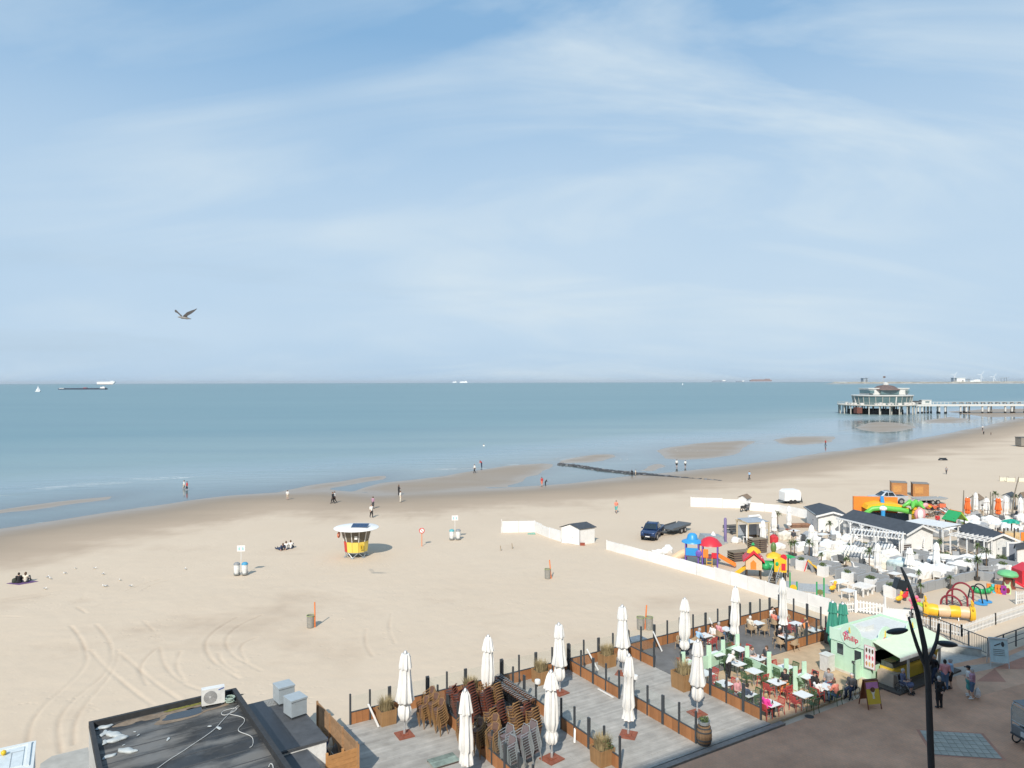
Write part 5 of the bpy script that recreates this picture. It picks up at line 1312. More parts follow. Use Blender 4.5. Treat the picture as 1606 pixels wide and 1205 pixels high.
def pedal():
	t = thing('pedal_car', 'grey four-wheeled pedal car with clear side screens, cut by the picture edge', 'pedal car', G(1612, 1186, .1) + Vector((.15, .75, 0)), R(8))
	obj('floor', MB().box((.9, 0, .5), (1.9, 1.15, .08)), m_anth, t); obj('body', MB().box((.08, 0, .72), (.16, 1.1, .42)).box((1.0, .52, .66), (1.7, .05, .3)), mat('pedal_car_grey', (.16, .17, .18), .5), t)
	fr = MB()
	for y in (-.55, .55): fr.tube([(.0, y, .5), (.0, y, 1.7), (.12, y, 1.98), (1.9, y, 2.05), (1.9, y, .5)], .028, 8)
	fr.tube([(.1, -.55, 1.98), (.1, .55, 1.98)], .025, 8); fr.tube([(0, -.55, 1.15), (0, .55, 1.15)], .02, 8)
	obj('frame', fr, m_grf, t); obj('roof', MB().box((1.0, 0, 2.06), (1.8, 1.15, .03)), mat('pedal_car_roof', (.2, .21, .22), .6), t)
	obj('screen', MB().box((.0, 0, 1.5), (.015, 1.08, .85)).box((.95, -.56, 1.5), (1.8, .012, .9)), glass_mat('scratched_clear_screen', (.8, .83, .83), .30, .2), t)
	obj('lamp', MB().box((-.03, -.2, .72), (.06, .3, .22)), mat('lamp_plastic', (.55, .57, .58), .3), t)
	for x in (.25, 1.6):
		for y in (-.5, .5):
			w = obj('wheel', MB().tube([(x + .25 * math.cos(a), y, .28 + .25 * math.sin(a)) for a in np.linspace(0, 6.283, 19)[:-1]], .035, 6, close=True), m_tyre, t)
			s = MB()
			for q in range(6): s.tube([(x, y, .28), (x + .24 * math.cos(q * 1.047), y, .28 + .24 * math.sin(q * 1.047))], .006, 4)
			obj('spokes', s, m_grf, w)
	for y in (-.28, .28): obj('seat', MB().box((1.1, y, .72), (.4, .45, .08)).box((1.32, y, 1.0), (.06, .45, .5)), m_blk, t)
pedal()
for k, (x, y) in enumerate(((1268, 1124),)):
	t = obj('drain_cover', MB().lathe([(.24, 0), (.24, .008), (.20, .010)], 18), mat('cast_iron', (.08, .08, .08), .6, .5), None, G(x, y, PZ + .002)); tag(t, ['small round iron drain cover in front of the olive chairs', 'round iron drain cover in the middle of the brick paving', 'round iron drain cover near the bottom edge of the paving'][k], 'drain cover')
def mpp(px, py): return CAM_H / (py - hz(px))
m_white = mat('white_painted_board', (.78, .775, .76), .6, var=.06, scale=1.5, dirt=.16, rnd=.05)
m_felt = mat('dark_slate_roofing', (.055, .065, .08), .75, var=.2, scale=2)
def white_wall(pts, tx, step=2.0, th=.07, group='white windbreak walls on the sand'):
	"""pts: (px, py of the foot, height in m)"""
	P_ = [(GS(x, y), h) for x, y, h in pts]; o = P_[0][0]
	t = thing('windbreak_wall', tx, 'wall', o, 0, group); rr = random.Random(len(tx))
	for (a, ha), (b, hb) in zip(P_[:-1], P_[1:]):
		n = max(1, round((b - a).length / step))
		for i in range(n):
			p, q = a.lerp(b, i / n) - o, a.lerp(b, (i + 1) / n) - o; h = ha + (hb - ha) * (i + .5) / n + rr.uniform(-.04, .04)
			d = (q - p).normalized() * .02; off = Vector((rr.uniform(-.02, .02), rr.uniform(-.02, .02), 0))
			pn = obj('panel', MB().beam(p + d + off + Vector((0, 0, h / 2 - .1)), q - d + off + Vector((0, 0, h / 2 - .1 + rr.uniform(-.02, .02))), th, h + .2), m_white, t); pn.rotation_euler = (rr.uniform(-.003, .003), rr.uniform(-.003, .003), 0)
		obj('post', MB().box(a - o + Vector((0, 0, ha / 2 + .02)), (.1, .1, ha + .1)), m_white, t)
	return t
white_wall([(951, 862, .95), (1040, 887, 1.05), (1120, 910, 1.12), (1200, 935, 1.2), (1302, 967, 1.4)], 'long white panel wall running from the open sand down to the terrace corner')
white_wall([(788, 835.5, 1.3), (838, 834.5, 1.3), (861, 844, 1.15), (879, 850, 1.25)], 'short white panel wall joined to the small white hut')
white_wall([(1083, 794.5, 1.35), (1158, 797, 1.2), (1175, 800.6, 1.2), (1221, 804, 1.0), (1267, 814, 1.25)], 'far white panel wall running up to the dark roofed beach bar')
def gable_hut(pl, pf, pr, H, rise, tx, roof=m_felt, name='beach_hut', door=True):
	"""pl, pf, pr: ground points of left, front and right corner; gable on the left face"""
	a, b = pl - pf, pr - pf; W, Dp = a.length, b.length
	t = thing(name, tx, 'hut', pf); ux, uy = a.normalized(), b.normalized()
	def Q(u, v, z): return ux * u + uy * v + Vector((0, 0, z))
	w = MB(); w.add([Q(0, 0, 0), Q(W, 0, 0), Q(W, Dp, 0), Q(0, Dp, 0), Q(0, 0, H), Q(W, 0, H), Q(W, Dp, H), Q(0, Dp, H), Q(W / 2, 0, H + rise), Q(W / 2, Dp, H + rise)],
					[(0, 1, 5, 8, 4), (1, 2, 6, 5), (2, 3, 7, 9, 6), (3, 0, 4, 7), (4, 8, 9, 7), (8, 5, 6, 9)])
	obj('wall', w, m_white, t)
	r = MB(); e = .14
	for s in (0, 1):
		u0 = -e if s == 0 else W + e; z0 = H - e * rise / (W / 2) + .03
		q = [Q(u0, -e, z0), Q(u0, Dp + e, z0), Q(W / 2, Dp + e, H + rise + .03), Q(W / 2, -e, H + rise + .03)]
		r.add(q + [p + Vector((0, 0, .06)) for p in q], [(0, 1, 2, 3), (7, 6, 5, 4), (0, 4, 5, 1), (1, 5, 6, 2), (2, 6, 7, 3), (3, 7, 4, 0)])
	obj('roof', r, roof, t)
	obj('corner_post', MB().box(Q(-.02, -.02, H / 2), (.08, .08, H)), mat('grey_corner_trim', (.3, .31, .33), .6), t)
	if door:
		d = obj('door', MB().beam(Q(W * .3, -.03, .95 * H / 2), Q(W * .7, -.03, .95 * H / 2), .03, .9 * H), m_white, t); obj('handle', MB().box(Q(W * .36, -.06, H * .45), (.04, .04, .1)), m_anth, d)
	return t
t = gable_hut(GS(880, 851.5), GS(908.5, 855), GS(932, 851.5), 1.75, .42, 'small white hut with slate gable roof at the end of the short wall')
o = obj('crate', MB().box((0, 0, .12), (.5, .35, .24)).box((0, 0, .25), (.54, .39, .03)), mat('brick_red_crate', (.30, .07, .04), .7), None, GS(912.5, 854.8) + Vector((0, -.25, 0))); tag(o, 'small brick red box at the foot of the white hut', 'box')
o = obj('green_mat', MB().box((0, 0, .06), (.9, .5, .1)).box((.2, .1, .13), (.4, .3, .06)), mat('sea_green_canvas', (.22, .42, .34), .8), None, GS(833, 838)); tag(o, 'small sea green canvas bundle lying by the short white wall', 'bundle')
t = thing('flagpole', 'thin pole at the left end of the short white wall', 'pole', GS(786, 836)); obj('pole', MB().cyl((0, 0, 0), (0, 0, 1.55), .03, n=8).cyl((0, 0, 0), (0, 0, .7), .06, n=8), m_white, t); obj('cap', MB().ball((0, 0, 1.57), .045, 8, 6), m_white, t)
t = gable_hut(GS(1158, 797), GS(1171, 799.5), GS(1177, 797.5), 1.55, .35, 'small white hut with brown thatch among the far wall panels', mat('brown_thatch', (.22, .16, .11), .9, var=.3, scale=6), door=False)
def bike(loc, rz, tx, c):
	t = thing('scooter', tx, 'scooter', loc, rz)
	for x in (-.5, .5):
		w = obj('wheel', MB().tube([(x + .24 * math.cos(a), 0, .27 + .24 * math.sin(a)) for a in np.linspace(0, 6.283, 15)[:-1]], .05, 6, close=True), m_tyre, t)
	obj('body', MB().beam((-.55, 0, .62), (.05, 0, .58), .26, .25).beam((.1, 0, .35), (.42, 0, .95), .3, .06), mat('scooter_' + c, dict(black=(.03, .03, .03), grey=(.12, .12, .13))[c], .4), t)
	obj('handlebar', MB().tube([(.36, -.3, 1.02), (.42, 0, 1.0), (.36, .3, 1.02)], .018, 6), m_blk, t); obj('seat', MB().box((-.25, 0, .78), (.6, .24, .08)), m_blk, t)
bike(GS(1166, 802.5), .6, 'dark scooter parked before the thatched white hut, left one', 'black'); bike(GS(1172.5, 801.5), .9, 'dark grey scooter parked before the thatched white hut, right one', 'grey')
def lifeguard():
	t = thing('lifeguard_cabin', 'round yellow and red lifeguard cabin with white disc roof and solar panel', 'cabin', GS(557, 874) + Vector((0, .4, 0)), R(-8)); t.scale = (.97,) * 3
	n = 12; rb, rt_ = 1.22, 1.62; z0, z1, z2 = .62, 1.72, 2.95
	for i in range(n):
		a0, a1 = 2 * math.pi * (i + .02) / n, 2 * math.pi * (i + .98) / n; am = (a0 + a1) / 2
		c = 'red' if math.cos(am - R(205)) > .85 else 'yel'
		mb = MB(); r1 = rb + .03
		vs = [(r * math.cos(a), r * math.sin(a), z) for z, r in ((z0, rb), (z1, rb + .10)) for a, r in ((a0, r), (a1, r))] ; vs += [(v[0] * .97, v[1] * .97, v[2]) for v in vs]
		mb.add(vs, [(0, 1, 3, 2), (5, 4, 6, 7), (0, 4, 5, 1), (2, 3, 7, 6), (0, 2, 6, 4), (1, 5, 7, 3)])
		obj('panel', mb, mat('lifeguard_yellow', (.80, .60, .12), .45, var=.05) if c == 'yel' else mat('lifeguard_red', (.58, .05, .03), .45), t)
		obj('mullion', MB().beam((math.cos(a0) * (rb + .10), math.sin(a0) * (rb + .10), z1), (math.cos(a0) * rt_, math.sin(a0) * rt_, z2), .06), m_white, t)
		mb = MB(); mb.add([(math.cos(a) * r, math.sin(a) * r, z) for z, r in ((z1 + .02, rb + .08), (z2 - .02, rt_ - .03)) for a in (a0, a1)], [(0, 1, 3, 2)]); obj('pane', mb, mat('smoked_cabin_glass', (.10, .085, .06), .12, spec=.7), t)
	obj('floor', MB().lathe([(rb - .02, .55), (rb + .02, .62)], 24), m_grf, t); obj('core', MB().lathe([(rb - .1, .63), (rb - .1, 1.7)], 24), m_dark, t)
	obj('roof', MB().lathe([(rt_ - .05, 2.93), (2.35, 3.02), (2.38, 3.06), (2.3, 3.12), (1.0, 3.22), (.05, 3.24)], 40), mat('white_roof_disc', (.82, .82, .81), .5, var=.04), t, smooth=True)
	sp = obj('solar_panel', MB().box((0, 0, 0), (1.75, 1.0, .05)), mat('solar_frame', (.25, .27, .3), .4, .5), t); sp.location = (.55, -.35, 3.36); sp.rotation_euler = (R(14), 0, .1)
	for i in range(4):
		for j in range(2): obj('cell', MB().box(((i - 1.5) * .42, (j - .5) * .47, .03), (.40, .45, .012)), mat('solar_cell', (.02, .05, .12), .15, spec=.8), sp)
	st = MB()
	for k in range(6):
		a = k * math.pi / 3; b = a + math.pi / 6
		foot = Vector((math.cos(b) * 1.15, math.sin(b) * 1.15, .04))
		for q in (a, a + math.pi / 3): st.cyl(foot, (math.cos(q) * 1.15, math.sin(q) * 1.15, .6), .035, n=6)
		obj('foot', MB().box(foot, (.3, .3, .08), b), m_grf, t)
	obj('trestle', st, m_grf, t)
	hb = obj('lifebuoy', MB().tube([(-1.75, -.55 + .26 * math.cos(a), 2.35 + .26 * math.sin(a)) for a in np.linspace(0, 6.283, 17)[:-1]], .07, 8, close=True), mat('lifebuoy_orange', (.75, .16, .05), .5), t)
	obj('number_sign', MB().box((.95, -1.0, 1.22), (.35, .02, .5), R(43)), mat('sign_yellow', (.7, .48, .04), .5), t)
	obj('pictogram', MB().beam((.95 + .02, -1.035, 1.05), (.95 + .02, -1.035, 1.36), .12, .02), m_blk, t); obj('notice', MB().box((.45, -1.36, 2.25), (.3, .02, .36), R(15)), m_white, t)
lifeguard()
m_orange = mat('orange_marker_post', (.78, .22, .06), .6)
def bin_pair(p, tx, cols):
	t = thing('bin_station', tx, 'bins', p, .1)
	for k, c in zip((-1, 1), cols):
		b = obj('basket', MB().lathe([(.29, .08), (.29, .22), (.26, .22), (.26, .1)], 16, (k * .36, 0, 0)), mat('bin_basket_steel', (.30, .31, .30), .4, .4), t, smooth=True)
		obj('liner', MB().lathe([(.2, .12), (.27, .6), (.26, 1.0), (.24, 1.02)], 14, (k * .36, -.03, 0), fold=6, amp=.04), mat('white_bin_bag', (.72, .73, .72), .5), b)
		obj('lid', MB().lathe([(.30, 1.0), (.30, 1.08), (.2, 1.2), (.05, 1.24)], 16, (k * .36, 0, 0)), mat('bin_lid_' + c, dict(grey=(.25, .26, .27), blue=(.06, .30, .50), teal=(.1, .40, .44))[c], .5), b, smooth=True)
		for s in (-1, 1): obj('leg', MB().cyl((k * .36 + s * .24, .02, 0), (k * .36 + s * .24, .02, 1.1), .02, n=6), m_grf, t)
	obj('pole', MB().cyl((0, .1, 0), (0, .1, 2.75), .025, n=8), m_white, t)
	sg = obj('sign_plate', MB().box((0, .08, 2.5), (.72, .025, .55)), m_white, t)
	for s in (-1, 1): obj('pictogram', MB().prism([(s * .16 - .07, 2.32), (s * .16 + .07, 2.32), (s * .16 + .09, 2.55), (s * .16, 2.66), (s * .16 - .09, 2.55)], .055, .064, 'Y'), mat('sign_aqua', (.35, .58, .60), .5), sg)
bin_pair(GS(377, 902.5), 'two lidded waste bins under a white sign on the sand at left, one lid blue', ('grey', 'blue'))
bin_pair(GS(713, 847), 'two lidded waste bins under a white sign behind the red ring sign', ('teal', 'grey'))
t = thing('prohibition_sign', 'round red ringed sign on a pale orange post on the sand', 'sign', GS(661, 857)); obj('post', MB().cyl((0, 0, 0), (0, 0, 1.5), .04, n=8), m_orange, t)
s = obj('plate', disc(MB(), (0, 0, 1.72), .26, 'y', .03), m_white, t); obj('ring', MB().tube([(.27 * math.cos(a), -.02, 1.72 + .27 * math.sin(a)) for a in np.linspace(0, 6.283, 21)[:-1]], .045, 6, close=True), mat('sign_red', (.60, .03, .03), .5), s)
obj('slash', MB().beam((-.17, -.025, 1.9), (.17, -.025, 1.54), .02, .05), mat('sign_red', (0, 0, 0)), s)
def wire_bin(p, lean, tx, two=1, H=1.85):
	t = thing('marker_bin', tx, 'bin', p); obj('post', MB().cyl((.1, 0, 0), (.1 + lean, 0, H), .05, n=8), m_orange, t)
	for k in range(two):
		o = obj('basket', MB().lathe([(.27, .02), (.29, .88), (.26, .88), (.24, .06)], 14, (-.22 + k * .62, 0, 0)), mat('concrete_grey_bin', (.28, .27, .245), .9, var=.2, scale=8), t)
		obj('rim', MB().tube([(-.22 + k * .62 + .29 * math.cos(a), .29 * math.sin(a), .88) for a in np.linspace(0, 6.283, 15)[:-1]], .025, 5, close=True), mat('bin_rim_green', (.30, .38, .14), .6), o)
wire_bin(GS(491, 984), -.02, 'grey litter bin with an orange marker post left of the deck')
wire_bin(GS(862, 907.5), -.15, 'grey litter bin with a leaning orange marker post on the central sand', 1, 1.7)
wire_bin(GS(1008.5, 987), .12, 'pair of litter bins with an orange marker post behind the deck windbreak', 2, 1.75)
BG = 'people on the beach'
def bp(px, py, tx, face, **kw): person(tx, GS(px, py), R(face), group=BG, **kw)
bp(293, 771, 'walker in red top and black shorts wading at the water edge, right of a pair', 200, pose='walk', top='red', bot='black', boto='short')
bp(288.5, 769, 'walker in white top wading at the water edge, left of a pair', 200, pose='walk', top='white', bot='beige', boto='short')
bp(450.5, 784, 'lone child in white shirt standing on the wet sand', 100, pose='stand', top='white', bot='beige', boto='short', sc=.85)
bp(521.5, 790, 'person in black walking with a white-clad companion on wet sand', 170, pose='walk', top='black', bot='black', topo='long')
bp(524.5, 789, 'person in white walking close beside one in black on wet sand', 175, pose='walk', top='white', bot='black')
bp(625, 777, 'person in black standing on the tide flat above one in white', 30, pose='hold', top='black', bot='black', topo='long')
bp(627.5, 788, 'person dressed in white standing on the tide flat', 20, pose='stand', top='white', bot='cream', boto='long')
bp(584.5, 798, 'person in grey mauve clothes standing on the damp sand', 60, pose='hold', top='mauve', bot='charcoal')
bp(582, 812, 'person in white top and black trousers walking up the beach', 300, pose='walk', top='white', bot='black')
bp(744, 742, 'walker in white and black crossing the brown sand bar', 210, pose='walk', top='white', bot='black')
bp(755, 733, 'wader in red and navy at the edge of the sand bar', 215, pose='bend', top='red', bot='navy')
bp(758.5, 706, 'bather standing waist deep in the shallow sea', 90, pose='stand', top='white', bot='navy', boto='short')
bp(849.5, 763, 'child in red standing by the tidal pool', 120, pose='stand', top='red', bot='coral', boto='short', sc=.95)
bp(855, 762, 'child in black bending by the tidal pool', 30, pose='bend', top='black', bot='black', sc=.7)
bp(966, 805, 'runner with orange top and teal towel on the dry sand', 250, pose='walk', top='coral', bot='teal', boto='short')
bp(991, 747.5, 'person in dark clothes crouching beside the stone groyne', 90, pose='bend', top='black', bot='black', sc=.8)
bp(996.5, 746.5, 'child in pale clothes beside the stone groyne', 180, pose='stand', top='cream', bot='beige', sc=.7)
bp(1061, 733.5, 'paddler in white shirt and black shorts in the pool, left one', 90, pose='stand', top='white', bot='black', boto='short')
bp(1074.5, 733.5, 'paddler in white shirt in the pool, right one', 90, pose='stand', top='white', bot='charcoal', boto='short', sc=.9)
bp(1175, 752.5, 'walker in pale blue on the sand beyond the groyne', 200, pose='walk', top='sky', bot='charcoal', sc=.9)
bp(1294.5, 699.5, 'distant walker in red on the far sand bar', 180, pose='walk', top='red', bot='black')
bp(1541, 675, 'distant walker in white on the sand below the pier', 200, pose='walk', top='white', bot='black'); bp(1542.5, 681.5, 'distant figure bending on the sand below the pier', 200, pose='bend', top='grey', bot='black')
bp(1554, 682.5, 'small distant child on the sand near the pier', 200, pose='stand', top='black', bot='black', sc=.55)
bp(1484, 744, 'lone figure in grey on the sand above the orange boxes', 220, pose='walk', top='grey', bot='charcoal', sc=.8)
t = thing('beach_blanket', 'purple blanket with two sitters on the sand at far left', 'blanket', GS(34.5, 914), .25)
obj('cloth', MB().lathe([(1.0, 0), (1.02, .015), (1.0, .03)], 4, sx=1.25, sy=.8).at(), mat('purple_blanket', (.13, .07, .18), .9, var=.2), t)
p = GS(29, 914.5); person('sitter in black jacket on the purple blanket', p + Vector((0, 0, .03)), R(115), 'ground', 'black', 'black', 'hair_dark', topo='long', group=BG)
p = GS(40, 913.5); person('sitter with pale top and brown hair on the purple blanket', p + Vector((0, 0, .03)), R(100), 'ground', 'cream', 'charcoal', 'hair_brown', hairo='long', group=BG)
o = obj('backpack', MB().lathe([(.2, 0), (.24, .2), (.2, .38), (.08, .44)], 10), mat('dark_green_bag', (.04, .05, .035), .8), None, GS(22.5, 914.5)); tag(o, 'dark bag beside the purple blanket', 'bag')
for k, (x, y, tp, tx) in enumerate(((440, 863, 'navy', 'sitter in navy at the left of three on the sand'), (448, 862, 'white', 'sitter in white between two others on the sand'), (455.5, 860.5, 'white', 'sitter in white at the right of three on the sand'))):
	p = GS(x, y); person(tx, p, R(140 - k * 25), 'ground' if k else 'recline', tp, 'navy', 'hair_brown', group=BG)
m_gullw = mat('gull_white', (.78, .78, .77), .7); m_gullg = mat('gull_grey', (.30, .31, .33), .7)
def gull_sit():
	t = thing('gull', 'x', 'gull'); t.scale = (.72,) * 3
	def fn(P): return smin(smin(sd_ell(P, (0, 0, .17), (.17, .075, .075)), sd_caps(P, (.12, 0, .20), (.17, 0, .29), .04, .032), .04), sd_ell(P, (.18, 0, .30), (.045, .036, .036)), .03)
	obj('body', sdf_mb(fn, (-.25, -.15, .05), (.3, .15, .4), .022), m_gullw, t, smooth=True)
	obj('wing', MB().ball((-.05, .055, .19), (.16, .03, .055), 10, 6), m_gullg, t, smooth=True); obj('wing', MB().ball((-.05, -.055, .19), (.16, .03, .055), 10, 6), m_gullg, t, smooth=True)
	obj('beak', MB().cyl((.21, 0, .295), (.27, 0, .285), .012, .004, n=6), m_yel, t)
	for s in (-1, 1): obj('leg', MB().cyl((.0, s * .03, 0), (0, s * .03, .12), .007, n=5), m_yel, t)
	return t
gs = Kit(gull_sit)
for k, (x, y) in enumerate(sorted([(148, 893), (101, 901), (117, 893), (74, 907), (78, 909), (162, 921), (166, 921), (187, 911), (204, 921), (161, 902), (70, 925), (290, 894)])):
	gs('white gull on the dry sand, %s from the left' % (['first'] + ORD[1:])[k], GS(x, y), k * 1.3, 'gulls resting on the sand')
for k, (x, y) in enumerate(sorted([(1049, 707), (1059, 706.5), (1071, 707), (1083, 707), (1094, 708.5), (1062, 708.5), (870, 716), (875, 719), (872, 721), (974, 722), (984, 721.5)])):
	gs('tiny white gull by the tidal pools, %s from the left' % (['first'] + ORD[1:])[k], GS(x, y), k * .9, 'gulls by the tidal pools')
def car_body(mb, prof_rows):
	"""rows of (x, [ (y, z) half section from sill to roof centre ]) lofted and mirrored"""
	V = []; n = len(prof_rows[0][1])
	for x, sec in prof_rows: V += [(x, y, z) for y, z in sec] + [(x, -y, z) for y, z in sec[::-1]]
	m = 2 * n; F_ = []
	for i in range(len(prof_rows) - 1):
		for j in range(m): F_.append((i * m + j, i * m + (j + 1) % m, (i + 1) * m + (j + 1) % m, (i + 1) * m + j))
	F_ += [tuple(range(m - 1, -1, -1)), tuple((len(prof_rows) - 1) * m + j for j in range(m))]
	return mb.add(V, F_)
def pickup(tx, loc, rz, c):
	t = thing('pickup_truck', tx, 'pickup truck', loc, rz)
	pm = mat('car_paint_' + c, dict(blue=(.02, .05, .14), silver=(.58, .62, .66))[c], .25, .35, var=.04, spec=.7)
	def sec(w, z0, z1, t_=.06): return [(w * .93, z0), (w, z0 + .12), (w, z1 - t_), (w - t_, z1)]
	rows = [(2.62, sec(.72, .50, .86)), (2.55, sec(.86, .42, .98)), (2.30, sec(.92, .40, 1.06)), (1.25, sec(.94, .40, 1.14)), (-.55, sec(.94, .40, 1.16)), (-.60, sec(.94, .40, 1.16)), (-2.40, sec(.94, .46, 1.16)), (-2.55, sec(.90, .56, 1.14))]
	obj('body', car_body(MB(), rows), pm, t, smooth=True)
	def cs(w0, w1, z1): return [(w0, 1.10), (w0 - .02, 1.2), ((w0 + w1) / 2, (1.2 + z1) / 2), (w1, z1 - .05), (w1 - .08, z1)]
	cab = MB(); car_body(cab, [(1.38, cs(.86, .84, 1.15)), (.62, cs(.88, .70, 1.76)), (.3, cs(.88, .70, 1.80)), (-.45, cs(.88, .70, 1.79)), (-.86, cs(.86, .80, 1.24))])
	cb = obj('cab', cab, pm, t, smooth=True)
	g = mat('car_glass', (.02, .03, .04), .06, spec=.9)
	obj('windscreen', MB().add([(1.30, -.74, 1.22), (1.30, .74, 1.22), (.69, .62, 1.73), (.69, -.62, 1.73)], [(0, 1, 2, 3)]), g, cb)
	obj('rear_window', MB().add([(-.86, -.7, 1.26), (-.86, .7, 1.26), (-.52, .6, 1.73), (-.52, -.6, 1.73)], [(3, 2, 1, 0)]), g, cb)
	for s in (-1, 1):
		for x0, x1, x2, x3 in ((.28, 1.02, .56, .28), (-.68, .20, .20, -.42)):
			q = [(x0, s * .895, 1.20), (x1, s * .895, 1.20), (x2, s * .745, 1.70), (x3, s * .745, 1.70)]; obj('side_window', MB().add(q, [(0, 1, 2, 3) if s < 0 else (3, 2, 1, 0)]), g, cb)
		obj('headlight', MB().ball((2.46, s * .66, .90), (.14, .18, .08), 10, 6), mat('headlight_glass', (.7, .72, .75), .15), t, smooth=True)
		obj('mirror', MB().box((.95, s * 1.05, 1.24), (.14, .2, .15)), pm, t); obj('door_handle', MB().box((.0, s * .955, 1.02), (.16, .03, .03)), m_blk, t)
		for x in (1.62, -1.55):
			w = obj('wheel', MB().cyl((x, s * .72, .40), (x, s * .97, .40), .40, n=20), m_tyre, t); obj('rim', MB().cyl((x, s * .96, .40), (x, s * .985, .40), .25, n=14), m_steel, w)
			obj('wheel_arch', MB().tube([(x + .45 * math.cos(a), s * .945, .42 + .45 * math.sin(a)) for a in np.linspace(.1, 3.04, 9)], .04, 6), m_blk, t)
	obj('bed', MB().box((-1.55, 0, 1.165), (1.5, 1.5, .02)), m_blk, t)
	obj('grille', MB().box((2.60, 0, .80), (.04, .9, .2)), m_blk, t); obj('bumper', MB().box((2.60, 0, .52), (.14, 1.6, .2)), m_blk, t)
	obj('number_plate', MB().box((2.68, 0, .55), (.02, .52, .11)), m_white, t); obj('roof_rail', MB().beam((.3, .6, 1.83), (-.45, .6, 1.83), .04).beam((.3, -.6, 1.83), (-.45, -.6, 1.83), .04), m_blk, t)
	return t
def trailer(tx, loc, rz, c=(.15, .16, .17), load=None):
	t = thing('flatbed_trailer', tx, 'trailer', loc, rz); tm = mat('trailer_%.2f' % c[0], c, .6, var=.15)
	obj('bed', MB().box((0, 0, .70), (4.2, 2.0, .10)), tm, t); obj('drawbar', MB().beam((-2.1, .5, .6), (-3.3, 0, .55), .08).beam((-2.1, -.5, .6), (-3.3, 0, .55), .08), tm, t)
	obj('side_board', MB().box((0, .99, .82), (4.2, .03, .16)).box((0, -.99, .82), (4.2, .03, .16)), tm, t)
	for x in (-.1, .75):
		for s in (-1, 1): w = obj('wheel', MB().cyl((x, s * .82, .34), (x, s * 1.02, .34), .34, n=16), m_tyre, t); obj('rim', MB().cyl((x, s * 1.01, .34), (x, s * 1.03, .34), .19, n=12), m_steel, w)
	obj('ramp', MB().box((2.25, 0, .78), (.5, 1.8, .05), 0, ('Y', -.4)), tm, t)
	return t
b0 = GS(1024, 846); pickup('dark blue pickup truck towing a flatbed trailer on the sand', b0 + Vector((.15, 1.2, .02)), R(246), 'blue').scale = (.95, .95, .95)
trailer('dark flatbed trailer hitched behind the blue pickup', GS(1061, 838.5) + Vector((.0, 1.2, 0)), R(48), (.10, .11, .12))
pickup('silver pickup truck parked behind the inflatable', GS(1396, 791) + Vector((0, .8, .02)), R(178), 'silver')
trailer('grey flatbed trailer beside the orange brown boxes', GS(1456, 790), R(8), (.33, .34, .34))
t = thing('canvas_bundle', 'crumpled white canvas bundle on the sand behind the long wall', 'bundle', GS(1040, 868))
def fn(P): return smin(smin(sd_ell(P, (.5, 0, .35), (.5, .45, .55)), sd_ell(P, (-.5, 0, .15), (.8, .4, .25)), .3), sd_caps(P, (-.2, 0, .1), (.55, .1, .85), .25, .08), .2) + .05 * np.sin(P[..., 0] * 9) * np.sin(P[..., 2] * 11 + P[..., 1] * 7)
obj('canvas', sdf_mb(fn, (-1.7, -.9, -.2), (1.4, .9, 1.2), .07), m_canvas, t, smooth=True); obj('pole', MB().cyl((-.9, -.2, .05), (.2, -.5, .12), .025, n=6), m_grf, t)
t = thing('box_trailer', 'white rounded box trailer standing alone on the far sand', 'trailer', GS(1238, 789), R(8))
def box_tr():
	obj('body', MB().prism([(-1.25, .45), (1.3, .45), (1.35, 1.6), (1.1, 1.95), (-.9, 1.95), (-1.2, 1.7)], -.85, .85, 'Y'), m_white, t)
	obj('roof_edge', MB().prism([(-.92, 1.95), (1.1, 1.95), (1.0, 2.03), (-.8, 2.03)], -.8, .8, 'Y'), m_white, t)
	obj('floor', MB().box((0, 0, .40), (2.7, 1.75, .08)), m_anth, t); obj('ramp', MB().beam((1.4, 0, 1.25), (1.75, 0, .1), 1.3, .05), m_grf, t)
	for x in (-.25, .35): w = obj('wheel', MB().cyl((x, -.92, .3), (x, -.72, .3), .3, n=14), m_tyre, t); w = obj('wheel', MB().cyl((x, .72, .3), (x, .92, .3), .3, n=14), m_tyre, t)
	obj('drawbar', MB().beam((-1.25, .3, .4), (-2.1, 0, .4), .07).beam((-1.25, -.3, .4), (-2.1, 0, .4), .07), m_anth, t)
box_tr()
t = thing('rowing_boat', 'small dark boat lying upside down on the distant sand', 'boat', GS(1478.5, 722)); obj('hull', MB().lathe([(.5, 0), (.47, .25), (.3, .45), (.05, .5)], 14, sx=2.2), m_blk, t, smooth=True); obj('keel', MB().beam((-.9, 0, .5), (.9, 0, .5), .05, .08), m_blk, t)
t = thing('container_cabin', 'grey brown cabin on the distant sand cut by the right picture edge', 'cabin', GS(1607, 701) + Vector((1, 1, 0)))
obj('body', MB().box((0, 0, 1.35), (4.2, 2.4, 2.3)), mat('grey_brown_cladding', (.24, .22, .19), .8, var=.15, scale=2), t); obj('roof', MB().box((0, 0, 2.56), (4.4, 2.6, .12)), mat('cabin_roof', (.12, .12, .12), .8), t); obj('skids', MB().box((0, -.8, .1), (4.2, .2, .2)).box((0, .8, .1), (4.2, .2, .2)), m_anth, t)
for k, (x, y) in enumerate(((1574, 755), (1585, 756), (1604, 756))):
	p = GS(x, y); t = thing('beach_screen', ['low cream windscreen on the far sand, left of three', 'low cream windscreen on the far sand, middle of three', 'low cream windscreen on the far sand, at the picture edge'][k], 'windscreen', p)
	obj('cloth', MB().box((0, 0, .35), (1.5, .04, .65)), mat('cream_canvas', (.70, .68, .55), .8), t)
	for s in (-.75, .75): obj('stake', MB().cyl((s, 0, 0), (s, 0, .95), .03, n=6), mat('stake_wood', (.3, .24, .17), .8), t)
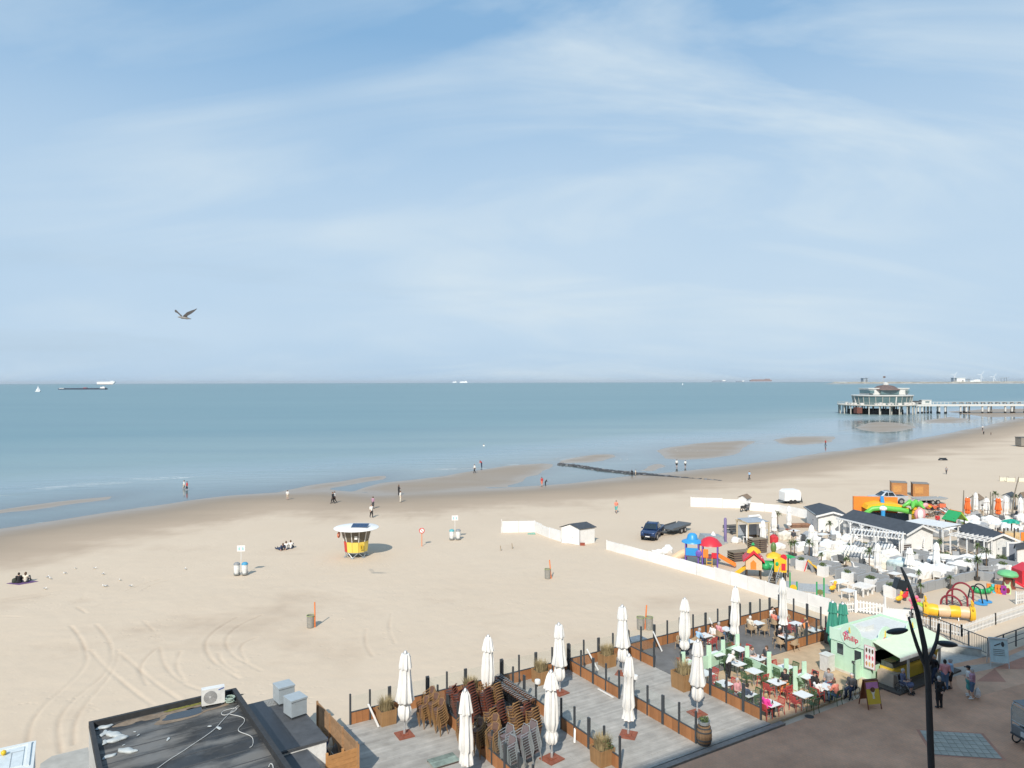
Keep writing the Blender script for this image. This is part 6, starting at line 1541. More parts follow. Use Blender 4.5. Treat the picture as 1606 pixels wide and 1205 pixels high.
for k, (x, y, h) in enumerate(((785, 864, .55), (803, 861, .6))):
	o = obj('stake', MB().beam((0, 0, 0), (-.05, 0, h), .08), mat('stake_wood', (0, 0, 0)), None, GS(x, y)); tag(o, ['short wooden stake on the sand, left of two', 'short wooden stake on the sand with a long shadow, right of two'][k], 'stake')
def flying():
	p = G(291, 700, 0); D = 42.0; c = Vector(((292 - CX) / F_PX * D, D, CAM_H + (hz(292) - 496) / F_PX * D))
	t = thing('flying_gull', 'gull gliding over the sea with both wings raised', 'gull', c); k = D / F_PX
	def Wp(x, y, d=0.0): return Vector(((x - CX) * (D + d) / F_PX - c.x, d, CAM_H + (hz(x) - y) * (D + d) / F_PX - c.z))
	z = lambda x, y: (260 + x / 22.94, 470 + y / 22.94)
	def fn(P):
		a, b, h, tl = Wp(*z(590, 650)), Wp(*z(780, 675)), Wp(*z(500, 630)), Wp(*z(910, 700))
		d = smin(sd_caps(P, a, b, .068, .06), sd_caps(P, a, h, .05, .035), .05); d = smin(d, sd_caps(P, h, h + Vector((-.07, 0, .0)), .04, .03), .03)
		return smin(d, sd_caps(P, b, tl, .045, .022), .05)
	obj('body', sdf_mb(fn, (-.75, -.2, -.3), (.75, .2, .25), .018), mat('gull_body', (.26, .25, .235), .8, var=.3, scale=6), t, smooth=True)
	obj('beak', MB().cyl(Wp(*z(475, 628)), Wp(*z(410, 632)), .018, .004, n=6), m_gullg, t)
	wm = mat('gull_wing', (.085, .08, .078), .8, var=.35, scale=8)
	def wing(pts, th=.012):
		top = [Wp(*z(x, y), d) for x, y, d in pts]; n = len(top); mb = MB()
		V = [p + Vector((0, 0, th)) for p in top] + [p - Vector((0, 0, th)) for p in top]
		h = n // 2; F1 = [(i, i + 1, n - 2 - i, n - 1 - i) for i in range(h - 1)]; F2 = [tuple(n + j for j in f[::-1]) for f in F1]
		mb.add(V, F1 + F2 + [(i, n + i, n + (i + 1) % n, (i + 1) % n) for i in range(n)]); obj('wing', mb, wm, t, smooth=True)
	wing([(620, 600, -.05), (760, 470, -.2), (900, 410, -.35), (1030, 370, -.5), (1130, 325, -.62), (1110, 350, -.60), (1030, 425, -.5), (900, 520, -.36), (790, 580, -.2), (770, 645, -.03)])
	wing([(600, 590, .05), (520, 520, .2), (440, 440, .4), (380, 375, .6), (340, 375, .7), (325, 400, .7), (345, 450, .6), (420, 480, .42), (500, 550, .22), (560, 620, .05)])
flying()
BGp = 'beach bar furniture'
m_wick3 = mat('grey_wicker_screen', (.33, .345, .36), .85, var=.18, scale=25, bump=.4)
m_cream = mat('cream_cover_canvas', (.72, .69, .60), .8, var=.1)
m_leafp = mat('palm_leaf_green', (.075, .115, .035), .6, var=.35, scale=5, island=.35)
m_bark = mat('palm_bark', (.16, .11, .07), .9, var=.3, scale=10)
m_pot = mat('dark_plant_pot', (.06, .06, .06), .7)
ANCH = []; USED = set()
def by_what(p, kind):
	best = sorted(ANCH, key=lambda q: (q[0] - p).length)
	for q, lb in best:
		if (kind, lb) not in USED: USED.add((kind, lb)); return fit('%s closest to the %s' % (kind, lb))
	return fit(kind + ' among the beach bar seats')
def palm_kit(h, seed, pot=True):
	def f():
		rr = random.Random(seed); t = thing('potted_palm', 'x', 'palm')
		if pot: obj('pot', MB().lathe([(.18, 0), (.24, .35), (.22, .36), (.2, .3)], 12), m_pot, t, smooth=True)
		obj('trunk', MB().tube([(0, 0, .2), (.03, .01, h * .4), (.0, .03, h * .72)], [.06, .05, .045], 7), m_bark, t, smooth=True)
		g = MB()
		for i in range(22):
			a = rr.uniform(0, 6.28); e = rr.uniform(-.3, 1.3); ln = h * rr.uniform(.22, .34); c = Vector((0, .03, h * .72)); s = Vector((-math.sin(a), math.cos(a), 0)) * .05
			p1 = c + Vector((math.cos(a) * math.cos(e), math.sin(a) * math.cos(e), math.sin(e))) * ln * .6; p2 = p1 + Vector((math.cos(a) * math.cos(e - .9), math.sin(a) * math.cos(e - .9), math.sin(e - .9))) * ln * .6
			g.add([c - s * .3, c + s * .3, p1 + s, p1 - s, p2], [(0, 1, 2, 3), (3, 2, 4)])
			for q in range(4):
				f0 = c.lerp(p1, .35 + q * .2); d = (s.normalized() * rr.choice((-1, 1)) * ln * .4 + Vector((0, 0, -ln * .15))); g.add([f0, f0 + (p1 - c) * .12, f0 + d], [(0, 1, 2)])
		obj('crown', g, m_leafp, t)
		return t
	return f
palms = [Kit(palm_kit(1.9, 1)), Kit(palm_kit(2.5, 2)), Kit(palm_kit(1.4, 3))]
for k, (x, y, q, tx) in enumerate([(1219, 830, 1, 'behind the thin white parasol near the timber gazebo'), (1240, 873, 0, 'left of two in front of the white sofas'), (1245.5, 874, 0, 'right of two in front of the white sofas'), (1268, 881, 1, 'in a tall pot beside a white parasol'),
		(1301, 840, 0, 'before the slate roofed cabin'), (1363, 897, 1, 'standing alone on the bar sand'), (1414, 850, 0, 'by the white stairs of the long bar'), (1443, 938, 2, 'in a stone pot beside the grey curved screen'), (1490, 924, 2, 'in a stone pot behind the red arches'),
		(1440, 915, 2, 'between white covered sofas and the curved screen'), (1532, 911, 1, 'behind the curved screen, right one'), (1546, 896, 1, 'tallest behind the right end of the curved screen'), (1474, 871, 0, 'in front of the pergola porch'), (1532, 879, 0, 'in front of the white gabled porch'),
		(1560, 795, 1, 'left of the right orange parasol'), (1592, 800, 1, 'near the leaning trunk at the right edge'), (1288, 886, 2, 'low beside the first grey cubicle'), (1326, 893, 2, 'low beside the second grey cubicle')]):
	ANCH.append((GS(x, y), 'potted palm ' + tx)); palms[q]('potted palm ' + tx, GS(x, y), k * 1.7, 'potted palms of the beach bar')
for k, (x, y, tx) in enumerate(((1483, 878, 'round green bush on the grey planter before the porch'), (1387, 876, 'low dark green bush beside the pergola'), (1569, 882, 'yellow green bush by the white hut at right'), (1364, 917, 'small round clipped bush before the third cubicle'))):
	t = thing('bush', tx, 'bush', GS(x, y)); g = MB(); leaves(g, random.Random(k), 420, (.55, .45, .38), (0, 0, .42), .09); o = obj('crown', g, m_grn, t); o['kind'] = 'stuff'; obj('stem', MB().cyl((0, 0, 0), (0, 0, .4), .04, n=6), m_bark, t)
wp = [Kit(parasol_make('slim', 21, 2.9, m_canvas, .55)), Kit(parasol_make('flared', 22, 2.6, m_canvas, .5))]
for k, (x, y, q, tx) in enumerate([(1213.7, 840, 0, 'left of the timber stack'), (1237, 831, 0, 'in front of the far white wall'), (1196, 858, 0, 'at the right post of the timber gazebo'), (1190, 843, 1, 'behind the timber gazebo'), (1278, 881, 0, 'behind the first grey cubicle'), (1272, 866, 0, 'beside the cream sofa'),
		(1375.6, 901, 0, 'standing above the third grey cubicle'), (1426, 903, 1, 'next to the street lamp top'), (1468, 899, 0, 'among the white covered sofas'), (1577, 813, 0, 'right of the right orange parasol'), (1600, 815, 0, 'at the picture edge above the timber playhouse'), (1547, 812, 1, 'left of the right orange parasol'), (1530, 806, 0, 'beside the thatched hut')]):
	ANCH.append((GS(x, y), 'parasol ' + tx)); wp[q]('closed white beach bar parasol ' + tx, GS(x, y), k * 1.1, 'white parasols of the beach bar')
op = Kit(parasol_make('flared', 23, 2.7, mat('orange_parasol_canvas', (.78, .17, .04), .7, var=.1), .9))
op('closed orange parasol, left one beside the thatched hut', GS(1517, 812), 0, 'orange parasols'); op('closed orange parasol, right one near the picture edge', GS(1565, 813), 1, 'orange parasols')
def cubicle(x, y, tx, s=1.0):
	p = GS(x, y); t = thing('wicker_cubicle', tx, 'screen', p, ALPHA); W = 2.1 * s
	obj('back_screen', MB().box((0, .9, .45), (W, .12, .9)), m_wick3, t); obj('side_screen', MB().box((W / 2 + .07, .15, .45), (.12, 1.6, .9)), m_wick3, t); obj('front_screen', MB().box((.25, -.65, .38), (W * .72, .12, .76)), m_wick3, t)
	b = obj('planter_box', MB().box((-W / 2 - .25, -.45, .48), (.62, .8, .96)), m_white, t); g = MB(); leaves(g, random.Random(int(x)), 130, (.28, .36, .18), (-W / 2 - .25, -.45, 1.08), .08); o = obj('plants', g, m_grn, b); o['kind'] = 'stuff'
	obj('bench', MB().box((.3, .5, .22), (W * .7, .6, .4)), m_wick3, t); obj('cushion', MB().box((.3, .5, .47), (W * .66, .55, .1)), mat('pale_grey_cushion', (.52, .53, .54), .85), t)
cubicle(1297, 899, 'grey wicker cubicle with white planter, leftmost of three'); cubicle(1335, 910, 'grey wicker cubicle with white planter, middle of three'); cubicle(1371, 920, 'grey wicker cubicle with white planter, rightmost of three'); cubicle(1262, 890, 'grey wicker cubicle behind the yellow and red slide', .9); cubicle(1400, 931, 'grey wicker cubicle beside the street lamp floodlight', .9)
cubicle(1436, 880, 'grey wicker cubicle left of the porch steps', 1.1); cubicle(1520, 893, 'grey wicker cubicle behind the curved screen', .9); cubicle(1575, 897, 'grey wicker cubicle near the red play house', 1.0)
def curved():
	q = [(1404, 938), (1420, 936), (1437, 932.5), (1452, 928), (1464, 925), (1477, 922), (1487, 920), (1500, 916), (1512, 913), (1528, 909), (1543, 911), (1558, 914)]
	P_ = [GS(*p) for p in q]; t = thing('curved_screen', 'low grey wicker screen curving round the playground', 'screen', P_[0])
	for i in range(len(P_) - 1): a, b = P_[i] - P_[0], P_[i + 1] - P_[0]; z = Vector((0, 0, .38 + .04 * (i % 2))); obj('panel', MB().beam(a.lerp(b, .02) + z, a.lerp(b, .98) + z, .22, .8), m_wick3, t)
curved()
def lump(tx, x, y, w, d, h, m, rz=0.0, seed=0):
	t = thing('covered_sofa', tx, 'sofa', GS(x, y), rz, BGp); rr = random.Random(seed)
	def fn(P):
		q = np.abs(P - np.array((0, 0, h * .45))) - np.array((w / 2 - .15, d / 2 - .15, h * .45 - .1)); o = np.linalg.norm(np.maximum(q, 0), axis=-1) + np.minimum(q.max(-1), 0) - .15
		o = smin(o, sd_ell(P, (w * .2, d * .25, h * .8), (w * .3, d * .25, h * .35)), .2)
		return o + .035 * np.sin(P[..., 0] * 7 + seed) * np.sin(P[..., 2] * 9) + .02 * np.sin(P[..., 1] * 13 + P[..., 0] * 5)
	obj('cover', sdf_mb(fn, (-w / 2 - .3, -d / 2 - .3, -.1), (w / 2 + .3, d / 2 + .3, h * 1.35), .085), m, t, smooth=True)
	obj('legs', MB().box((-w * .4, -d * .4, .06), (.08, .08, .12)).box((w * .4, -d * .4, .06), (.08, .08, .12)), m_anth, t)
for k, (x, y, w, d, h, m, tx) in enumerate([(1256, 864, 1.6, 1.1, .8, m_white, 'white covered sofa beside two potted palms'), (1230, 846, 1.4, 1.0, .8, m_cream, 'cream covered sofa behind the red beanbag'), (1298, 862, 2.1, 1.2, .9, m_white, 'big white covered sofa behind the first cubicle'),
		(1310, 880, 2.2, 1.4, .95, m_cream, 'cream covered sofa between cubicles and pergola'), (1318, 862, 1.4, 1.0, .8, m_white, 'white covered seat beside the green planter'), (1390, 892, 1.6, 1.1, .9, m_cream, 'cream covered sofa right of the tall parasol'), (1411, 897, 1.9, 1.4, 1.1, mat('pale_aqua_tarp', (.56, .66, .65), .6, var=.1), 'pale aqua covered sofa behind the street lamp'),
		(1447, 906, 2.0, 1.3, .9, m_white, 'white covered sofa left of the slim parasol'), (1480, 905, 2.2, 1.5, 1.0, m_white, 'white covered sofa in front of the round bush'), (1504, 898, 2.0, 1.3, .95, m_white, 'white covered sofa before the porch pergola'), (1518, 887, 2.0, 1.2, .9, m_white, 'white covered sofa nearest the gabled porch'),
		(1463, 888, 1.4, .9, .8, m_white, 'white covered armchair below the porch palm'), (1335, 870, 1.5, 1.0, .8, m_white, 'white covered sofa under the white pergola, left one'), (1352, 874, 1.6, 1.0, .8, m_white, 'white covered sofa under the white pergola, right one'), (1530, 828, 2.0, 1.2, .8, m_white, 'white covered sofa behind the slate roof'), (1552, 822, 1.8, 1.2, .9, m_white, 'white covered sofa below the right orange parasol'),
		(1475, 842, 1.8, 1.0, .8, m_wick3, 'grey sofa behind the slate roofed bar'), (1493, 835, 1.8, 1.1, .8, m_white, 'white covered seat left of the green playhouse'), (1590, 838, 1.6, 1.1, .9, m_white, 'white covered seat behind the timber playhouse'), (1220, 861, 1.6, .8, .5, m_white, 'low white lounger before the red beanbag'), (1154, 851, 1.2, .8, .5, m_white, 'low white lounger left of the gazebo'), (1541, 838, 1.6, 1.0, .8, m_wick3, 'grey sofa behind the gabled porch roof'), (1582, 825, 1.6, 1.0, .8, m_cream, 'cream covered sofa left of the teal palm')]):
	lump(tx, x, y, w, d, h, m, ALPHA + (k % 3 - 1) * .3, k); ANCH.append((GS(x, y), tx))
for k, (x, y) in enumerate([(1283, 871), (1292, 879), (1325, 872), (1343, 880), (1362, 884), (1395, 878), (1405, 886), (1432, 897), (1455, 902), (1495, 893), (1508, 886), (1540, 886), (1345, 862), (1328, 852), (1310, 847), (1380, 862), (1392, 868), (1276, 856), (1266, 846), (1512, 826), (1524, 822), (1538, 830), (1566, 828), (1578, 834), (1600, 842), (1604, 818), (1484, 838)]):
	lump(by_what(GS(x, y), 'white cover' if k % 3 else 'grey cover'), x, y, 1.5 + (k % 4) * .25, 1.0, .7 + (k % 3) * .12, m_white if k % 3 else m_wick3, ALPHA + (k % 5 - 2) * .35, k % 4)
for k, (x, y) in enumerate([(1312, 884), (1352, 899), (1392, 911), (1420, 905), (1456, 884), (1500, 901), (1535, 903), (1272, 872), (1340, 905), (1378, 915), (1425, 878), (1560, 890), (1568, 907)]):
	t = thing('wicker_screen', by_what(GS(x, y), 'grey wicker panel'), 'screen', GS(x, y), ALPHA + (k % 2) * 1.57, 'grey wicker screens'); obj('panel', MB().box((0, 0, .42), (1.7, .1, .84)), m_wick3, t); obj('foot', MB().box((-.7, 0, .04), (.12, .4, .08)).box((.7, 0, .04), (.12, .4, .08)), m_anth, t)
lump('red beanbag chair on the bar sand', 1213, 852, .8, .7, .85, mat('red_beanbag', (.55, .04, .05), .7), .3, 50)
def bench_table(x, y, tx, m, w=1.6, rz=ALPHA):
	t = thing('lounge_table', tx, 'table', GS(x, y), rz, BGp); obj('top', MB().box((0, 0, .72), (w, .9, .06)), m, t)
	for s in (-1, 1):
		for r in (-1, 1): obj('leg', MB().box((s * (w / 2 - .1), r * .35, .35), (.07, .07, .7)), m, t)
for x, y, w, tx in ((1316, 925, 1.5, 'white table with one visible leg on the playground side'), (1172, 853, .7, 'small white table before the gazebo'), (1330, 940, 1.0, 'small white table left of the picket gate'), (1402, 912, 1.0, 'white table below the aqua covered sofa'), (1430, 915, .9, 'small white table beside the small parasol'), (1500, 840, 1.0, 'white table behind the porch'), (1560, 832, 1.1, 'white table left of the timber playhouse'), (1290, 848, 1.2, 'white table behind the tall potted palm'), (1245, 842, 1.0, 'pale table beside the cream sofa')): bench_table(x, y, tx, m_white, w)
def slat_bench(x, y, tx, m, rz):
	t = thing('slatted_bench', tx, 'bench', GS(x, y), rz, BGp)
	for k in range(4): obj('slat', MB().box((0, (k - 1.5) * .15, .42), (1.8, .12, .04)), m, t)
	for k in range(3): obj('slat', MB().box((0, .33, .58 + k * .14), (1.8, .04, .11)), m, t)
	for s in (-1, 1): obj('leg', MB().box((s * .75, 0, .2), (.08, .55, .4)), m, t); obj('armrest', MB().box((s * .88, 0, .62), (.06, .6, .05)), m, t)
slat_bench(1474, 884, 'white slatted bench left of the porch posts', m_white, ALPHA - .9); slat_bench(1492, 887, 'white slatted bench right of the porch posts', m_white, ALPHA - .9); slat_bench(1146, 836, 'dark slatted bench behind the gazebo, left one', m_anth, .2); slat_bench(1156, 838, 'dark slatted bench behind the gazebo, right one', m_anth, .2); slat_bench(1552, 905, 'grey slatted bench beside the tree house', m_wick3, ALPHA - .6)
m_pal = mat('brown_wicker_cube', (.235, .185, .13), .85, var=.25, scale=14, bump=.5, rnd=.15)
def stack_cubes(x, y, nx, nz, tx, m=m_pal, rz=.35, s=(.9, .9, .2)):
	b = GS(x, y)
	for i in range(nx):
		for k in range(nz):
			p = b + Matrix.Rotation(rz, 3, 'Z') @ Vector((i * (s[0] + .05), 0, 0)) + Vector((0, 0, k * (s[2] + .01)))
			t = thing('wicker_table_stack', fit((ORD[nz - 1 - k] + (' ' if k == nz - 1 else ' from top, ')) + ('left ' if i == 0 and nx > 1 else 'right ' if nx > 1 else '') + tx), 'table', p, rz + ((k * 5 + i) % 3 - 1) * .03, 'stacked low wicker tables'); obj('top', MB().box((0, 0, s[2] - .03), (s[0], s[1], .06)), m, t)
			obj('skirt', MB().box((0, -s[1] / 2 + .02, s[2] / 2 - .03), (s[0] * .9, .03, s[2] - .07)).box((0, s[1] / 2 - .02, s[2] / 2 - .03), (s[0] * .9, .03, s[2] - .07)).box((s[0] / 2 - .02, 0, s[2] / 2 - .03), (.03, s[1] * .9, s[2] - .07)), m_wick2, t)
stack_cubes(1181, 867, 2, 7, 'brown low wicker table in the tall stack above the play tower'); stack_cubes(1152, 879, 2, 4, 'brown low wicker table in the flat stack left of the play tower', s=(1.1, 1.1, .22)); stack_cubes(1175, 847, 2, 6, 'brown low wicker table in the stack inside the gazebo')
stack_cubes(1246, 827, 2, 3, 'red brown board in the flat stack beside the white cabin', mat('red_brown_board', (.36, .19, .11), .8, var=.2, rnd=.15), .1, (1.2, 1.0, .13)); stack_cubes(1418, 868, 1, 5, 'black and white pallet in the stack by the white stairs', mat('pale_pallet', (.5, .5, .48), .8), .3, (1.1, .8, .2))
def gazebo():
	p = GS(1180, 852); t = thing('gazebo', 'timber gazebo with grey canopy and white curtain rolls', 'gazebo', p, .25); tm = mat('pale_gazebo_timber', (.55, .46, .32), .7, var=.15)
	for sx in (-1, 1):
		for sy in (-1, 1): obj('post', MB().box((sx * 1.3, sy * 1.1, 1.2), (.14, .14, 2.4)), tm, t)
	obj('beam', MB().box((0, -1.1, 2.45), (2.9, .14, .14)).box((0, 1.1, 2.45), (2.9, .14, .14)).box((-1.3, 0, 2.45), (.14, 2.06, .13)).box((1.3, 0, 2.45), (.14, 2.06, .13)), tm, t)
	obj('canopy', MB().add([(-1.3, -1.15, 2.55), (1.3, -1.15, 2.55), (1.3, 1.15, 2.65), (-1.3, 1.15, 2.65), (0, 0, 2.75)], [(0, 1, 4), (1, 2, 4), (2, 3, 4), (3, 0, 4)]), mat('blue_grey_canopy', (.33, .37, .42), .8), t)
	obj('white_roll', MB().cyl((.1, 1.0, 2.78), (1.5, 1.0, 2.82), .14, n=10), m_canvas, t)
	for sx in (-1, 1): obj('curtain', MB().lathe([(.12, .6), (.16, 1.4), (.1, 2.4)], 12, (sx * 1.3, 1.0 * sx, 0), fold=6, amp=.15), m_canvas, t, smooth=True)
	obj('back_screen', MB().box((0, 1.05, 1.3), (2.4, .03, 1.2)), mat('blue_grey_canopy', (0, 0, 0)), t)
gazebo()
t = thing('padded_pillar', 'tall purple padded pillar standing on the sand', 'pillar', GS(1137, 852)); obj('pad', MB().lathe([(.15, .15), (.16, .2), (.16, 2.7), (.10, 2.82), (.02, 2.85)], 14), mat('purple_padding', (.20, .16, .32), .7), t, smooth=True); obj('base', MB().lathe([(.3, 0), (.3, .12), (.18, .16)], 14), m_wick3, t)
t = thing('grey_tarp_cover', 'large grey tarpaulin cover behind the blue and red play towers', 'cover', GS(1114, 853), .1); obj('cover', MB().prism([(-1.3, 0), (1.3, 0), (1.15, .9), (-.95, 1.05)], -.8, .8, 'Y'), mat('grey_blue_canvas', (.29, .33, .35), .8, var=.15, bump=.5, bscale=4), t); obj('peak', MB().lathe([(.3, .95), (.12, 1.25), (.02, 1.35)], 8, (.3, 0, 0)), m_white, t)
def bar_house(pts, H, rise, tx, W, name='beach_bar', porch=True):
	"""pts: two ground points of the long front wall (far, near); the building stretches to its right"""
	a, b = GS(*pts[0]), GS(*pts[1]); d = (b - a); ln = d.length; d.normalize(); e = Vector((-d.y, d.x, 0)); e = e if e.x > 0 else -e
	t = thing(name, tx, 'building', a)
	def Q(u, v, z): return d * u + e * v + Vector((0, 0, z))
	w = MB(); w.add([Q(0, 0, 0), Q(ln, 0, 0), Q(ln, W, 0), Q(0, W, 0), Q(0, 0, H), Q(ln, 0, H), Q(ln, W, H), Q(0, W, H), Q(0, W / 2, H + rise), Q(ln, W / 2, H + rise)], [(0, 1, 5, 4), (1, 2, 6, 9, 5), (2, 3, 7, 6), (3, 0, 4, 8, 7)]); obj('wall', w, m_white, t)
	r = MB(); o = .35
	for v0, v1 in ((-o, W / 2), (W + o, W / 2)):
		z0 = H - o * rise / (W / 2); q = [Q(-o, v0, z0 + .05), Q(ln + o, v0, z0 + .05), Q(ln + o, v1, H + rise + .05), Q(-o, v1, H + rise + .05)]; r.add(q + [p + Vector((0, 0, .08)) for p in q], [(0, 1, 2, 3), (7, 6, 5, 4), (0, 4, 5, 1), (1, 5, 6, 2), (2, 6, 7, 3), (3, 7, 4, 0)])
	obj('roof', r, m_felt, t)
	for v0, v1 in ((-o, W / 2), (W + o, W / 2)): z0 = H - o * rise / (W / 2); obj('barge_board', MB().beam(Q(ln + o + .02, v0, z0), Q(ln + o + .02, v1, H + rise), .05, .2), m_white, t)
	return t, Q, ln
t, Q, ln = bar_house(((1265, 820), (1283, 834)), 1.95, .45, 'white cabin with slate gable roof at the end of the far wall', 3.2); d_ = obj('door', MB().beam(Q(ln * .55, -.03, .95), Q(ln * .9, -.03, .95), .04, 1.9), m_white, t); obj('handle', MB().box(Q(ln * .6, -.08, 1.0), (.05, .05, .12)), m_anth, d_)
obj('gutter', MB().cyl(Q(0, -.36, 2.05), Q(ln, -.36, 2.05), .05, n=6), m_grf, t); obj('downpipe', MB().cyl(Q(ln, -.05, 0), Q(ln, -.05, 2.1), .04, n=6), m_grf, t)
t, Q, ln = bar_house(((1322, 841), (1421, 868)), 2.1, .72, 'long open fronted white beach bar with slate roof', 3.6)
obj('open_front', MB().beam(Q(ln * .06, -.02, 1.25), Q(ln * .94, -.02, 1.25), .03, 1.7), mat('shaded_bar_front', (.40, .41, .42), .8), t)  # closed grey sheet on the wall; shade of the open front put into its colour
for k in range(6): u = ln * (.02 + .192 * k); p_ = obj('porch_post', MB().beam(Q(u, -.75, 0), Q(u, -.75, 2.1), .13), m_white, t); obj('brace', MB().beam(Q(u, -.75, 1.6), Q(u + .45, -.75, 2.1), .08).beam(Q(u, -.75, 1.6), Q(u - .45, -.75, 2.1), .08), m_white, p_)
obj('porch_beam', MB().beam(Q(-.2, -.75, 2.13), Q(ln + .2, -.75, 2.13), .12, .16), m_white, t)
obj('dark_lamp', MB().ball(Q(ln * .5, -.6, 1.95), .15, 8, 6), m_blk, t)
t, Q, ln = bar_house(((1503, 858), (1549, 876)), 1.95, .55, 'white gabled porch building with short slate roof', 2.6, 'porch_building')
d_ = obj('door', MB().beam(Q(ln + .03, .8, .95), Q(ln + .03, 2.2, .95), .04, 1.85), mat('pale_grey_door', (.62, .63, .62), .6), t); obj('handle', MB().box(Q(ln + .08, 1.0, 1.0), (.05, .05, .14)), m_anth, d_)
for k in range(3): w_ = obj('window', MB().beam(Q(ln * (.10 + .3 * k), -.03, 1.25), Q(ln * (.34 + .3 * k), -.03, 1.25), .03, .6), mat('window_grey', (.20, .21, .22), .3), t)
def pergola(x, y, w, d, h, tx, n, rz, posts=True):
	p = GS(x, y); t = thing('pergola', tx, 'pergola', p, rz)
	for sx in (-1, 0, 1):
		for sy in (-1, 1): obj('post', MB().box((sx * w / 2, sy * d / 2, h / 2), (.11, .11, h)), m_white, t)
	for sy in (-1, 1): obj('beam', MB().box((0, sy * d / 2, h + .06), (w + .5, .09, .13)), m_white, t)
	for k in range(n): obj('rafter', MB().box((-w / 2 + w * k / (n - 1), 0, h + .17), (.07, d + .6, .11)), m_white, t)
	return t
t = pergola(1462, 858, 3.8, 3.0, 2.35, 'white flat roofed pergola porch joined to the long bar', 9, ALPHA - R(90)); obj('roof_panel', MB().box((0, 0, 2.62), (4.2, 3.4, .05)), mat('milky_roof_panel', (.70, .71, .71), .6), t); obj('floor_panel', MB().box((0, 0, .1), (3.9, 3.1, .12)), mat('grey_porch_floor', (.33, .33, .33), .8), t)
pergola(1375, 872, 4.6, 3.0, 2.2, 'white slatted pergola in front of the long bar', 16, ALPHA - R(62)); pergola(1352, 884, 3.0, 1.8, 1.2, 'low white slatted pergola stepping down from the bar', 11, ALPHA - R(62)); pergola(1522, 874, 3.2, 1.6, 2.0, 'white pergola with curled rafters before the gabled porch', 8, ALPHA - R(88))
pergola(1353, 933, 1.5, .8, .6, 'small white slatted arbour behind the picket gate', 9, ALPHA + .1)
t = thing('white_stairs', 'white wooden stairs leading up to the bar porch', 'stairs', GS(1437, 866), ALPHA - R(60))
for k in range(5): obj('tread', MB().box((0, k * .28, .18 + k * .18), (1.3, .28, .05)), m_white, t)
for s in (-1, 1): obj('stringer', MB().beam((s * .68, -.1, .1), (s * .68, 1.3, 1.05), .06, .25), m_white, t); obj('handrail', MB().beam((s * .68, -.1, 1.0), (s * .68, 1.3, 1.9), .06, .07).beam((s * .68, -.05, 0), (s * .68, -.05, 1.0), .07), m_white, t)
for k, (x, y, w, tx) in enumerate(((1331, 863, 2.4, 'long white planter of low greenery before the pergola, left one'), (1352, 861, 2.0, 'long white planter of low greenery before the pergola, right one'), (1480, 884, 1.6, 'grey planter under the round green bush'))):
	t = thing('planter_box', tx, 'planter', GS(x, y), ALPHA - .2); obj('box', MB().box((0, 0, .25), (w, .5, .5)), m_white if k < 2 else m_wick3, t); g = MB(); leaves(g, random.Random(k), 220, (w * .45, .2, .16), (0, 0, .56), .08); o = obj('plants', g, m_grn, t); o['kind'] = 'stuff'
t = gable_hut(GS(1591, 889), GS(1594, 890.5), GS(1640, 882), 1.9, .3, 'white hut with dark roof edge at the right picture edge'); t = gable_hut(GS(1519, 797), GS(1535, 800), GS(1542, 797), 1.4, .45, 'white hut with brown thatched roof behind the left orange parasol', mat('brown_thatch', (0, 0, 0)), door=False)
t = gable_hut(GS(1572, 797), GS(1584, 799), GS(1592, 796), 1.8, .3, 'small white shed behind the right orange parasol', door=False); t = gable_hut(GS(1597, 800), GS(1604, 802), GS(1625, 797), 2.0, .45, 'thatched white hut cut by the right picture edge', mat('brown_thatch', (0, 0, 0)), door=False); t = gable_hut(GS(1556, 800), GS(1566, 802), GS(1572, 799), 1.3, .15, 'low white shed left of the right orange parasol', m_white, door=False)
t = thing('grey_door_screen', 'grey door in a white frame beside the gabled porch', 'screen', GS(1588, 880), 0); obj('frame', MB().box((0, 0, .95), (1.3, .12, 1.9)), m_white, t); obj('door', MB().box((0, -.07, .9), (.85, .04, 1.7)), mat('slate_grey_door', (.20, .22, .26), .6), t)
for k, (x, y, h, ln_, tx) in enumerate(((1510, 812, 3.6, .1, 'bare wooden pole left of the left orange parasol'), (1524, 806, 2.6, .05, 'bare wooden pole right of the left orange parasol'), (1553, 818, 3.8, 0, 'thick bare wooden pole with greenery near the right orange parasol'), (1556, 816, 3.4, .1, 'thin bare wooden pole beside the thick one'), (1587, 806, 5.0, .9, 'long trunk leaning at the right picture edge'), (1546, 800, 1.9, 0, 'short grey pole between the orange parasols'))):
	o = obj('bare_pole', MB().tube([(0, 0, 0), (ln_ * .3, 0, h * .5), (ln_, 0, h)], [.11, .09, .05], 8), mat('weathered_pole', (.21, .185, .15), .9, var=.2), None, GS(x, y)); tag(o, tx, 'pole', 'bare poles of the beach bar')
rr = random.Random(44)
def seat_make(m):
	def f():
		t = thing('lounge_chair', 'x', 'chair'); obj('seat', MB().box((0, 0, .38), (.6, .6, .12)), m, t); obj('backrest', MB().box((0, .3, .65), (.6, .1, .5), 0, ('X', -.2)), m, t)
		for sx in (-1, 1):
			obj('armrest', MB().box((sx * .32, 0, .55), (.08, .6, .06)), m, t)
			for sy in (-1, 1): obj('leg', MB().box((sx * .26, sy * .25, .16), (.06, .06, .32)), m, t)
		return t
	return f
sk = [(Kit(seat_make(m_white)), 'white'), (Kit(seat_make(m_wick3)), 'grey'), (Kit(seat_make(mat('dark_lounge_seat', (.10, .11, .12), .8))), 'dark grey')]
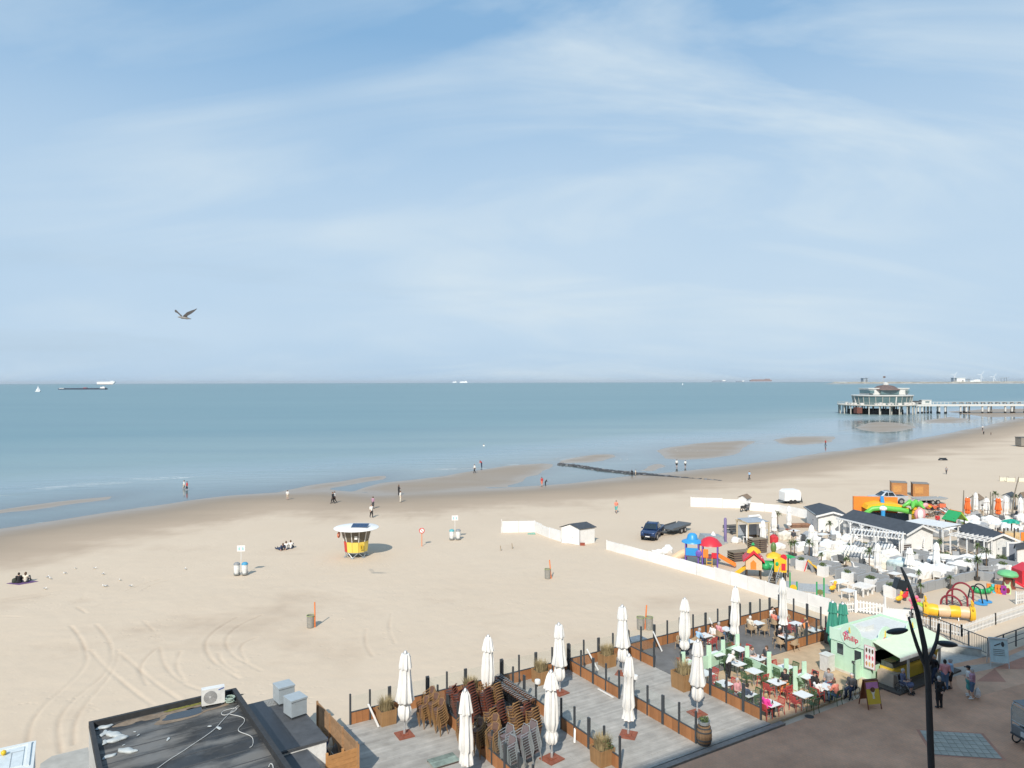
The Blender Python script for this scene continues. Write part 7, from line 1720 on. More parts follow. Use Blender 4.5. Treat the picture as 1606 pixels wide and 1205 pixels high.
spots = [(1290, 872), (1304, 850), (1285, 857), (1310, 891), (1342, 897), (1355, 893), (1385, 905), (1398, 905), (1418, 884), (1425, 890), (1440, 893), (1456, 893), (1470, 910), (1490, 911), (1512, 905), (1526, 899), (1345, 852), (1336, 848), (1362, 862), (1400, 866), (1455, 875), (1467, 869), (1500, 880), (1508, 876),
         (1520, 820), (1528, 815), (1537, 818), (1545, 827), (1553, 833), (1571, 820), (1579, 817), (1595, 823), (1601, 830), (1606, 824), (1470, 836), (1484, 831), (1520, 833), (1534, 813), (1590, 812), (1572, 830), (1250, 852), (1262, 850), (1275, 846), (1284, 843), (1204, 848), (1207, 838), (1225, 835), (1405, 920), (1418, 925), (1430, 923), (1320, 884), (1330, 879), (1378, 884), (1550, 893), (1562, 903), (1600, 880), (1585, 903)]
for k, (x, y) in enumerate(spots): kit, nm = sk[(k * 7) % 3 if k % 4 else 0]; kit(by_what(GS(x, y), nm + ' low chair'), GS(x, y), rr.uniform(0, 6.3), 'low lounge chairs of the beach bar')
for x, y, tp, bt, tx in ((1540, 812, 'white', 'beige', 'person in white standing between the orange parasols'), (1244, 856, 'charcoal', 'beige', 'dark haired person standing by the grey tables of the bar'), (1470, 828, 'red', 'navy', 'person in red near the pink inflatable')): person(tx, GS(x, y), 1.0 + x, 'stand', tp, bt, 'hair_dark', group='people at the beach bar')
for k, (x, y, tx) in enumerate(((1462, 800, 'left of two near the flatbed trailer'), (1476, 799, 'right of two near the flatbed trailer'))):
	t = thing('go_kart', 'orange go-kart ' + tx, 'go-kart', GS(x, y), .3 + k); obj('body', MB().prism([(-.7, .2), (.8, .2), (.6, .6), (-.2, .55), (-.6, .9)], -.4, .4, 'Y'), mat('orange_kart', (.65, .14, .06), .5), t)
	for sx in (-.5, .5):
		for sy in (-.45, .45): obj('wheel', MB().cyl((sx, sy - .07, .22), (sx, sy + .07, .22), .22, n=12), m_tyre, t)
for k in range(7):
	t = thing('deck_chair', '%s deck chair behind the slate roofed bar, %s from the left' % (['orange', 'white', 'grey', 'blue', 'orange', 'white', 'grey'][k], (['first'] + ORD[1:])[k]), 'deck chair', GS(1452 + k * 5.5, 812 - k * 1.2), rr.uniform(0, 3), 'deck chairs behind the bar'); cm = [mat('orange_kart', (0, 0, 0)), m_white, m_wick3, mat('faded_blue_canvas', (.2, .3, .42), .8)][k % 4]
	obj('sling', MB().box((0, 0, .42), (.6, 1.2, .03), 0, ('X', .35)), cm, t); obj('frame', MB().beam((-.32, -.6, .1), (-.32, .6, .75), .05).beam((.32, -.6, .1), (.32, .6, .75), .05).beam((-.32, .3, 0), (-.32, -.3, .6), .05).beam((.32, .3, 0), (.32, -.3, .6), .05), m_bark, t)
def picket(pts, tx, H=.85, gate=False):
	P_ = [GS(x, y) for x, y in pts]; o = P_[0]; t = thing('picket_fence', tx, 'fence', o, 0, 'white picket fences'); pk_ = MB()
	for a, b in zip(P_[:-1], P_[1:]):
		d = b - a; n = max(2, int(d.length / .19)); u = d.normalized()
		for i in range(n):
			p = a + d * ((i + .5) / n) - o; w_ = u * .033; th = Vector((-u.y, u.x, 0)) * .012
			pk_.add([p - w_ - th, p + w_ - th, p + w_ + th, p - w_ + th] + [q + Vector((0, 0, H * .92)) for q in (p - w_ - th, p + w_ - th, p + w_ + th, p - w_ + th)] + [p - th + Vector((0, 0, H)), p + th + Vector((0, 0, H))], [(3, 2, 1, 0), (0, 1, 5, 8, 4), (1, 2, 6, 5), (2, 3, 7, 9, 6), (3, 0, 4, 7), (5, 6, 9, 8), (4, 8, 9, 7)])
		rl = MB()
		for z in (.22, .65): rl.beam(a - o + Vector((0, 0, z * H / .85)), b - o + Vector((0, 0, z * H / .85)), .04, .08)
		obj('rail', rl, m_white, t)
		for f in (0, 1): q = a.lerp(b, f) - o; obj('post', MB().box((q.x, q.y, H * .52), (.09, .09, H * 1.04)), m_white, t)
	so = obj('pickets', pk_, m_white, t); so['kind'] = 'stuff'
picket([(1387, 968), (1430, 980), (1507, 999)], 'white picket fence between the kiosk and the yellow tunnel'); picket([(1507, 999), (1560, 980), (1640, 953)], 'white picket fence running to the right picture edge'); picket([(1300, 966), (1320, 962), (1341, 960)], 'short white picket fence left of the gate'); picket([(1593, 948), (1640, 940)], 'white picket fence piece at the right picture edge', 1.0)
t = thing('picket_gate', 'tall white picket gate with posts behind the kiosk', 'gate', GS(1341, 961)); g0, g1 = Vector((0, 0, 0)), GS(1387, 968) - GS(1341, 961)
for k in range(9): p = g0.lerp(g1, (k + .5) / 9); obj('picket', MB().box((p.x, p.y, .55), (.12, .04, .9), -.3), m_white, t)
obj('rail', MB().beam(g0 + Vector((0, 0, .25)), g1 + Vector((0, 0, .25)), .05, .1).beam(g0 + Vector((0, 0, .85)), g1 + Vector((0, 0, .85)), .05, .1).beam(g0 + Vector((0, 0, .25)), g1 + Vector((0, 0, .85)), .04, .09), m_white, t)
for g in (g0, g1): obj('post', MB().box((g.x, g.y, .85), (.13, .13, 1.7)), m_white, t)
t = thing('white_screen', 'plain white panel behind the kiosk roof', 'panel', GS(1389, 975), -.25); obj('panel', MB().box((.9, 0, .5), (2.2, .05, 1.0)), m_white, t); obj('post', MB().box((-.2, 0, .55), (.1, .1, 1.1)), m_white, t)
def col_(n, c, r=.4): return mat('play_' + n, c, r, var=.06)
RED, YEL, GRN, BLU, ORNG, PUR, MAR, LIME, PINK = col_('red', (.62, .03, .05)), col_('yellow', (.82, .48, .03)), col_('green', (.03, .36, .12)), col_('blue', (.04, .30, .65)), col_('orange', (.80, .24, .04)), col_('purple', (.17, .10, .42)), col_('maroon', (.25, .025, .04)), col_('lime', (.35, .60, .08)), col_('pink', (.75, .16, .28)); TANP = col_('tan', (.70, .50, .32)); DBR = col_('dark_brown', (.06, .045, .035))
def tower1():
	t = thing('play_tower', 'play tower with blue dome, red dome, tunnel and slide', 'play tower', GS(1100, 886), -.3)
	for x, y in ((-1.5, -.8), (-.3, -.8), (-1.5, .6), (-.3, .6)): obj('post', MB().cyl((x, y, 0), (x, y, 2.3), .07, n=8), PUR, t)
	for x, y in ((.1, -.9), (1.5, -.9), (.1, .7), (1.5, .7)): obj('post', MB().cyl((x, y, 0), (x, y, 2.1), .07, n=8), PUR, t)
	obj('platform', MB().box((-.9, -.1, 1.0), (1.4, 1.5, .08)).box((.8, -.1, .9), (1.5, 1.6, .08)), MAR, t)
	obj('blue_dome', MB().lathe([(1.05, 2.2), (1.0, 2.32), (.55, 2.5), (.45, 2.9), (.3, 3.05), (.03, 3.1)], 18, (-.9, -.1, 0)), BLU, t, smooth=True); obj('red_dome', MB().lathe([(1.15, 2.05), (1.1, 2.15), (.7, 2.6), (.3, 2.8), (.02, 2.85)], 18, (.8, -.1, 0)), RED, t, smooth=True)
	obj('panel', MB().box((-.9, -.85, 1.4), (1.2, .06, .75)), BLU, t); obj('panel', MB().box((.3, -.9, 1.35), (.7, .06, .8)), ORNG, t); obj('panel', MB().ball((-.25, -.95, 1.3), (.3, .1, .35), 12, 8), PUR, t, smooth=True); obj('panel', MB().box((1.2, -.9, 1.2), (.5, .06, .5)), RED, t)
	obj('tunnel', MB().tube([(-1.5, -.3, 1.2), (-2.0, -.6, 1.0), (-2.6, -1.0, .6), (-3.0, -1.2, .4)], [.42, .42, .42, .40], 14), TANP, t, smooth=True); obj('tunnel_mouth', MB().tube([(-2.95, -1.18, .42), (-3.15, -1.27, .36)], [.43, .43], 14), LIME, t)
	obj('slide', MB().beam((1.5, .2, .95), (3.2, -.2, .15), .55, .06).beam((1.5, .48, 1.08), (3.2, .08, .28), .06, .2).beam((1.5, -.08, 1.08), (3.2, -.48, .28), .06, .2), ORNG, t)
	obj('ladder', MB().beam((.5, -1.0, .0), (.5, -.95, .95), .05).beam((1.0, -1.0, 0), (1.0, -.95, .95), .05).beam((.5, -1, .3), (1, -1, .3), .04).beam((.5, -1, .6), (1, -1, .6), .04), YEL, t)
tower1()
def tower2():
	t = thing('play_house', 'red strawberry roofed play house with stairs and green tunnel', 'play house', GS(1195, 906), -.25)
	for x, y in ((-1.4, -.7), (-.2, -.7), (-1.4, .6), (-.2, .6), (1.0, -.8), (1.9, -.8), (1.0, .5), (1.9, .5)): obj('post', MB().box((x, y, .9), (.12, .12, 1.8)), DBR, t)
	obj('house_wall', MB().prism([(-1.5, .85), (-.1, .85), (-.1, 1.7), (-.8, 2.2), (-1.5, 1.7)], -.8, .7, 'Y'), TANP, t); obj('door', MB().prism([(-1.1, .9), (-.6, .9), (-.6, 1.5), (-.85, 1.75), (-1.1, 1.5)], -.83, -.80, 'Y'), ORNG, t)
	r = obj('roof', MB().prism([(-1.75, 1.55), (-.8, 2.35), (.15, 1.55), (.1, 1.75), (-.8, 2.62), (-1.7, 1.75)], -1.0, .9, 'Y'), RED, t); obj('roof_cap', MB().lathe([(.62, 2.3), (.5, 2.55), (.25, 2.78), (.02, 2.85)], 12, (-.8, -.1, 0), fold=5, amp=.12), YEL, r, smooth=True)
	for k in range(10): obj('seed', MB().ball((-.2 - (k % 5) * .05 + .08, -.8 + k * .17, 2.0 - (k % 3) * .12), .05, 6, 5), m_white, r)
	obj('leaf_stem', MB().lathe([(.05, 2.8), (.18, 2.95), (.03, 3.15)], 8, (-.8, .2, 0)), GRN, r)
	obj('tunnel', MB().tube([(-.15, -.1, 1.2), (.3, -.15, 1.2), (.9, -.1, 1.2)], .42, 14), GRN, t, smooth=True); obj('ball_window', MB().ball((.25, -.5, 1.2), .38, 14, 10), GRN, t, smooth=True)
	obj('tower_wall', MB().prism([(.95, .8), (2.0, .8), (2.0, 1.9), (1.5, 2.15), (.95, 1.9)], -.9, -.82, 'Y'), YEL, t); obj('tower_window', MB().prism([(1.55, 1.0), (1.9, 1.0), (1.9, 1.6), (1.55, 1.6)], -.95, -.9, 'Y'), RED, t); obj('tower_window', MB().ball((1.18, -.92, 1.55), (.15, .06, .2), 10, 8), GRN, t)
	obj('canopy', MB().lathe([(.75, 1.95), (.6, 2.2), (.2, 2.4), (.02, 2.42)], 10, (1.0, -.1, 0), fold=5, amp=.15), YEL, t, smooth=True); obj('red_disc', disc(MB(), (1.75, -.85, 2.15), .28, 'y', .08), RED, t)
	obj('cactus', MB().ball((1.0, .3, 2.75), (.26, .26, .5), 10, 8), col_('cactus', (.13, .22, .07)), t, smooth=True)
	for s in (-1, 1): obj('stair_rail', MB().beam((1.15 + s * .32, -.9, 1.4), (.65 + s * .32, -2.1, .55), .05).beam((.65 + s * .32, -2.1, 0), (.65 + s * .32, -2.1, .55), .05).beam((1.15 + s * .32, -.9, .85), (.65 + s * .32, -2.1, .05), .05, .1), m_wick3, t)
	for k in range(5): f = k / 5; obj('step', MB().box((.7 + f * .45, -2.0 + f * 1.05, .1 + f * .75), (.6, .22, .04)), DBR, t)
	obj('slide', MB().beam((-1.5, -.2, .85), (-2.6, -.6, .12), .5, .06).beam((-1.5, -.45, .98), (-2.6, -.85, .22), .06, .16).beam((-1.5, .05, .98), (-2.6, -.35, .22), .06, .16), YEL, t)
	obj('palm_top', MB().lathe([(.5, 1.85), (.35, 2.0), (.02, 2.1)], 10, (2.3, .6, 0), fold=5, amp=.35), GRN, t); obj('palm_post', MB().cyl((2.3, .6, 0), (2.3, .6, 1.9), .06, n=8), DBR, t)
tower2()
t = thing('climbing_net_gate', 'green posts with yellow disc and sagging net on the sand', 'climbing frame', GS(1258, 938), -.55)
for x, h in ((-1.0, 2.0), (-.45, 1.3), (1.1, 1.5), (1.65, 1.9)): obj('post', MB().cyl((x, 0, 0), (x, 0, h), .06, n=8), GRN, t)
for x in (-.72, 1.37): obj('rung', MB().box((x, 0, .25), (.5, .04, .05)).box((x, 0, .55), (.5, .04, .05)).box((x, 0, .85), (.5, .04, .05)), GRN, t)
obj('disc', disc(MB(), (-.72, -.05, .75), .27, 'y', .05), YEL, t); obj('disc', disc(MB(), (1.37, -.05, .7), .22, 'y', .05), col_('olive', (.18, .2, .08)), t)
nt_ = MB()
for k in range(9): nt_.beam((-.4 + k * .18, 0, .08), (-.4 + k * .18, 0, 1.0 - .25 * math.sin(k * .4)), .015)
for k in range(6): nt_.beam((-.4, 0, .15 + k * .15), (1.05, 0, .15 + k * .16), .015)
obj('net', nt_, m_wick3, t)
o = obj('ground_sheet', MB().prism([(-2, -1.5), (2.2, -1.3), (2.0, 1.6), (-1.8, 1.4)], 0, .03), mat('grey_ground_sheet', (.38, .40, .41), .8, var=.15), None, GS(1259, 921), -.4); tag(o, 'grey ground sheet spread beneath the green climbing posts', 'ground sheet')
def rider(x, y, m, tx, beak=None):
	t = thing('spring_rider', tx, 'spring rider', GS(x, y), .5); obj('body', sdf_mb(lambda P: smin(smin(sd_ell(P, (0, 0, .38), (.38, .17, .2)), sd_caps(P, (.25, 0, .45), (.32, 0, .75), .11, .1), .1), sd_ell(P, (.36, 0, .82), (.15, .12, .13)), .08), (-.6, -.4, 0), (.7, .4, 1.1), .045), m, t, smooth=True)
	obj('spring', MB().lathe([(.12, 0), (.14, .08), (.1, .16), (.14, .24)], 10), m_anth, t); obj('beak', MB().cyl((.48, 0, .8), (.62, 0, .78), .05, .02, n=8), beak or ORNG, t); obj('handle', MB().cyl((.2, -.22, .62), (.2, .22, .62), .025, n=6), RED, t)
rider(1305, 929, YEL, 'yellow duck spring rider beside the white table'); rider(1409, 946, YEL, 'yellow duck spring rider with red wings left of the street lamp', RED); rider(1418, 942, RED, 'red spring rider next to the yellow duck', RED)
t = thing('toy_slide', 'yellow toddler slide with red end behind the green posts', 'slide', GS(1275, 898), -.6); obj('chute', MB().beam((-.5, 0, 1.1), (.6, 0, .25), .4, .06), YEL, t); obj('end', MB().box((.75, 0, .2), (.35, .45, .2)), RED, t); obj('ladder', MB().beam((-.5, -.15, 1.1), (-.8, -.15, 0), .05).beam((-.5, .15, 1.1), (-.8, .15, 0), .05), RED, t)
t = thing('toy_slide', 'lime green toddler slide with a pink flower top by the picket fence', 'slide', GS(1444, 966), -.35); obj('chute', MB().beam((-.3, 0, .95), (1.1, 0, .12), .42, .06).beam((-.3, .2, 1.05), (1.1, .2, .22), .05, .15).beam((-.3, -.2, 1.05), (1.1, -.2, .22), .05, .15), LIME, t)
f = obj('flower', MB().ball((-.45, 0, 1.15), .16, 10, 8), YEL, t);
for k in range(6): obj('petal', MB().ball((-.45 + .27 * math.cos(k * 1.047), 0, 1.15 + .27 * math.sin(k * 1.047)), (.15, .08, .15), 8, 6), PINK, f)
obj('steps', MB().beam((-.45, -.18, 1.0), (-.85, -.18, 0), .05).beam((-.45, .18, 1), (-.85, .18, 0), .05), PINK, t)
t = thing('play_tunnel', 'long yellow and tan play tunnel with horned animal ends', 'play tunnel', GS(1490, 972), -.42)
for k, (x0, x1, m) in enumerate(((-1.55, -.85, YEL), (-.85, -.1, TANP), (-.1, .6, YEL), (.6, 1.25, TANP))):
	bend = lambda x: .12 * math.sin(x * 1.6); obj('segment', MB().tube([(x0, bend(x0), .62), ((x0 + x1) / 2, bend((x0 + x1) / 2), .65), (x1, bend(x1), .62)], [.42, .45, .42], 18, cap=False), m, t, smooth=True)
for x in (-1.65, 1.4):
	h = obj('head', MB().lathe([(.52, -.16), (.58, 0), (.52, .16), (.36, .16), (.36, -.16)], 18).at(), YEL, t, smooth=True); h.location = (x, .0, .62); h.rotation_euler = (0, R(90), 0)
	for s in (-1, 1): obj('horn', MB().cyl((x, s * .2, 1.1), (x, s * .25, 1.45), .05, n=8).ball((x, s * .25, 1.48), .08, 8, 6), YEL, t); obj('ear', MB().ball((x, s * .5, 1.05), (.06, .16, .1), 8, 6), YEL, t)
for x in (-.7, .5): obj('stand', MB().cyl((x, -.2, 0), (x, 0, .3), .04, n=6).cyl((x, .2, 0), (x, 0, .3), .04, n=6), m_grf, t)
t = thing('climbing_arches', 'three maroon climbing arches with rope net between them', 'climbing frame', GS(1500, 955), R(38))
arc = lambda w, h: [(w * math.cos(a), 0, h - w + w * math.sin(a)) if True else 0 for a in np.linspace(0, math.pi, 11)]
for k in range(3):
	w, h = .75, 1.25 + k * .30; pts = [(.0 + w, 0, 0)] + arc(w, h) + [(-w, 0, 0)]; a = obj('arch', MB().tube([(k * 1.1 - 1.1, p[0], p[2]) for p in pts], .075, 8), MAR, t, smooth=True)
net = MB()
for k in range(2):
	for j in range(6): net.beam((k * 1.1 - 1.1, -.7 + j * .28, .35 + .1 * j * (j < 3)), (k * 1.1, -.7 + j * .28, .4 + .1 * j * (j < 3)), .025)
	for j in range(4): net.beam((k * 1.1 - 1.1 + j * .3, -.7, .3), (k * 1.1 - 1.1 + j * .3, .7, .3), .025)
obj('net', net, m_anth, t)
t = thing('swing_arches', 'two black arches with round blue mats in the playground', 'climbing frame', GS(1532, 944), R(38)); t.scale = (.8,) * 3
for k in range(2): w, h = .6, 1.7; pts = [(w * 1.2, 0, 0)] + arc(w * .8, h) + [(-w * 1.2, 0, 0)]; obj('arch', MB().tube([(k * 1.2 - .6, p[0], p[2]) for p in pts], .065, 8), m_blk, t, smooth=True); obj('mat', MB().lathe([(.62, .03), (.62, .09), (.5, .11)], 18, (k * 1.2 - .6, -.5, 0)), BLU, t)
t = thing('caterpillar_tunnel', 'green caterpillar play tunnel in front of the grey curved screen', 'play tunnel', GS(1539, 932), -.3); t.scale = (.62,) * 3
for k in range(5): x = -1.0 + k * .45; obj('segment', MB().ball((x, .1 * math.sin(k * 1.4), .45 + .12 * math.cos(k * 1.6)), (.34, .36, .38), 12, 8), GRN, t, smooth=True)
h = obj('head', MB().ball((1.2, 0, .85), (.3, .28, .3), 12, 8), GRN, t, smooth=True); obj('feeler', MB().cyl((1.15, -.1, 1.1), (1.1, -.2, 1.4), .03, n=6).cyl((1.15, .1, 1.1), (1.1, .2, 1.4), .03, n=6), GRN, h)
for k, (x, m, nm) in enumerate(((1551, ORNG, 'orange, first'), (1558, col_('cyan', (.10, .50, .65)), 'cyan, second'), (1563.5, ORNG, 'orange, third'), (1568, ORNG, 'orange, fourth'), (1573, PUR if False else col_('violet', (.30, .04, .28)), 'violet, last'))):
	t = thing('panel_game', 'square play panel with round holes, %s in the row by the caterpillar' % nm, 'play panel', GS(x, 929 + k * .8), -.25); obj('panel', MB().box((0, 0, .42), (.42, .12, .62)), m, t); obj('hole', disc(MB(), (.02, -.065, .42), .1, 'y', .02), DBR, t); obj('foot', MB().box((0, 0, .05), (.3, .35, .1)), m, t)
t = thing('eared_game', 'pale green character-free rabbit eared panel with a dark red oval', 'play panel', GS(1579, 932), -.2); t['label'] = 'pale green eared play panel with a dark red oval'; obj('panel', MB().prism([(-.25, 0), (.25, 0), (.28, .5), (.2, .75), (.24, 1.05), (.1, .8), (-.1, .8), (-.24, 1.05), (-.2, .75), (-.28, .5)], -.06, .06, 'Y'), col_('pale_green', (.50, .66, .36)), t); obj('oval', MB().ball((.02, -.06, .3), (.17, .04, .25), 12, 8), MAR, t)
t = thing('tree_house', 'toadstool shaped tree play house with brown trunk, green top and red slide', 'play house', GS(1580, 922), 0); t.scale = (.72,) * 3
obj('trunk', MB().lathe([(.85, 0), (.6, .3), (.48, .9), (.5, 1.3), (.6, 1.5)], 16, fold=5, amp=.05), col_('bark_red_brown', (.20, .06, .04)), t, smooth=True); obj('crown', MB().lathe([(.5, 1.42), (1.0, 1.45), (1.1, 1.65), (.9, 1.95), (.4, 2.1), (.02, 2.14)], 20, fold=7, amp=.05), col_('treetop_green', (.16, .50, .22)), t, smooth=True)
obj('doorway', MB().box((.35, -.45, .75), (.3, .2, .8)), DBR, t); obj('slide', MB().beam((.5, -.3, .85), (1.6, -.75, .1), .5, .06).beam((.5, -.06, .98), (1.6, -.5, .2), .05, .18).beam((.5, -.55, .98), (1.6, -1.0, .2), .05, .18), RED, t)
t = thing('play_house', 'red play house with small windows at the right picture edge', 'play house', GS(1606, 914), 0); w = obj('wall', MB().prism([(-.7, 0), (1.2, 0), (1.2, 1.2), (.3, 1.7), (-.7, 1.2)], -.7, .7, 'Y'), RED, t); obj('window', MB().box((-.2, -.72, .95), (.35, .04, .3)), DBR, t); obj('window', MB().box((-.2, -.72, .35), (.3, .04, .35)), DBR, t)
t = thing('play_hut', 'small play hut with green and orange gable roof behind the porch', 'play house', GS(1497, 829), .3)
for x in (-.8, .8):
	for y in (-.6, .6): obj('post', MB().box((x, y, .7), (.1, .1, 1.4)), DBR, t)
obj('roof', MB().prism([(-1.1, 1.1), (-1.0, 1.0), (0, 1.95), (0, 2.15)], -.9, .9, 'Y'), GRN, t); obj('roof', MB().prism([(1.1, 1.1), (1.0, 1.0), (.02, 1.95), (.02, 2.15)], -.9, .9, 'Y'), LIME, t); obj('roof_ridge', MB().box((.25, 0, 2.02), (.5, 1.82, .06), 0, ('Y', .75)), ORNG, t); obj('slide', MB().beam((.9, -.2, .7), (2.0, -.6, .1), .5, .06), LIME, t); obj('wall', MB().box((0, .6, .55), (1.5, .06, .7)), TANP, t)
t = thing('timber_play_tower', 'orange and timber play tower at the right picture edge', 'play tower', GS(1588, 862), 0)
for x in (-1.3, -.2, .9): obj('post', MB().cyl((x, -.5, 0), (x, -.5, 2.4), .07, n=8), DBR, t); obj('post', MB().cyl((x, .5, 0), (x, .5, 2.2), .07, n=8), DBR, t)
obj('tunnel', MB().prism([(-1.3, 1.0), (.4, 1.0), (.4, 1.9), (-1.3, 1.9)], -.5, .5, 'Y'), col_('pale_timber', (.62, .46, .26)), t); obj('end_ring', disc(MB(), (-1.33, 0, 1.45), .45, 'x', .08), ORNG, t)
for k in range(5): obj('baluster', MB().box((-.6 + k * .22, -.55, 1.2), (.06, .04, .6)), col_('pale_timber', (0, 0, 0)), t)
obj('panel', MB().box((.75, -.52, 1.5), (.5, .06, .9)), ORNG, t); obj('panel', MB().box((-.9, -.54, 1.05), (.7, .06, .25)), ORNG, t); obj('green_slide', MB().tube([(1.1, -.2, 1.2), (1.7, -.5, .8), (2.0, -.9, .3)], .35, 12), GRN, t, smooth=True)
t = thing('play_palm', 'teal plastic palm on a post behind the timber play tower', 'play palm', GS(1586, 846)); obj('post', MB().cyl((0, 0, 0), (0, 0, 2.2), .07, n=8), DBR, t); obj('fronds', MB().lathe([(.75, 1.9), (.5, 2.15), (.1, 2.3), (.02, 2.32)], 20, fold=5, amp=.4), col_('teal', (.02, .33, .24)), t)
def inflatable():
	p = GS(1396, 826); t = thing('inflatable_arena', 'big inflatable with green arch, yellow roof and orange back wall', 'inflatable', p, -.18); t.scale = (1.0, 1.0, 1.12)
	obj('back_wall', MB().box((-1.2, 2.0, 1.5), (5.2, .5, 3.0)), ORNG, t); obj('roof', MB().prism([(-2.9, 1.9), (2.2, 1.7), (2.2, 2.1), (.6, 2.55), (-1.4, 2.6), (-2.6, 2.3)], -.2, 1.8, 'Y'), YEL, t)
	obj('front_arch', MB().tube([(-3.3, -.3, .6), (-3.0, -.3, 1.4), (-2.2, -.3, 1.95), (-1.0, -.3, 2.1), (1.0, -.3, 1.95), (2.4, -.3, 1.7)], .28, 12), col_('bright_green', (.13, .50, .08)), t, smooth=True)
	obj('band', MB().tube([(-1.0, -.45, .5), (-1.0, -.5, 2.0), (-.7, .8, 2.75), (-.4, 1.9, 2.9)], .24, 10), BLU, t, smooth=True); obj('band_joint', MB().ball((-1.0, -.45, 2.05), (.5, .35, .28), 12, 8), m_white, t)
	obj('side_wall', MB().box((0, 1.2, .7), (5.0, .1, 1.3)), col_('deep_blue', (.02, .06, .13)), t); obj('step', MB().prism([(-1.6, 0), (.3, 0), (-.5, .8), (-1.3, .8)], -.8, -.3, 'Y'), col_('pale_aqua', (.45, .65, .72)), t)
	pt = obj('palm_trunk', MB().cyl((2.6, -.5, 0), (2.6, -.5, 2.3), .34, n=14), YEL, t, smooth=True)
	for k in range(4): obj('trunk_ring', MB().tube([(2.6 + .35 * math.cos(a), -.5 + .35 * math.sin(a), .5 + k * .5) for a in np.linspace(0, 6.283, 15)[:-1]], .03, 5, close=True), DBR, pt)
	for k in range(6): a = k * 1.05; obj('palm_leaf', MB().tube([(2.6, -.5, 2.35), (2.6 + .7 * math.cos(a), -.5 + .7 * math.sin(a), 2.75), (2.6 + 1.35 * math.cos(a), -.5 + 1.35 * math.sin(a), 2.35)], [.2, .3, .12], 10), col_('bright_green', (0, 0, 0)), pt, smooth=True)
	p2 = GS(1440, 830); q = thing('inflatable_bird', 'pink inflatable long necked bird beside the inflatable palm', 'inflatable', p2 + Vector((0, -.3, 0))); q.scale = (1.2, 1.2, 1.2)
	obj('body', sdf_mb(lambda P: smin(smin(smin(sd_ell(P, (0, 0, 1.55), (.55, .4, .62)), sd_caps(P, (-.15, 0, 0), (-.12, 0, 1.2), .2, .2), .12), sd_caps(P, (.25, .1, 0), (.2, 0, 1.2), .2, .2), .12), smin(sd_caps(P, (.2, 0, 1.9), (.45, 0, 2.45), .2, .17), sd_ell(P, (.6, 0, 2.5), (.26, .2, .22)), .1), .15), (-.9, -.7, -.2), (1.2, .7, 3.0), .07), PINK if False else col_('pale_pink', (.78, .36, .38)), q, smooth=True)
	obj('beak', MB().cyl((.8, 0, 2.45), (1.15, 0, 2.25), .14, .1, n=10), YEL, q); obj('beak_tip', MB().ball((1.2, 0, 2.2), .15, 10, 8), m_blk, q); obj('wing', MB().ball((-.15, -.38, 1.6), (.3, .14, .5), 12, 8), m_white, q, smooth=True)
inflatable()
for x, y, tx in ((1415, 778, 'orange brown square plywood cabin, left one'), (1449, 780, 'orange brown square plywood cabin, right one')):
	t = thing('plywood_cabin', tx, 'cabin', GS(x, y) + Vector((0, 1.2, 0)), -.35); om = mat('orange_brown_plywood', (.40, .185, .065), .7, var=.12); obj('wall', MB().box((0, 0, 1.0), (2.2, 2.0, 2.0)), om, t); obj('roof', MB().box((0, 0, 2.05), (2.3, 2.1, .08)), mat('grey_cabin_roof', (.22, .21, .2), .8), t); obj('hatch', MB().box((-.3, -1.02, 1.05), (1.2, .04, 1.1)), mat('honey_plywood_hatch', (.50, .25, .08), .7), t); obj('knob', MB().ball((-.5, -1.06, 1.2), .06, 8, 6), m_yel, t)
def zp(x, y): return (1300 + x / 10.04, 590 + y / 10.04)
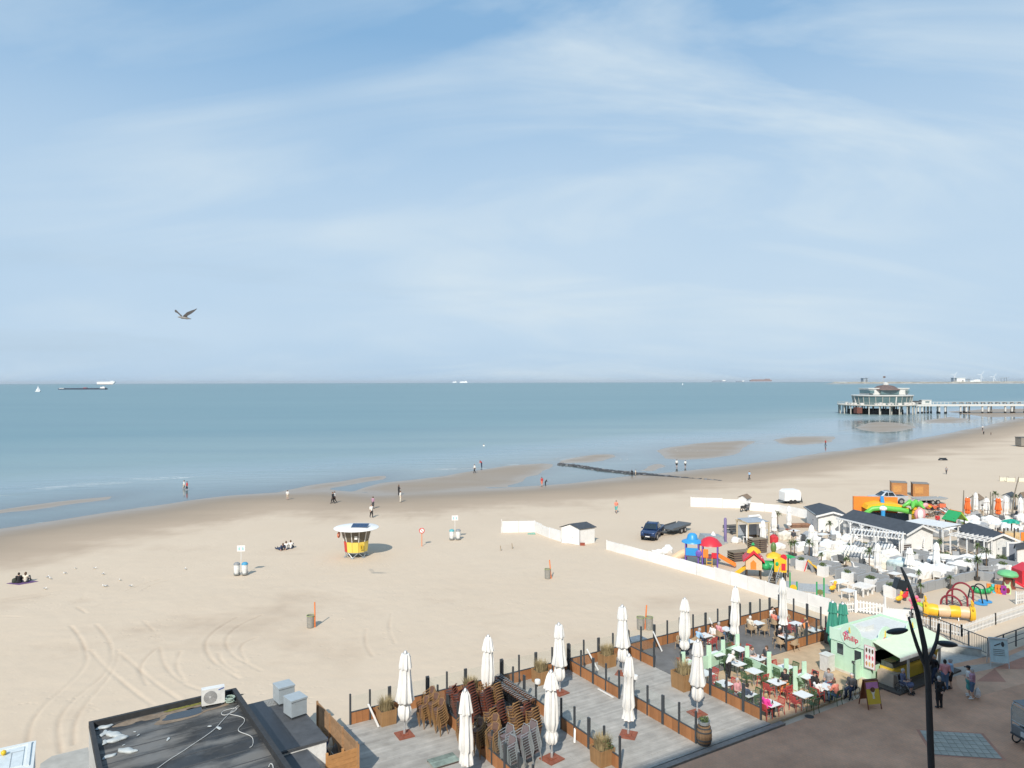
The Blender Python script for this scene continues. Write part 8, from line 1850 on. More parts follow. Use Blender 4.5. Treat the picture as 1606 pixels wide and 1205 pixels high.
def pier():
	D = G(1400, 650, WL).y + 12; k = D / F_PX; foot = WL
	def Wx(px): return (px - CX) * k
	def Wz(px, py): return CAM_H - (py - hz(px)) * k
	ox = Wx(1377); t = thing('pier_pavilion', 'white tiered pier pavilion with brown conical roof standing on stilts', 'pier', (ox, D, 0))
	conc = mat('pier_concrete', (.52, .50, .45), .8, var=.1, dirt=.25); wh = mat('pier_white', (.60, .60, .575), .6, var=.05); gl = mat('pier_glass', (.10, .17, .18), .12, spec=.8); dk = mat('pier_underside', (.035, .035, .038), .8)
	R0 = (Wx(1431) - Wx(1318)) / 2; zd = Wz(1377, 634.0)
	c = Wx((1318 + 1431) / 2) - ox; n = 32
	obj('deck', MB().lathe([(R0 - 1.2, zd - .75), (R0, zd - .45), (R0, zd - .1), (R0 - .1, zd)], n, (c, 0, 0)), conc, t)
	rl = MB(); rl.tube([(c + (R0 - .2) * math.cos(a), (R0 - .2) * math.sin(a), zd + 1.1) for a in np.linspace(0, 6.283, 33)[:-1]], .06, 5, close=True)
	for i in range(64): a = i * math.pi / 32; rl.cyl((c + (R0 - .2) * math.cos(a), (R0 - .2) * math.sin(a), zd), (c + (R0 - .2) * math.cos(a), (R0 - .2) * math.sin(a), zd + 1.1), .03, n=4)
	obj('railing', rl, conc, t)
	for rr_, cnt in ((R0 - .9, 24), (R0 * .8, 18), (R0 * .5, 10)):
		for i in range(cnt):
			a = 2 * math.pi * (i + .5) / cnt; o = obj('pile', MB().cyl((0, 0, foot - 2), (0, 0, zd - .6), .30, n=8), conc, t); o.location = (c + rr_ * math.cos(a), rr_ * math.sin(a), 0)
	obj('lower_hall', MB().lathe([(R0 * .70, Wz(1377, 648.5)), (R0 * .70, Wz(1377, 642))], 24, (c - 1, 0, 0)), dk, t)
	obj('rust_hut', MB().box((Wx(1330.5) - ox, -R0 * .55, (Wz(1330, 647) + Wz(1330, 638)) / 2), (8 * k, 4, 9 * k)), mat('rusty_cladding', (.16, .06, .045), .8), t)
	r1 = (Wx(1424) - Wx(1340)) / 2; c1 = Wx(1383) - ox; z1 = Wz(1383, 621.5)
	m_ = obj('main_storey', MB().lathe([(r1 - .6, zd + .02), (r1 + .2, z1)], 28, (c1, 0, 0)), gl, t)
	for i in range(28):
		a = 2 * math.pi * i / 28; obj('mullion', MB().beam((c1 + (r1 - .55) * math.cos(a), (r1 - .55) * math.sin(a), zd), (c1 + (r1 + .25) * math.cos(a), (r1 + .25) * math.sin(a), z1), .22 if i % 7 else .6), wh if i % 7 == 0 else conc, m_)
	obj('terrace_roof', MB().lathe([(r1 + .2, z1), (r1 + .9, z1 + .25), (r1 + .9, z1 + .75), (r1 - .3, z1 + .8)], 28, (c1, 0, 0)), wh, t)
	z2 = Wz(1383, 619); z3 = Wz(1383, 610); r2 = (Wx(1416) - Wx(1355)) / 2; c2 = Wx(1385.5) - ox
	u = MB()
	for s in (-1, 1): u.box((c2 + s * r2 * .70, 0, (z2 + z3) / 2), (r2 * .60, r2 * 1.0, z3 - z2))
	us = obj('upper_storey', u, wh, t)
	obj('upper_glass', MB().box((c2, -.5, (z2 + z3) / 2 - .3), (r2 * .9, r2 * 1.25, z3 - z2 - .8)), gl, us)
	for s, x in ((-1, 1357.5), (1, 1413)): obj('window', MB().box((Wx(x) - ox, -1.55, (z2 + z3) / 2), (6 * k if s < 0 else 3 * k, r2 * 1.12, (z3 - z2) * .55)), gl, us)
	obj('roof_slab', MB().box((c2 - r2 * .70, 0, z3 + .25), (r2 * .68, r2 * 1.1, .5)).box((c2 + r2 * .70, 0, z3 + .25), (r2 * .68, r2 * 1.1, .5)), wh, us)
	zr = Wz(1383, 604.5); cr = Wx(1385) - ox
	rf = obj('conical_roof', MB().lathe([(r2 * .66, z3 - .7), (r2 * .64, z3 - .3), (r2 * .38, z3 + 1.7), (r2 * .14, zr + .2)], 16, (cr, -r2 * .25, 0)), mat('brown_tile_roof', (.14, .10, .09), .7, var=.2, scale=.6), t)
	obj('lantern', MB().lathe([(r2 * .14, zr - .1), (r2 * .14, zr + 1.0), (r2 * .02, zr + 1.5)], 12, (cr, -r2 * .25, .3)), wh, rf); obj('flagpole', MB().cyl((cr, 0, zr + 1.4), (cr, 0, Wz(1383, 590)), .09, n=6), conc, rf); obj('flag', MB().box((cr + .7, 0, Wz(1383, 590.5) - .4), (1.4, .04, .9)), mat('flag_dark', (.1, .06, .05), .8), rf)
	rr = random.Random(6); fm = mat('terrace_furniture', (.6, .58, .55), .7)
	for i in range(26):
		a = rr.uniform(3.3, 6.1); q = R0 * rr.uniform(.84, .95); t2 = (c + q * math.cos(a), q * math.sin(a), zd + .5); obj('terrace_table', MB().box(t2, (rr.uniform(.8, 2.2), 1, rr.uniform(.8, 1.8))), fm, t)
	xa, xb = Wx(1428), Wx(1760); w = thing('pier_walkway', 'long pale pier walkway on paired stilts running out of the picture', 'pier', (xa, D, 0))
	ln = xb - xa; za = zd - .15
	obj('deck', MB().box((ln / 2, 0, za - .55), (ln, 7.5, 1.1)), wh, w)
	rl = MB()
	for y in (-3.6, 3.6):
		rl.beam((0, y, za + 1.2), (ln, y, za + 1.2), .12)
		for i in range(int(ln / 2.2)): rl.box((i * 2.2, y, za + .6), (.14, .14, 1.2))
	obj('railing', rl, wh, w)
	bn = obj('benches', MB().box((0, 0, 0), (.1, .1, .1)), wh, w); bpy.data.objects.remove(bn)
	for i in range(24):
		o = obj('bench', MB().box((0, 0, .45), (2.6, .6, .12)).box((0, .3, .85), (2.6, .1, .6)).box((-1, 0, .2), (.2, .5, .4)).box((1, 0, .2), (.2, .5, .4)), m_anth, w); o.location = (26 + i * 4.2, 1.0, za)
	pil = MB().cyl((0, 0, foot - 2), (0, 0, za - 1.0), .38, n=8).mesh('pile', conc); pil2 = MB().cyl((0, 0, foot - 2), (0, 0, za - 1.0), .50, n=8).mesh('pile', wh); cuff = MB().cyl((0, 0, foot - 2), (0, 0, foot + 1.0), .56, n=8).mesh('mussel_cuff', m_blk)
	for px, kd in [(1436, 1), (1441.7, 1), (1446, 0), (1450, 0), (1454.5, 0), (1459, 0), (1463.5, 0), (1469, 1), (1473.5, 0), (1478, 1), (1482.5, 0), (1487, 0), (1502, 1), (1506.5, 0), (1511, 1), (1515.5, 0), (1520, 0), (1536, 1), (1540.5, 0), (1545.5, 1), (1550, 0), (1554.5, 0), (1571.7, 1), (1576, 0), (1582, 1), (1586, 0), (1590.5, 0), (1606, 1), (1611, 0), (1617, 1), (1640, 0), (1645, 1), (1650, 0), (1675, 1), (1680, 0)]:
		x = Wx(px) - xa; y = -2.6 if kd else (2.2 if int(px) % 2 else 0); o = place('pile', pil2 if kd else pil, w, (x, y, 0)); place('mussel_cuff', cuff, w, (x, y, 0))
	kx = Wx(1451) - xa; t3 = thing('pier_kiosk', 'small white kiosk on the pier walkway beside the pavilion', 'kiosk', (xa + kx, D, za)); obj('wall', MB().box((0, 0, 1.2), (5.5, 3, 2.3)), wh, t3); obj('roof', MB().box((0, 0, 2.45), (6, 3.4, .2)), wh, t3); obj('hatch', MB().box((.4, -1.52, 1.3), (2.4, .05, 1.0)), gl, t3)
	t4 = thing('parked_van', 'dark van parked on the pier head next to the white kiosk', 'van', (xa + Wx(1440) - Wx(1428) - 1.5, D, za)); obj('body', MB().prism([(-2.6, .4), (2.6, .4), (2.6, 1.1), (1.9, 1.25), (1.4, 2.0), (-2.6, 2.05)], -.95, .95, 'Y'), m_anth, t4)
	for x in (-1.6, 1.7):
		for s in (-1, 1): obj('wheel', MB().cyl((x, s * .75, .38), (x, s * .98, .38), .38, n=12), m_tyre, t4)
pier()
def far_y(px, py): return G(px, py, WL)
def breakwater():
	D = 5200.0; k = D / F_PX
	def Wx(px): return (px - CX) * k
	def Wz(px, py): return CAM_H - (py - hz(px)) * k
	t = thing('breakwater', 'long low harbour breakwater on the horizon at far right', 'breakwater', (Wx(1295), D, WL))
	L0 = Wx(1760) - Wx(1295)
	st = mat('breakwater_stone', (.30, .30, .29), .9, var=.25, scale=.02); cap = mat('breakwater_sand_and_grass', (.44, .41, .34), .9, var=.3, scale=.012)
	mb = MB(); ys = [(0, 0), (20, 1), (60, 7), (300, 10), (1000, 12), (L0, 13)]; V = []; F_ = []
	for x, h in ys: V += [(x, -12, -2), (x, 0, h * .55), (x, 14, h), (x, 60, h), (x, 90, -2)]
	for i in range(len(ys) - 1):
		for j in range(4): F_.append((i * 5 + j, i * 5 + j + 1, i * 5 + 6 + j, i * 5 + 5 + j))
	obj('dike', mb.add(V, F_), st, t)
	rr = random.Random(12); cm = MB()
	for i in range(120):
		x = rr.uniform(60, L0); w = rr.uniform(20, 110); cm.box((x, 10 + rr.uniform(-2, 6), 11 + rr.uniform(0, 3)), (w, 5, rr.uniform(2, 6)))
	o = obj('quay_clutter', cm, cap, t); o['kind'] = 'stuff'
	def add(nm, tx, cat, px, px2, top, m, depth=60, z0=9):
		x0, x1 = Wx(px), Wx(px2); q = thing(nm, tx, cat, ((x0 + x1) / 2, D + 60, WL)); h = Wz(px, top); w = x1 - x0
		obj('hall', MB().box((0, 0, (z0 + h) / 2), (w, depth, h - z0)), m, q); obj('roof', MB().box((0, 0, h + 1), (w + 6, depth + 6, 2)), m, q); obj('gate', MB().box((w * .2, -depth / 2 - .5, z0 + (h - z0) * .3), (w * .2, 1, (h - z0) * .6)), st, q)
	wm = mat('far_white_cladding', (.80, .80, .78), .7, var=.04); gm = mat('far_blue_grey_cladding', (.30, .35, .40), .7)
	add('warehouse', 'white warehouse on the far breakwater', 'warehouse', 1505, 1518, 593, wm); add('silo', 'small dark block on the far breakwater left of the white warehouse', 'building', 1501.5, 1504, 593, gm, 30)
	add('warehouse', 'long low grey shed between the white halls of the far harbour', 'warehouse', 1518, 1526, 594.5, gm)
	add('warehouse', 'small twin block building on the far breakwater above the pier', 'building', 1358.5, 1363, 593.5, gm, 40); add('tower_block', 'tiny dark tower on the far breakwater above the pier', 'building', 1365, 1366.6, 593, gm, 20)
	q = thing('moored_ship', 'long white ship moored at the far breakwater', 'ship', (Wx(1541), D + 160, WL)); ln = Wx(1558) - Wx(1523)
	obj('hull', MB().prism([(-ln / 2, 10), (ln / 2, 10), (ln / 2, 22), (ln * .46, 24), (-ln * .45, 24), (-ln / 2, 20)], -14, 14, 'Y'), wm, q); obj('deckhouse', MB().box((-ln * .40, 0, 28), (ln * .10, 22, 10)).box((ln * .36, 0, 27), (ln * .25, 22, 8)), wm, q); obj('funnel', MB().box((-ln * .42, 0, 36), (8, 8, 8)), gm, q)
	for px, top, tx in ((1537, 584, 'pale wind turbine behind the moored white ship'), (1581, 583.5, 'pale wind turbine at the right end of the far breakwater'), (1602, 587, 'pale wind turbine nearest the right picture edge')):
		q = thing('wind_turbine', tx, 'wind turbine', (Wx(px), D + 300, WL)); h = Wz(px, top + 4); tm = mat('turbine_white', (.78, .79, .8), .6)
		obj('tower', MB().cyl((0, 0, 0), (0, 0, h), 2.6, 1.6, n=10), tm, q); obj('nacelle', MB().box((0, 2, h + 1), (3.5, 9, 3.5)), tm, q); ht = obj('hub', MB().ball((0, -4, h + 1), 2, 10, 6), tm, q)
		for i in range(3): a = 1.2 + px + i * 2.094; obj('blade', MB().beam((0, -4.5, h + 1), (32 * math.cos(a), -4.5, h + 1 + 32 * math.sin(a)), 2.2, .6, (0, 1, 0)), tm, q)
	for px in (1588, 1593, 1597):
		q = thing('harbour_crane', 'thin grey harbour crane at far right, %s' % {1588: 'left of three', 1593: 'middle of three', 1597: 'right of three'}[px], 'crane', (Wx(px), D + 120, WL)); h = Wz(px, 593)
		obj('tower', MB().box((0, 0, h / 2 + 5), (4, 4, h - 8)), gm, q); obj('jib', MB().beam((-14, 0, h), (16, 0, h + 6), 3), gm, q)
breakwater()
def ship_at(px, py): return G(px, py, WL)
def sailboat():
	D = 1900.; p = Vector(((59.5 - CX) / F_PX * D, D, WL)); k = D / F_PX; t = thing('sailing_boat', 'small white sailing boat near the left horizon', 'sailing boat', p)
	p = G(59.5, 614.5, WL); k = p.y / F_PX; t.location = p
	obj('hull', MB().prism([(-3.6 * k, 0), (3.2 * k, 0), (4.2 * k, 1.2 * k), (-3.8 * k, 1.0 * k)], -1.2 * k, 1.2 * k, 'Y'), m_white, t)
	obj('mast', MB().cyl((.2 * k, 0, 0), (.2 * k, 0, 10.5 * k), .06 * k, n=6), m_grf, t)
	sm = mat('sail_cloth', (.8, .8, .8), .8)
	obj('mainsail', MB().prism([(0, 1.5 * k), (-3.4 * k, 1.6 * k), (-.8 * k, 6 * k), (0, 10 * k)], -.06 * k, .06 * k, 'Y'), sm, t); obj('jib', MB().prism([(.5 * k, 1.4 * k), (4 * k, 1.5 * k), (1.6 * k, 6 * k), (.5 * k, 9 * k)], -.26 * k, -.14 * k, 'Y'), mat('jib_cloth', (.6, .63, .68), .8), t)
sailboat()
def barge():
	p = G(130, 611.2, WL); k = p.y / F_PX; t = thing('cargo_barge', 'long dark cargo barge low on the water near the sailing boat', 'barge', p, 0)
	h = mat('barge_hull', (.035, .045, .075), .5)
	obj('hull', MB().prism([(-36 * k, 0), (36 * k, 0), (37 * k, 1.9 * k), (-37 * k, 1.6 * k)], -4 * k, 4 * k, 'Y'), h, t); obj('hatch_cover', MB().box((-2 * k, 0, 2.0 * k), (52 * k, 6 * k, .5 * k)), h, t)
	obj('wheelhouse', MB().box((32 * k, 0, 2.9 * k), (7 * k, 5 * k, 2.2 * k)).box((33 * k, 0, 4.1 * k), (3 * k, 4 * k, .8 * k)), m_white, t); obj('foredeck', MB().box((-32 * k, 0, 1.9 * k), (8 * k, 5 * k, .8 * k)), m_white, t); obj('cargo', MB().box((4 * k, 0, 2.6 * k), (5 * k, 4 * k, .9 * k)), mat('red_cargo', (.45, .06, .06), .7), t)
barge()
def ferry():
	D = 9000.; k = D / F_PX; t = thing('car_carrier', 'white high sided ship with pale orange waterline on the left horizon', 'ship', ((167 - CX) * k, D, WL))
	z = lambda py: CAM_H - (py - hz(167)) * k - WL
	obj('hull', MB().prism([(-14 * k, z(602.6)), (11 * k, z(602.6)), (14 * k, z(599.6)), (14 * k, z(598.6)), (-14.5 * k, z(599))], -14, 14, 'Y'), m_white, t); obj('waterline', MB().prism([(-13.8 * k, z(602.9)), (10.6 * k, z(602.9)), (11.2 * k, z(602.3)), (-14 * k, z(602.3))], -15, 15, 'Y'), mat('pale_orange_band', (.72, .45, .28), .7), t); obj('bridge', MB().box((9 * k, 0, z(598)), (5 * k, 20, .8 * k)), m_white, t)
ferry()
def small_ship(px, py, w, tx, c, hh=1.3):
	D = 8000.; k = D / F_PX; t = thing('ship', tx, 'ship', ((px - CX) * k, D, WL), 0, 'ships on the horizon'); z = lambda y: CAM_H - (y - hz(px)) * k - WL
	m = mat('far_ship_' + c, dict(white=(.8, .8, .8), grey=(.22, .26, .32), brown=(.27, .2, .2))[c], .7)
	obj('hull', MB().prism([(-w / 2 * k, z(py)), (w / 2 * k, z(py)), (w * .53 * k, z(py - hh)), (-w * .52 * k, z(py - hh * .9))], -12, 12, 'Y'), m, t); obj('bridge', MB().box((w * .32 * k, 0, z(py - hh - .7)), (w * .22 * k, 18, 1.6 * k)), m_white if c != 'brown' else m, t); obj('cargo', MB().box((-w * .12 * k, 0, z(py - hh - .25)), (w * .6 * k, 16, .8 * k)), m, t)
small_ship(727, 600.6, 12, 'white ship on the horizon left of the centre', 'white'); small_ship(713, 600.4, 6, 'tiny white vessel beside the central white ship', 'white', .8)
small_ship(1128, 598.8, 22, 'pale grey cargo ship on the right horizon', 'grey', 1.0); small_ship(1161, 599.4, 13, 'low dark vessel between two cargo ships', 'grey', .8); small_ship(1193, 598.4, 33, 'long loaded container ship on the right horizon', 'brown', 2.6)
p = G(1070.5, 603.8, WL); k = p.y / F_PX; t = thing('sailing_boat', 'tiny distant white sail right of the centre horizon', 'sailing boat', p); obj('hull', MB().prism([(-.8 * k, 0), (.8 * k, 0), (1 * k, .4 * k), (-1 * k, .4 * k)], -.4 * k, .4 * k, 'Y'), m_white, t); obj('sail', MB().prism([(-.6 * k, .5 * k), (.6 * k, .5 * k), (.2 * k, 3.4 * k)], -.05 * k, .05 * k, 'Y'), m_white, t)
def roofs():
	Z = 3.0
	A_, B_, C_ = G(138, 1136, Z), G(367, 1083, Z), G(445, 1205, Z)
	ux = (B_ - A_); uy = (C_ - B_); lx = ux.length; ux.normalize(); uy = Vector((ux.y, -ux.x, 0)); ly = 10.5
	rz = math.atan2(ux.y, ux.x)
	t = thing('flat_roof_building', 'low building with a black bitumen flat roof and dark parapet', 'building', (A_.x, A_.y, 0), rz)
	def bit():
		m, nt, p = new_mat('black_bitumen_roofing'); nd, lk = nt.nodes, nt.links
		tcn = nd.new('ShaderNodeTexCoord')
		def nz(sc, det, st=(1, 1, 1)):
			mp_ = nd.new('ShaderNodeMapping'); mp_.inputs['Scale'].default_value = st; lk.new(tcn.outputs['Object'], mp_.inputs[0])
			n = nd.new('ShaderNodeTexNoise'); n.inputs['Scale'].default_value = sc; n.inputs['Detail'].default_value = det; n.inputs['Roughness'].default_value = .6; lk.new(mp_.outputs[0], n.inputs['Vector']); return n.outputs[0]
		def ramp(v, a, b, c=0., d=1.):
			q = nd.new('ShaderNodeMapRange'); q.inputs['From Min'].default_value = a; q.inputs['From Max'].default_value = b; q.inputs['To Min'].default_value = c; q.inputs['To Max'].default_value = d; lk.new(v, q.inputs['Value']); return q.outputs[0]
		def mx(f, a, b):
			q = nd.new('ShaderNodeMix'); q.data_type = 'RGBA'; lk.new(f, q.inputs['Factor'])
			for k, v in (('A', a), ('B', b)):
				if isinstance(v, tuple): q.inputs[k].default_value = (*v, 1)
				else: lk.new(v, q.inputs[k])
			return q.outputs['Result']
		c = mx(ramp(nz(1.5, 6), .35, .65), (.028, .029, .031), (.048, .048, .048))
		c = mx(ramp(nz(.32, 5, (1, 2.6, 1)), .47, .62, 0, .85), c, (.19, .18, .165))
		c = mx(ramp(nz(6, 3), .70, .76, 0, .6), c, (.22, .21, .2))
		lk.new(c, p.inputs['Base Color']); lk.new(ramp(nz(.5, 3), .4, .6, .45, .85), p.inputs['Roughness']); return m
	obj('roof_deck', MB().box((lx / 2, -ly / 2, 2.82), (lx, ly, .1)), bit(), t)
	wallm = mat('pale_grey_render', (.55, .54, .51), .85, var=.12, dirt=.35)
	w = MB(); w.box((lx / 2, -ly / 2, 1.38), (lx, ly, 2.76)); obj('wall', w, wallm, t)
	dk = mat('dark_parapet_felt', (.035, .037, .04), .7, var=.2)
	pw = .16
	for nm, c, d in (('parapet', (lx / 2, -pw / 2, 2.98), (lx + .02, pw, .28)), ('parapet', (pw / 2, -ly / 2 - pw / 2, 2.98), (pw, ly - pw, .28)), ('parapet', (lx - pw / 2, -ly / 2 - pw / 2, 3.0), (pw * 1.3, ly - pw, .36))):
		obj(nm, MB().box(c, d), dk, t)
	for k in range(1, 10): obj('felt_seam', MB().box((lx / 2, -k * 1.0, 2.873), (lx - .4, .07, .006)), mat('felt_seam', (.07, .07, .07), .7), t)
	def blob(nm, c, rx, ry, z, m, seed, th=.012):
		rr = random.Random(seed); n = 26; ph = [rr.uniform(0, 6.3) for _ in range(4)]
		P_ = []
		for i in range(n): a = 2 * math.pi * i / n; q = 1 + .18 * math.sin(2 * a + ph[0]) + .13 * math.sin(3 * a + ph[1]) + .08 * math.sin(5 * a + ph[2]); P_.append((c[0] + rx * q * math.cos(a), c[1] + ry * q * math.sin(a)))
		o = obj(nm, MB().prism(P_, z, z + th), m, t)
		for i in range(len(o.data.vertices)): pass
		return o
	for i in range(9):
		rr = random.Random(i); blob('silt_patch', (1.4 + i * .55, -.42 - rr.random() * .12, 0), .55, .22, 2.873 + i * .0006, mat('tan_silt', (.22, .17, .125), .95, var=.3, scale=3), i, .004)
	for i in range(6): blob('moss', (lx - 2.9 + i * .32, -.30, 0), .28, .10, 2.882 + i * .0006, mat('yellow_green_moss', (.19, .18, .04), .95, var=.4, scale=9), 20 + i, .012)
	blob('puddle', (lx - 2.15, -1.0, 0), 1.25, .38, 2.882, mat('puddle_water', (.045, .048, .052), .05, spec=.9), 31, .006)
	blob('puddle_rim', (lx - 2.2, -1.06, 0), 1.45, .56, 2.876, mat('tan_silt', (0, 0, 0)), 32, .004)
	rr = random.Random(9)
	for i, (x, y, s) in enumerate(((.55, -.45, .30), (.5, -1.1, .26), (.85, -1.45, .42), (.9, -2.0, .40), (.45, -2.0, .2), (1.15, -3.3, .38), (.5, -3.4, .25), (2.7, -3.2, .12), (1.6, -1.7, .06), (1.7, -2.1, .07), (4.7, -3.4, .16), (4.4, -3.0, .09), (1.1, -2.7, .06))):
		def fn(P, s=s): return sd_ell(P, (0, 0, 0), (s * 1.15, s * .5, s * .22)) + .014 * np.sin(P[..., 0] * 14 + i) * np.sin(P[..., 1] * 16)
		q = obj('plastic_scrap', sdf_mb(fn, (-s * 1.3, -s, -s * .5), (s * 1.3, s, s * .5), max(s / 8, .012)), mat('torn_white_plastic', (.46, .49, .49), .5), None, (0, 0, 0), 0, True)
		wp = Matrix.Translation((A_.x, A_.y, 0)) @ Matrix.Rotation(rz, 4, 'Z') @ Vector((x, y, 2.90)); q.location = wp; q.rotation_euler = (0, 0, rz + i * 1.1)
		tag(q, ['broad torn white plastic sheet in the far corner of the black roof', 'torn white plastic sheet second along the left parapet', 'largest torn white plastic sheet on the black roof', 'long torn white plastic sheet below the largest one', 'narrow white plastic scrap against the left parapet', 'torn white plastic sheet near the picture bottom edge', 'small white plastic scrap in the lower left of the roof', 'white scrap in the middle of the black roof', 'tiny white scrap right of the largest sheet', 'tiny white scrap just below the other tiny one', 'white scrap near the cable end', 'small white scrap beside the cable loop', 'tiny white scrap under the long sheet'][i], 'scrap', 'plastic scraps on the black roof')
	def W(x, y, z): return Matrix.Translation((A_.x, A_.y, 0)) @ Matrix.Rotation(rz, 4, 'Z') @ Vector((x, y, z))
	def ac(p, r):
		q = thing('air_conditioner', 'white outdoor air conditioner with round fan grille on the black roof', 'air conditioner', p, r)
		obj('case', MB().box((0, 0, .45), (1.0, .36, .74)), mat('ac_white', (.72, .72, .70), .5, dirt=.15), q)
		f = obj('fan_grille', disc(MB(), (-.14, -.19, .45), .29, 'y', .02), mat('ac_grille', (.30, .30, .30), .5), q)
		for k in range(5): obj('grille_ring', MB().tube([(-.14 + (.06 + k * .055) * math.cos(a), -.205, .45 + (.06 + k * .055) * math.sin(a)) for a in np.linspace(0, 6.283, 19)[:-1]], .007, 4, close=True), mat('ac_ring', (.55, .55, .54), .5), f)
		obj('hub', MB().cyl((-.14, -.2, .45), (-.14, -.22, .45), .05, n=10), mat('ac_ring', (0, 0, 0)), f)
		obj('label_stripe', MB().beam((.22, -.186, .72), (.46, -.186, .78), .006, .045), mat('ac_blue', (.06, .12, .40), .5), q)
		for x in (-.38, .38): obj('foot', MB().box((x, 0, .04), (.1, .42, .08)), m_anth, q)
	m_anth = mat('anthracite_metal', (.055, .062, .07), .45, var=.1)
	ac(W(lx - 1.15, -.75, 2.875), rz - .12)
	q = thing('hose_coil', 'pale green hose coil beside the air conditioner', 'hose', W(lx - .45, -1.0, 2.88))
	obj('hose', MB().tube([((.20 + .03 * math.sin(k)) * math.cos(k * .7), (.20 + .03 * math.sin(k)) * math.sin(k * .7), .04 + k * .008) for k in range(32)], .028, 6), mat('pale_green_hose', (.33, .42, .36), .5), q, smooth=True); obj('nozzle', MB().cyl((.2, 0, .05), (.36, .05, .04), .03, .018, n=8), m_anth, q)
	z2 = lambda x, y: G(300 + x / 4.867, 1040 + y / 4.867, 2.90)
	base = z2(350, 350)
	q = thing('white_cable', 'loose white cable snaking across the black roof', 'cable', base)
	def curve(pts):
		P_ = [np.array(z2(*p)) for p in pts]; S = smooth_line(P_, 3); return [Vector(p) - base for p in S]
	cm = mat('white_cable', (.55, .55, .53), .5)
	obj('strand', MB().tube(curve([(0, 625), (100, 560), (180, 500), (240, 430), (290, 380), (340, 330), (380, 312), (330, 360), (260, 400), (222, 395), (228, 370), (290, 350), (350, 340), (330, 370), (280, 385), (300, 395), (360, 405), (405, 425), (395, 460), (350, 500), (355, 525), (420, 545), (460, 565), (468, 600), (460, 635), (440, 645)]), .016, 6), cm, q, smooth=True)
	obj('strand', MB().tube(curve([(-400, 880), (-300, 830), (-180, 740), (-80, 680), (0, 625)]), .016, 6), cm, q, smooth=True)
	obj('strand', MB().tube(curve([(585, 790), (595, 768), (612, 772), (620, 800), (615, 850)]), .022, 6), cm, q, smooth=True)
	t2 = thing('roof_annex', 'low annex with dark felt roof and white walls beside the black roof', 'building', (A_.x, A_.y, 0), rz)
	ax0, ax1, az = lx + .05, lx + 2.45, 2.35
	obj('wall', MB().box(((ax0 + ax1) / 2, -3.35, az / 2), (ax1 - ax0, 5.3, az - .06)), mat('bright_white_render', (.78, .78, .76), .8, dirt=.1), t2)
	obj('roof_deck', MB().box(((ax0 + ax1) / 2, -3.3, az), (ax1 - ax0 + .14, 5.5, .1)), mat('slate_grey_felt', (.075, .08, .088), .8, var=.25, scale=2), t2)
	obj('roof_strip', MB().box((ax0 + .65, -3.3, az + .055), (1.2, 5.4, .012)), mat('wet_dark_felt', (.022, .025, .032), .35, var=.2), t2)
	obj('roof_strip', MB().box((ax0 + 1.5, -1.0, az + .058), (.7, .8, .012)), mat('pale_gravel', (.24, .24, .23), .95, var=.6, scale=20), t2)
	obj('front_block', MB().box((ax0 + .75, -7.0, 1.05), (1.5, 2.0, 2.1)), mat('bright_white_render', (0, 0, 0)), t2); obj('front_roof', MB().box((ax0 + .75, -6.95, 2.15), (1.6, 2.1, .1)), mat('slate_grey_felt', (0, 0, 0)), t2)
	bx = mat('blue_grey_vent_metal', (.36, .41, .44), .5, var=.08)
	for k, (x, y, tx) in enumerate(((ax0 + 1.95, -1.3, 'blue grey ventilation cube on the annex roof, seaward one'), (ax0 + 1.98, -3.0, 'blue grey ventilation cube on the annex roof, landward one'))):
		q = thing('vent_cube', tx, 'vent', W(x, y, az + .05), rz + .05 + k * .1); obj('case', MB().prism([(-.38, -.4), (.38, -.4), (.40, .4), (-.40, .4)], .12, .82), bx, q); obj('lid', MB().prism([(-.41, -.43), (.41, -.43), (.41, .43), (-.41, .43)], .82, .90), bx, q); obj('curb', MB().box((0, 0, .06), (.7, .72, .12)), m_anth, q); obj('side_panel', MB().box((.41, 0, .48), (.02, .62, .5)), mat('vent_side', (.24, .28, .31), .5), q)
	pm = mat('light_brown_screen_plank', (.36, .22, .12), .75, var=.2, scale=1.6, stretch=(.3, 4, 4), rnd=.14); pm2 = mat('honey_screen_plank', (.46, .235, .09), .7, var=.18, scale=1.6, stretch=(.3, 4, 4), rnd=.12)
	s0, s1 = G(498, 1100, 2.0), G(560, 1169, 1.85); s0.z = s1.z = .05
	q = thing('timber_screen', 'tall weathered timber screen with sloping top at the end of the deck', 'screen', s0)
	n = 11
	for k in range(n):
		z = .1 + k * .17; p0, p1 = s0.lerp(s1, 0), s0.lerp(s1, 1)
		obj('plank', MB().beam(p0 - s0 + Vector((0, 0, z)), p1 - s0 + Vector((0, 0, z)), .035, .16), pm, q)
	for f in (0, .33, .66, 1.0): p = s0.lerp(s1, f) - s0; obj('post', MB().box((p.x - .05, p.y, .98), (.09, .09, 1.96), ALPHA), pm, q)
	q = thing('timber_screen', 'honey coloured plank screen closing the store yard beside the deck', 'screen', s1); e0 = G(511, 1184, 1.85); e0.z = .05
	for k in range(9): z = .1 + k * .19; obj('plank', MB().beam(Vector((0, 0, z)), e0 - s1 + Vector((0, 0, z)), .035, .18), pm2, q)
	for f in (0.01, .5, 1.0): p = s1.lerp(e0, f) - s1; obj('post', MB().box((p.x, p.y + .05, .9), (.1, .1, 1.86), ALPHA), pm2, q)
	rr = random.Random(21)
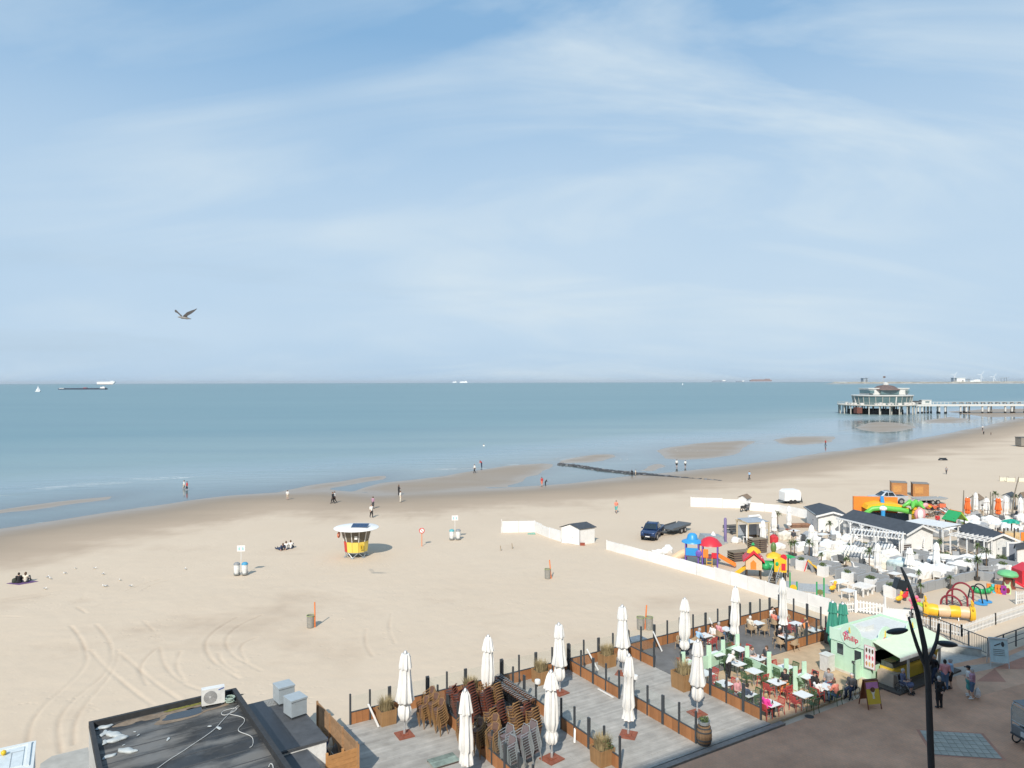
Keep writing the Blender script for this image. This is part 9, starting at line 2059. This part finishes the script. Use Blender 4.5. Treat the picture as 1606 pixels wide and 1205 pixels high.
	for k, (a, b, sz, c, tx) in enumerate(((-1.5, -2.4, (.7, .5, .9), (.62, .55, .45), 'cream bundle stored behind the timber screen'), (-1.75, -2.0, (.6, .5, .7), (.05, .09, .2), 'dark blue sack stored behind the timber screen'), (-1.55, -3.0, (.8, .6, .8), (.12, .11, .10), 'dark heap of gear stored behind the timber screen'), (-2.0, -1.2, (.5, .5, .8), (.3, .31, .31), 'grey canister stored behind the timber screen'))):
		q = thing('stored_bundle', tx, 'bundle', L(a, b, 0), rr.uniform(0, 3))
		def fn(P, sz=sz): return sd_ell(P, (0, 0, sz[2] * .55), (sz[0] * .5, sz[1] * .5, sz[2] * .6)) + .03 * np.sin(P[..., 0] * 13) * np.sin(P[..., 2] * 11)
		obj('cover', sdf_mb(fn, (-.7, -.7, -.1), (.7, .7, 1.2), .05), mat('bundle_%d' % k, c, .8, var=.2), q, smooth=True); obj('strap', MB().tube([(sz[0] * .5 * math.cos(a_), sz[1] * .5 * math.sin(a_), sz[2] * .6) for a_ in np.linspace(0, 6.283, 13)[:-1]], .02, 5, close=True), mat('strap_pale', (.6, .6, .58), .7), q)
	Z2 = 3.2; c0 = G(54, 1163, Z2); q = thing('white_cabin', 'pale white cabin roof with a framed hatch and yellow knob in the corner', 'cabin', (c0.x, c0.y, 0), rz - .05)
	wm = mat('cool_white_panel', (.66, .70, .70), .5, var=.05)
	obj('body', MB().box((-2.0, -2.0, Z2 / 2 - .03), (4.0, 4.0, Z2 - .06)), mat('pale_blue_side', (.36, .45, .54), .6), q); obj('roof', MB().box((-2.02, -2.02, Z2 - .02), (4.1, 4.1, .08)), wm, q)
	fr = obj('frame', MB().box((-1.95, -.16, Z2 + .05), (3.7, .12, .06)).box((-.18, -1.2, Z2 + .05), (.12, 1.96, .06)), wm, q)
	obj('hatch', MB().box((-2.1, -1.2, Z2 + .035), (3.5, 1.7, .03)), mat('hatch_panel', (.60, .66, .68), .5), q); obj('seam', MB().box((-2.1, -.75, Z2 + .055), (3.5, .025, .012)).box((-.75, -1.4, Z2 + .055), (.025, 1.3, .012)), mat('seam_grey', (.3, .33, .35), .7), q)
	obj('knob', MB().ball((-1.02, -.78, Z2 + .15), (.10, .10, .10), 12, 8).cyl((-1.02, -.78, Z2 + .05), (-1.02, -.78, Z2 + .12), .05, n=8), mat('yellow_knob', (.72, .48, .02), .4), q, smooth=True)
	flat('slab', [G(62, 1198, .3), G(80, 1186, .3), G(137, 1172, .3), G(150, 1260, .3), G(50, 1260, .3)], .3, mat('grey_concrete_slab', (.40, .385, .35), .9, var=.2, scale=1.2, dirt=.4), thick=.4)
m_anth0 = None
roofs()
def haze():
	m = bpy.data.materials.new('sea_haze_air'); m.use_nodes = True; nt = m.node_tree; nt.nodes.clear()
	v = nt.nodes.new('ShaderNodeVolumePrincipled'); v.inputs['Color'].default_value = (.90, .94, .98, 1); v.inputs['Density'].default_value = 1.7e-5; v.inputs['Anisotropy'].default_value = 0.2
	o = nt.nodes.new('ShaderNodeOutputMaterial'); nt.links.new(v.outputs[0], o.inputs['Volume'])
	tag(obj('haze', MB().box((0, 14900, 72), (120500, 90300, 156)), m), kind='stuff')
haze()
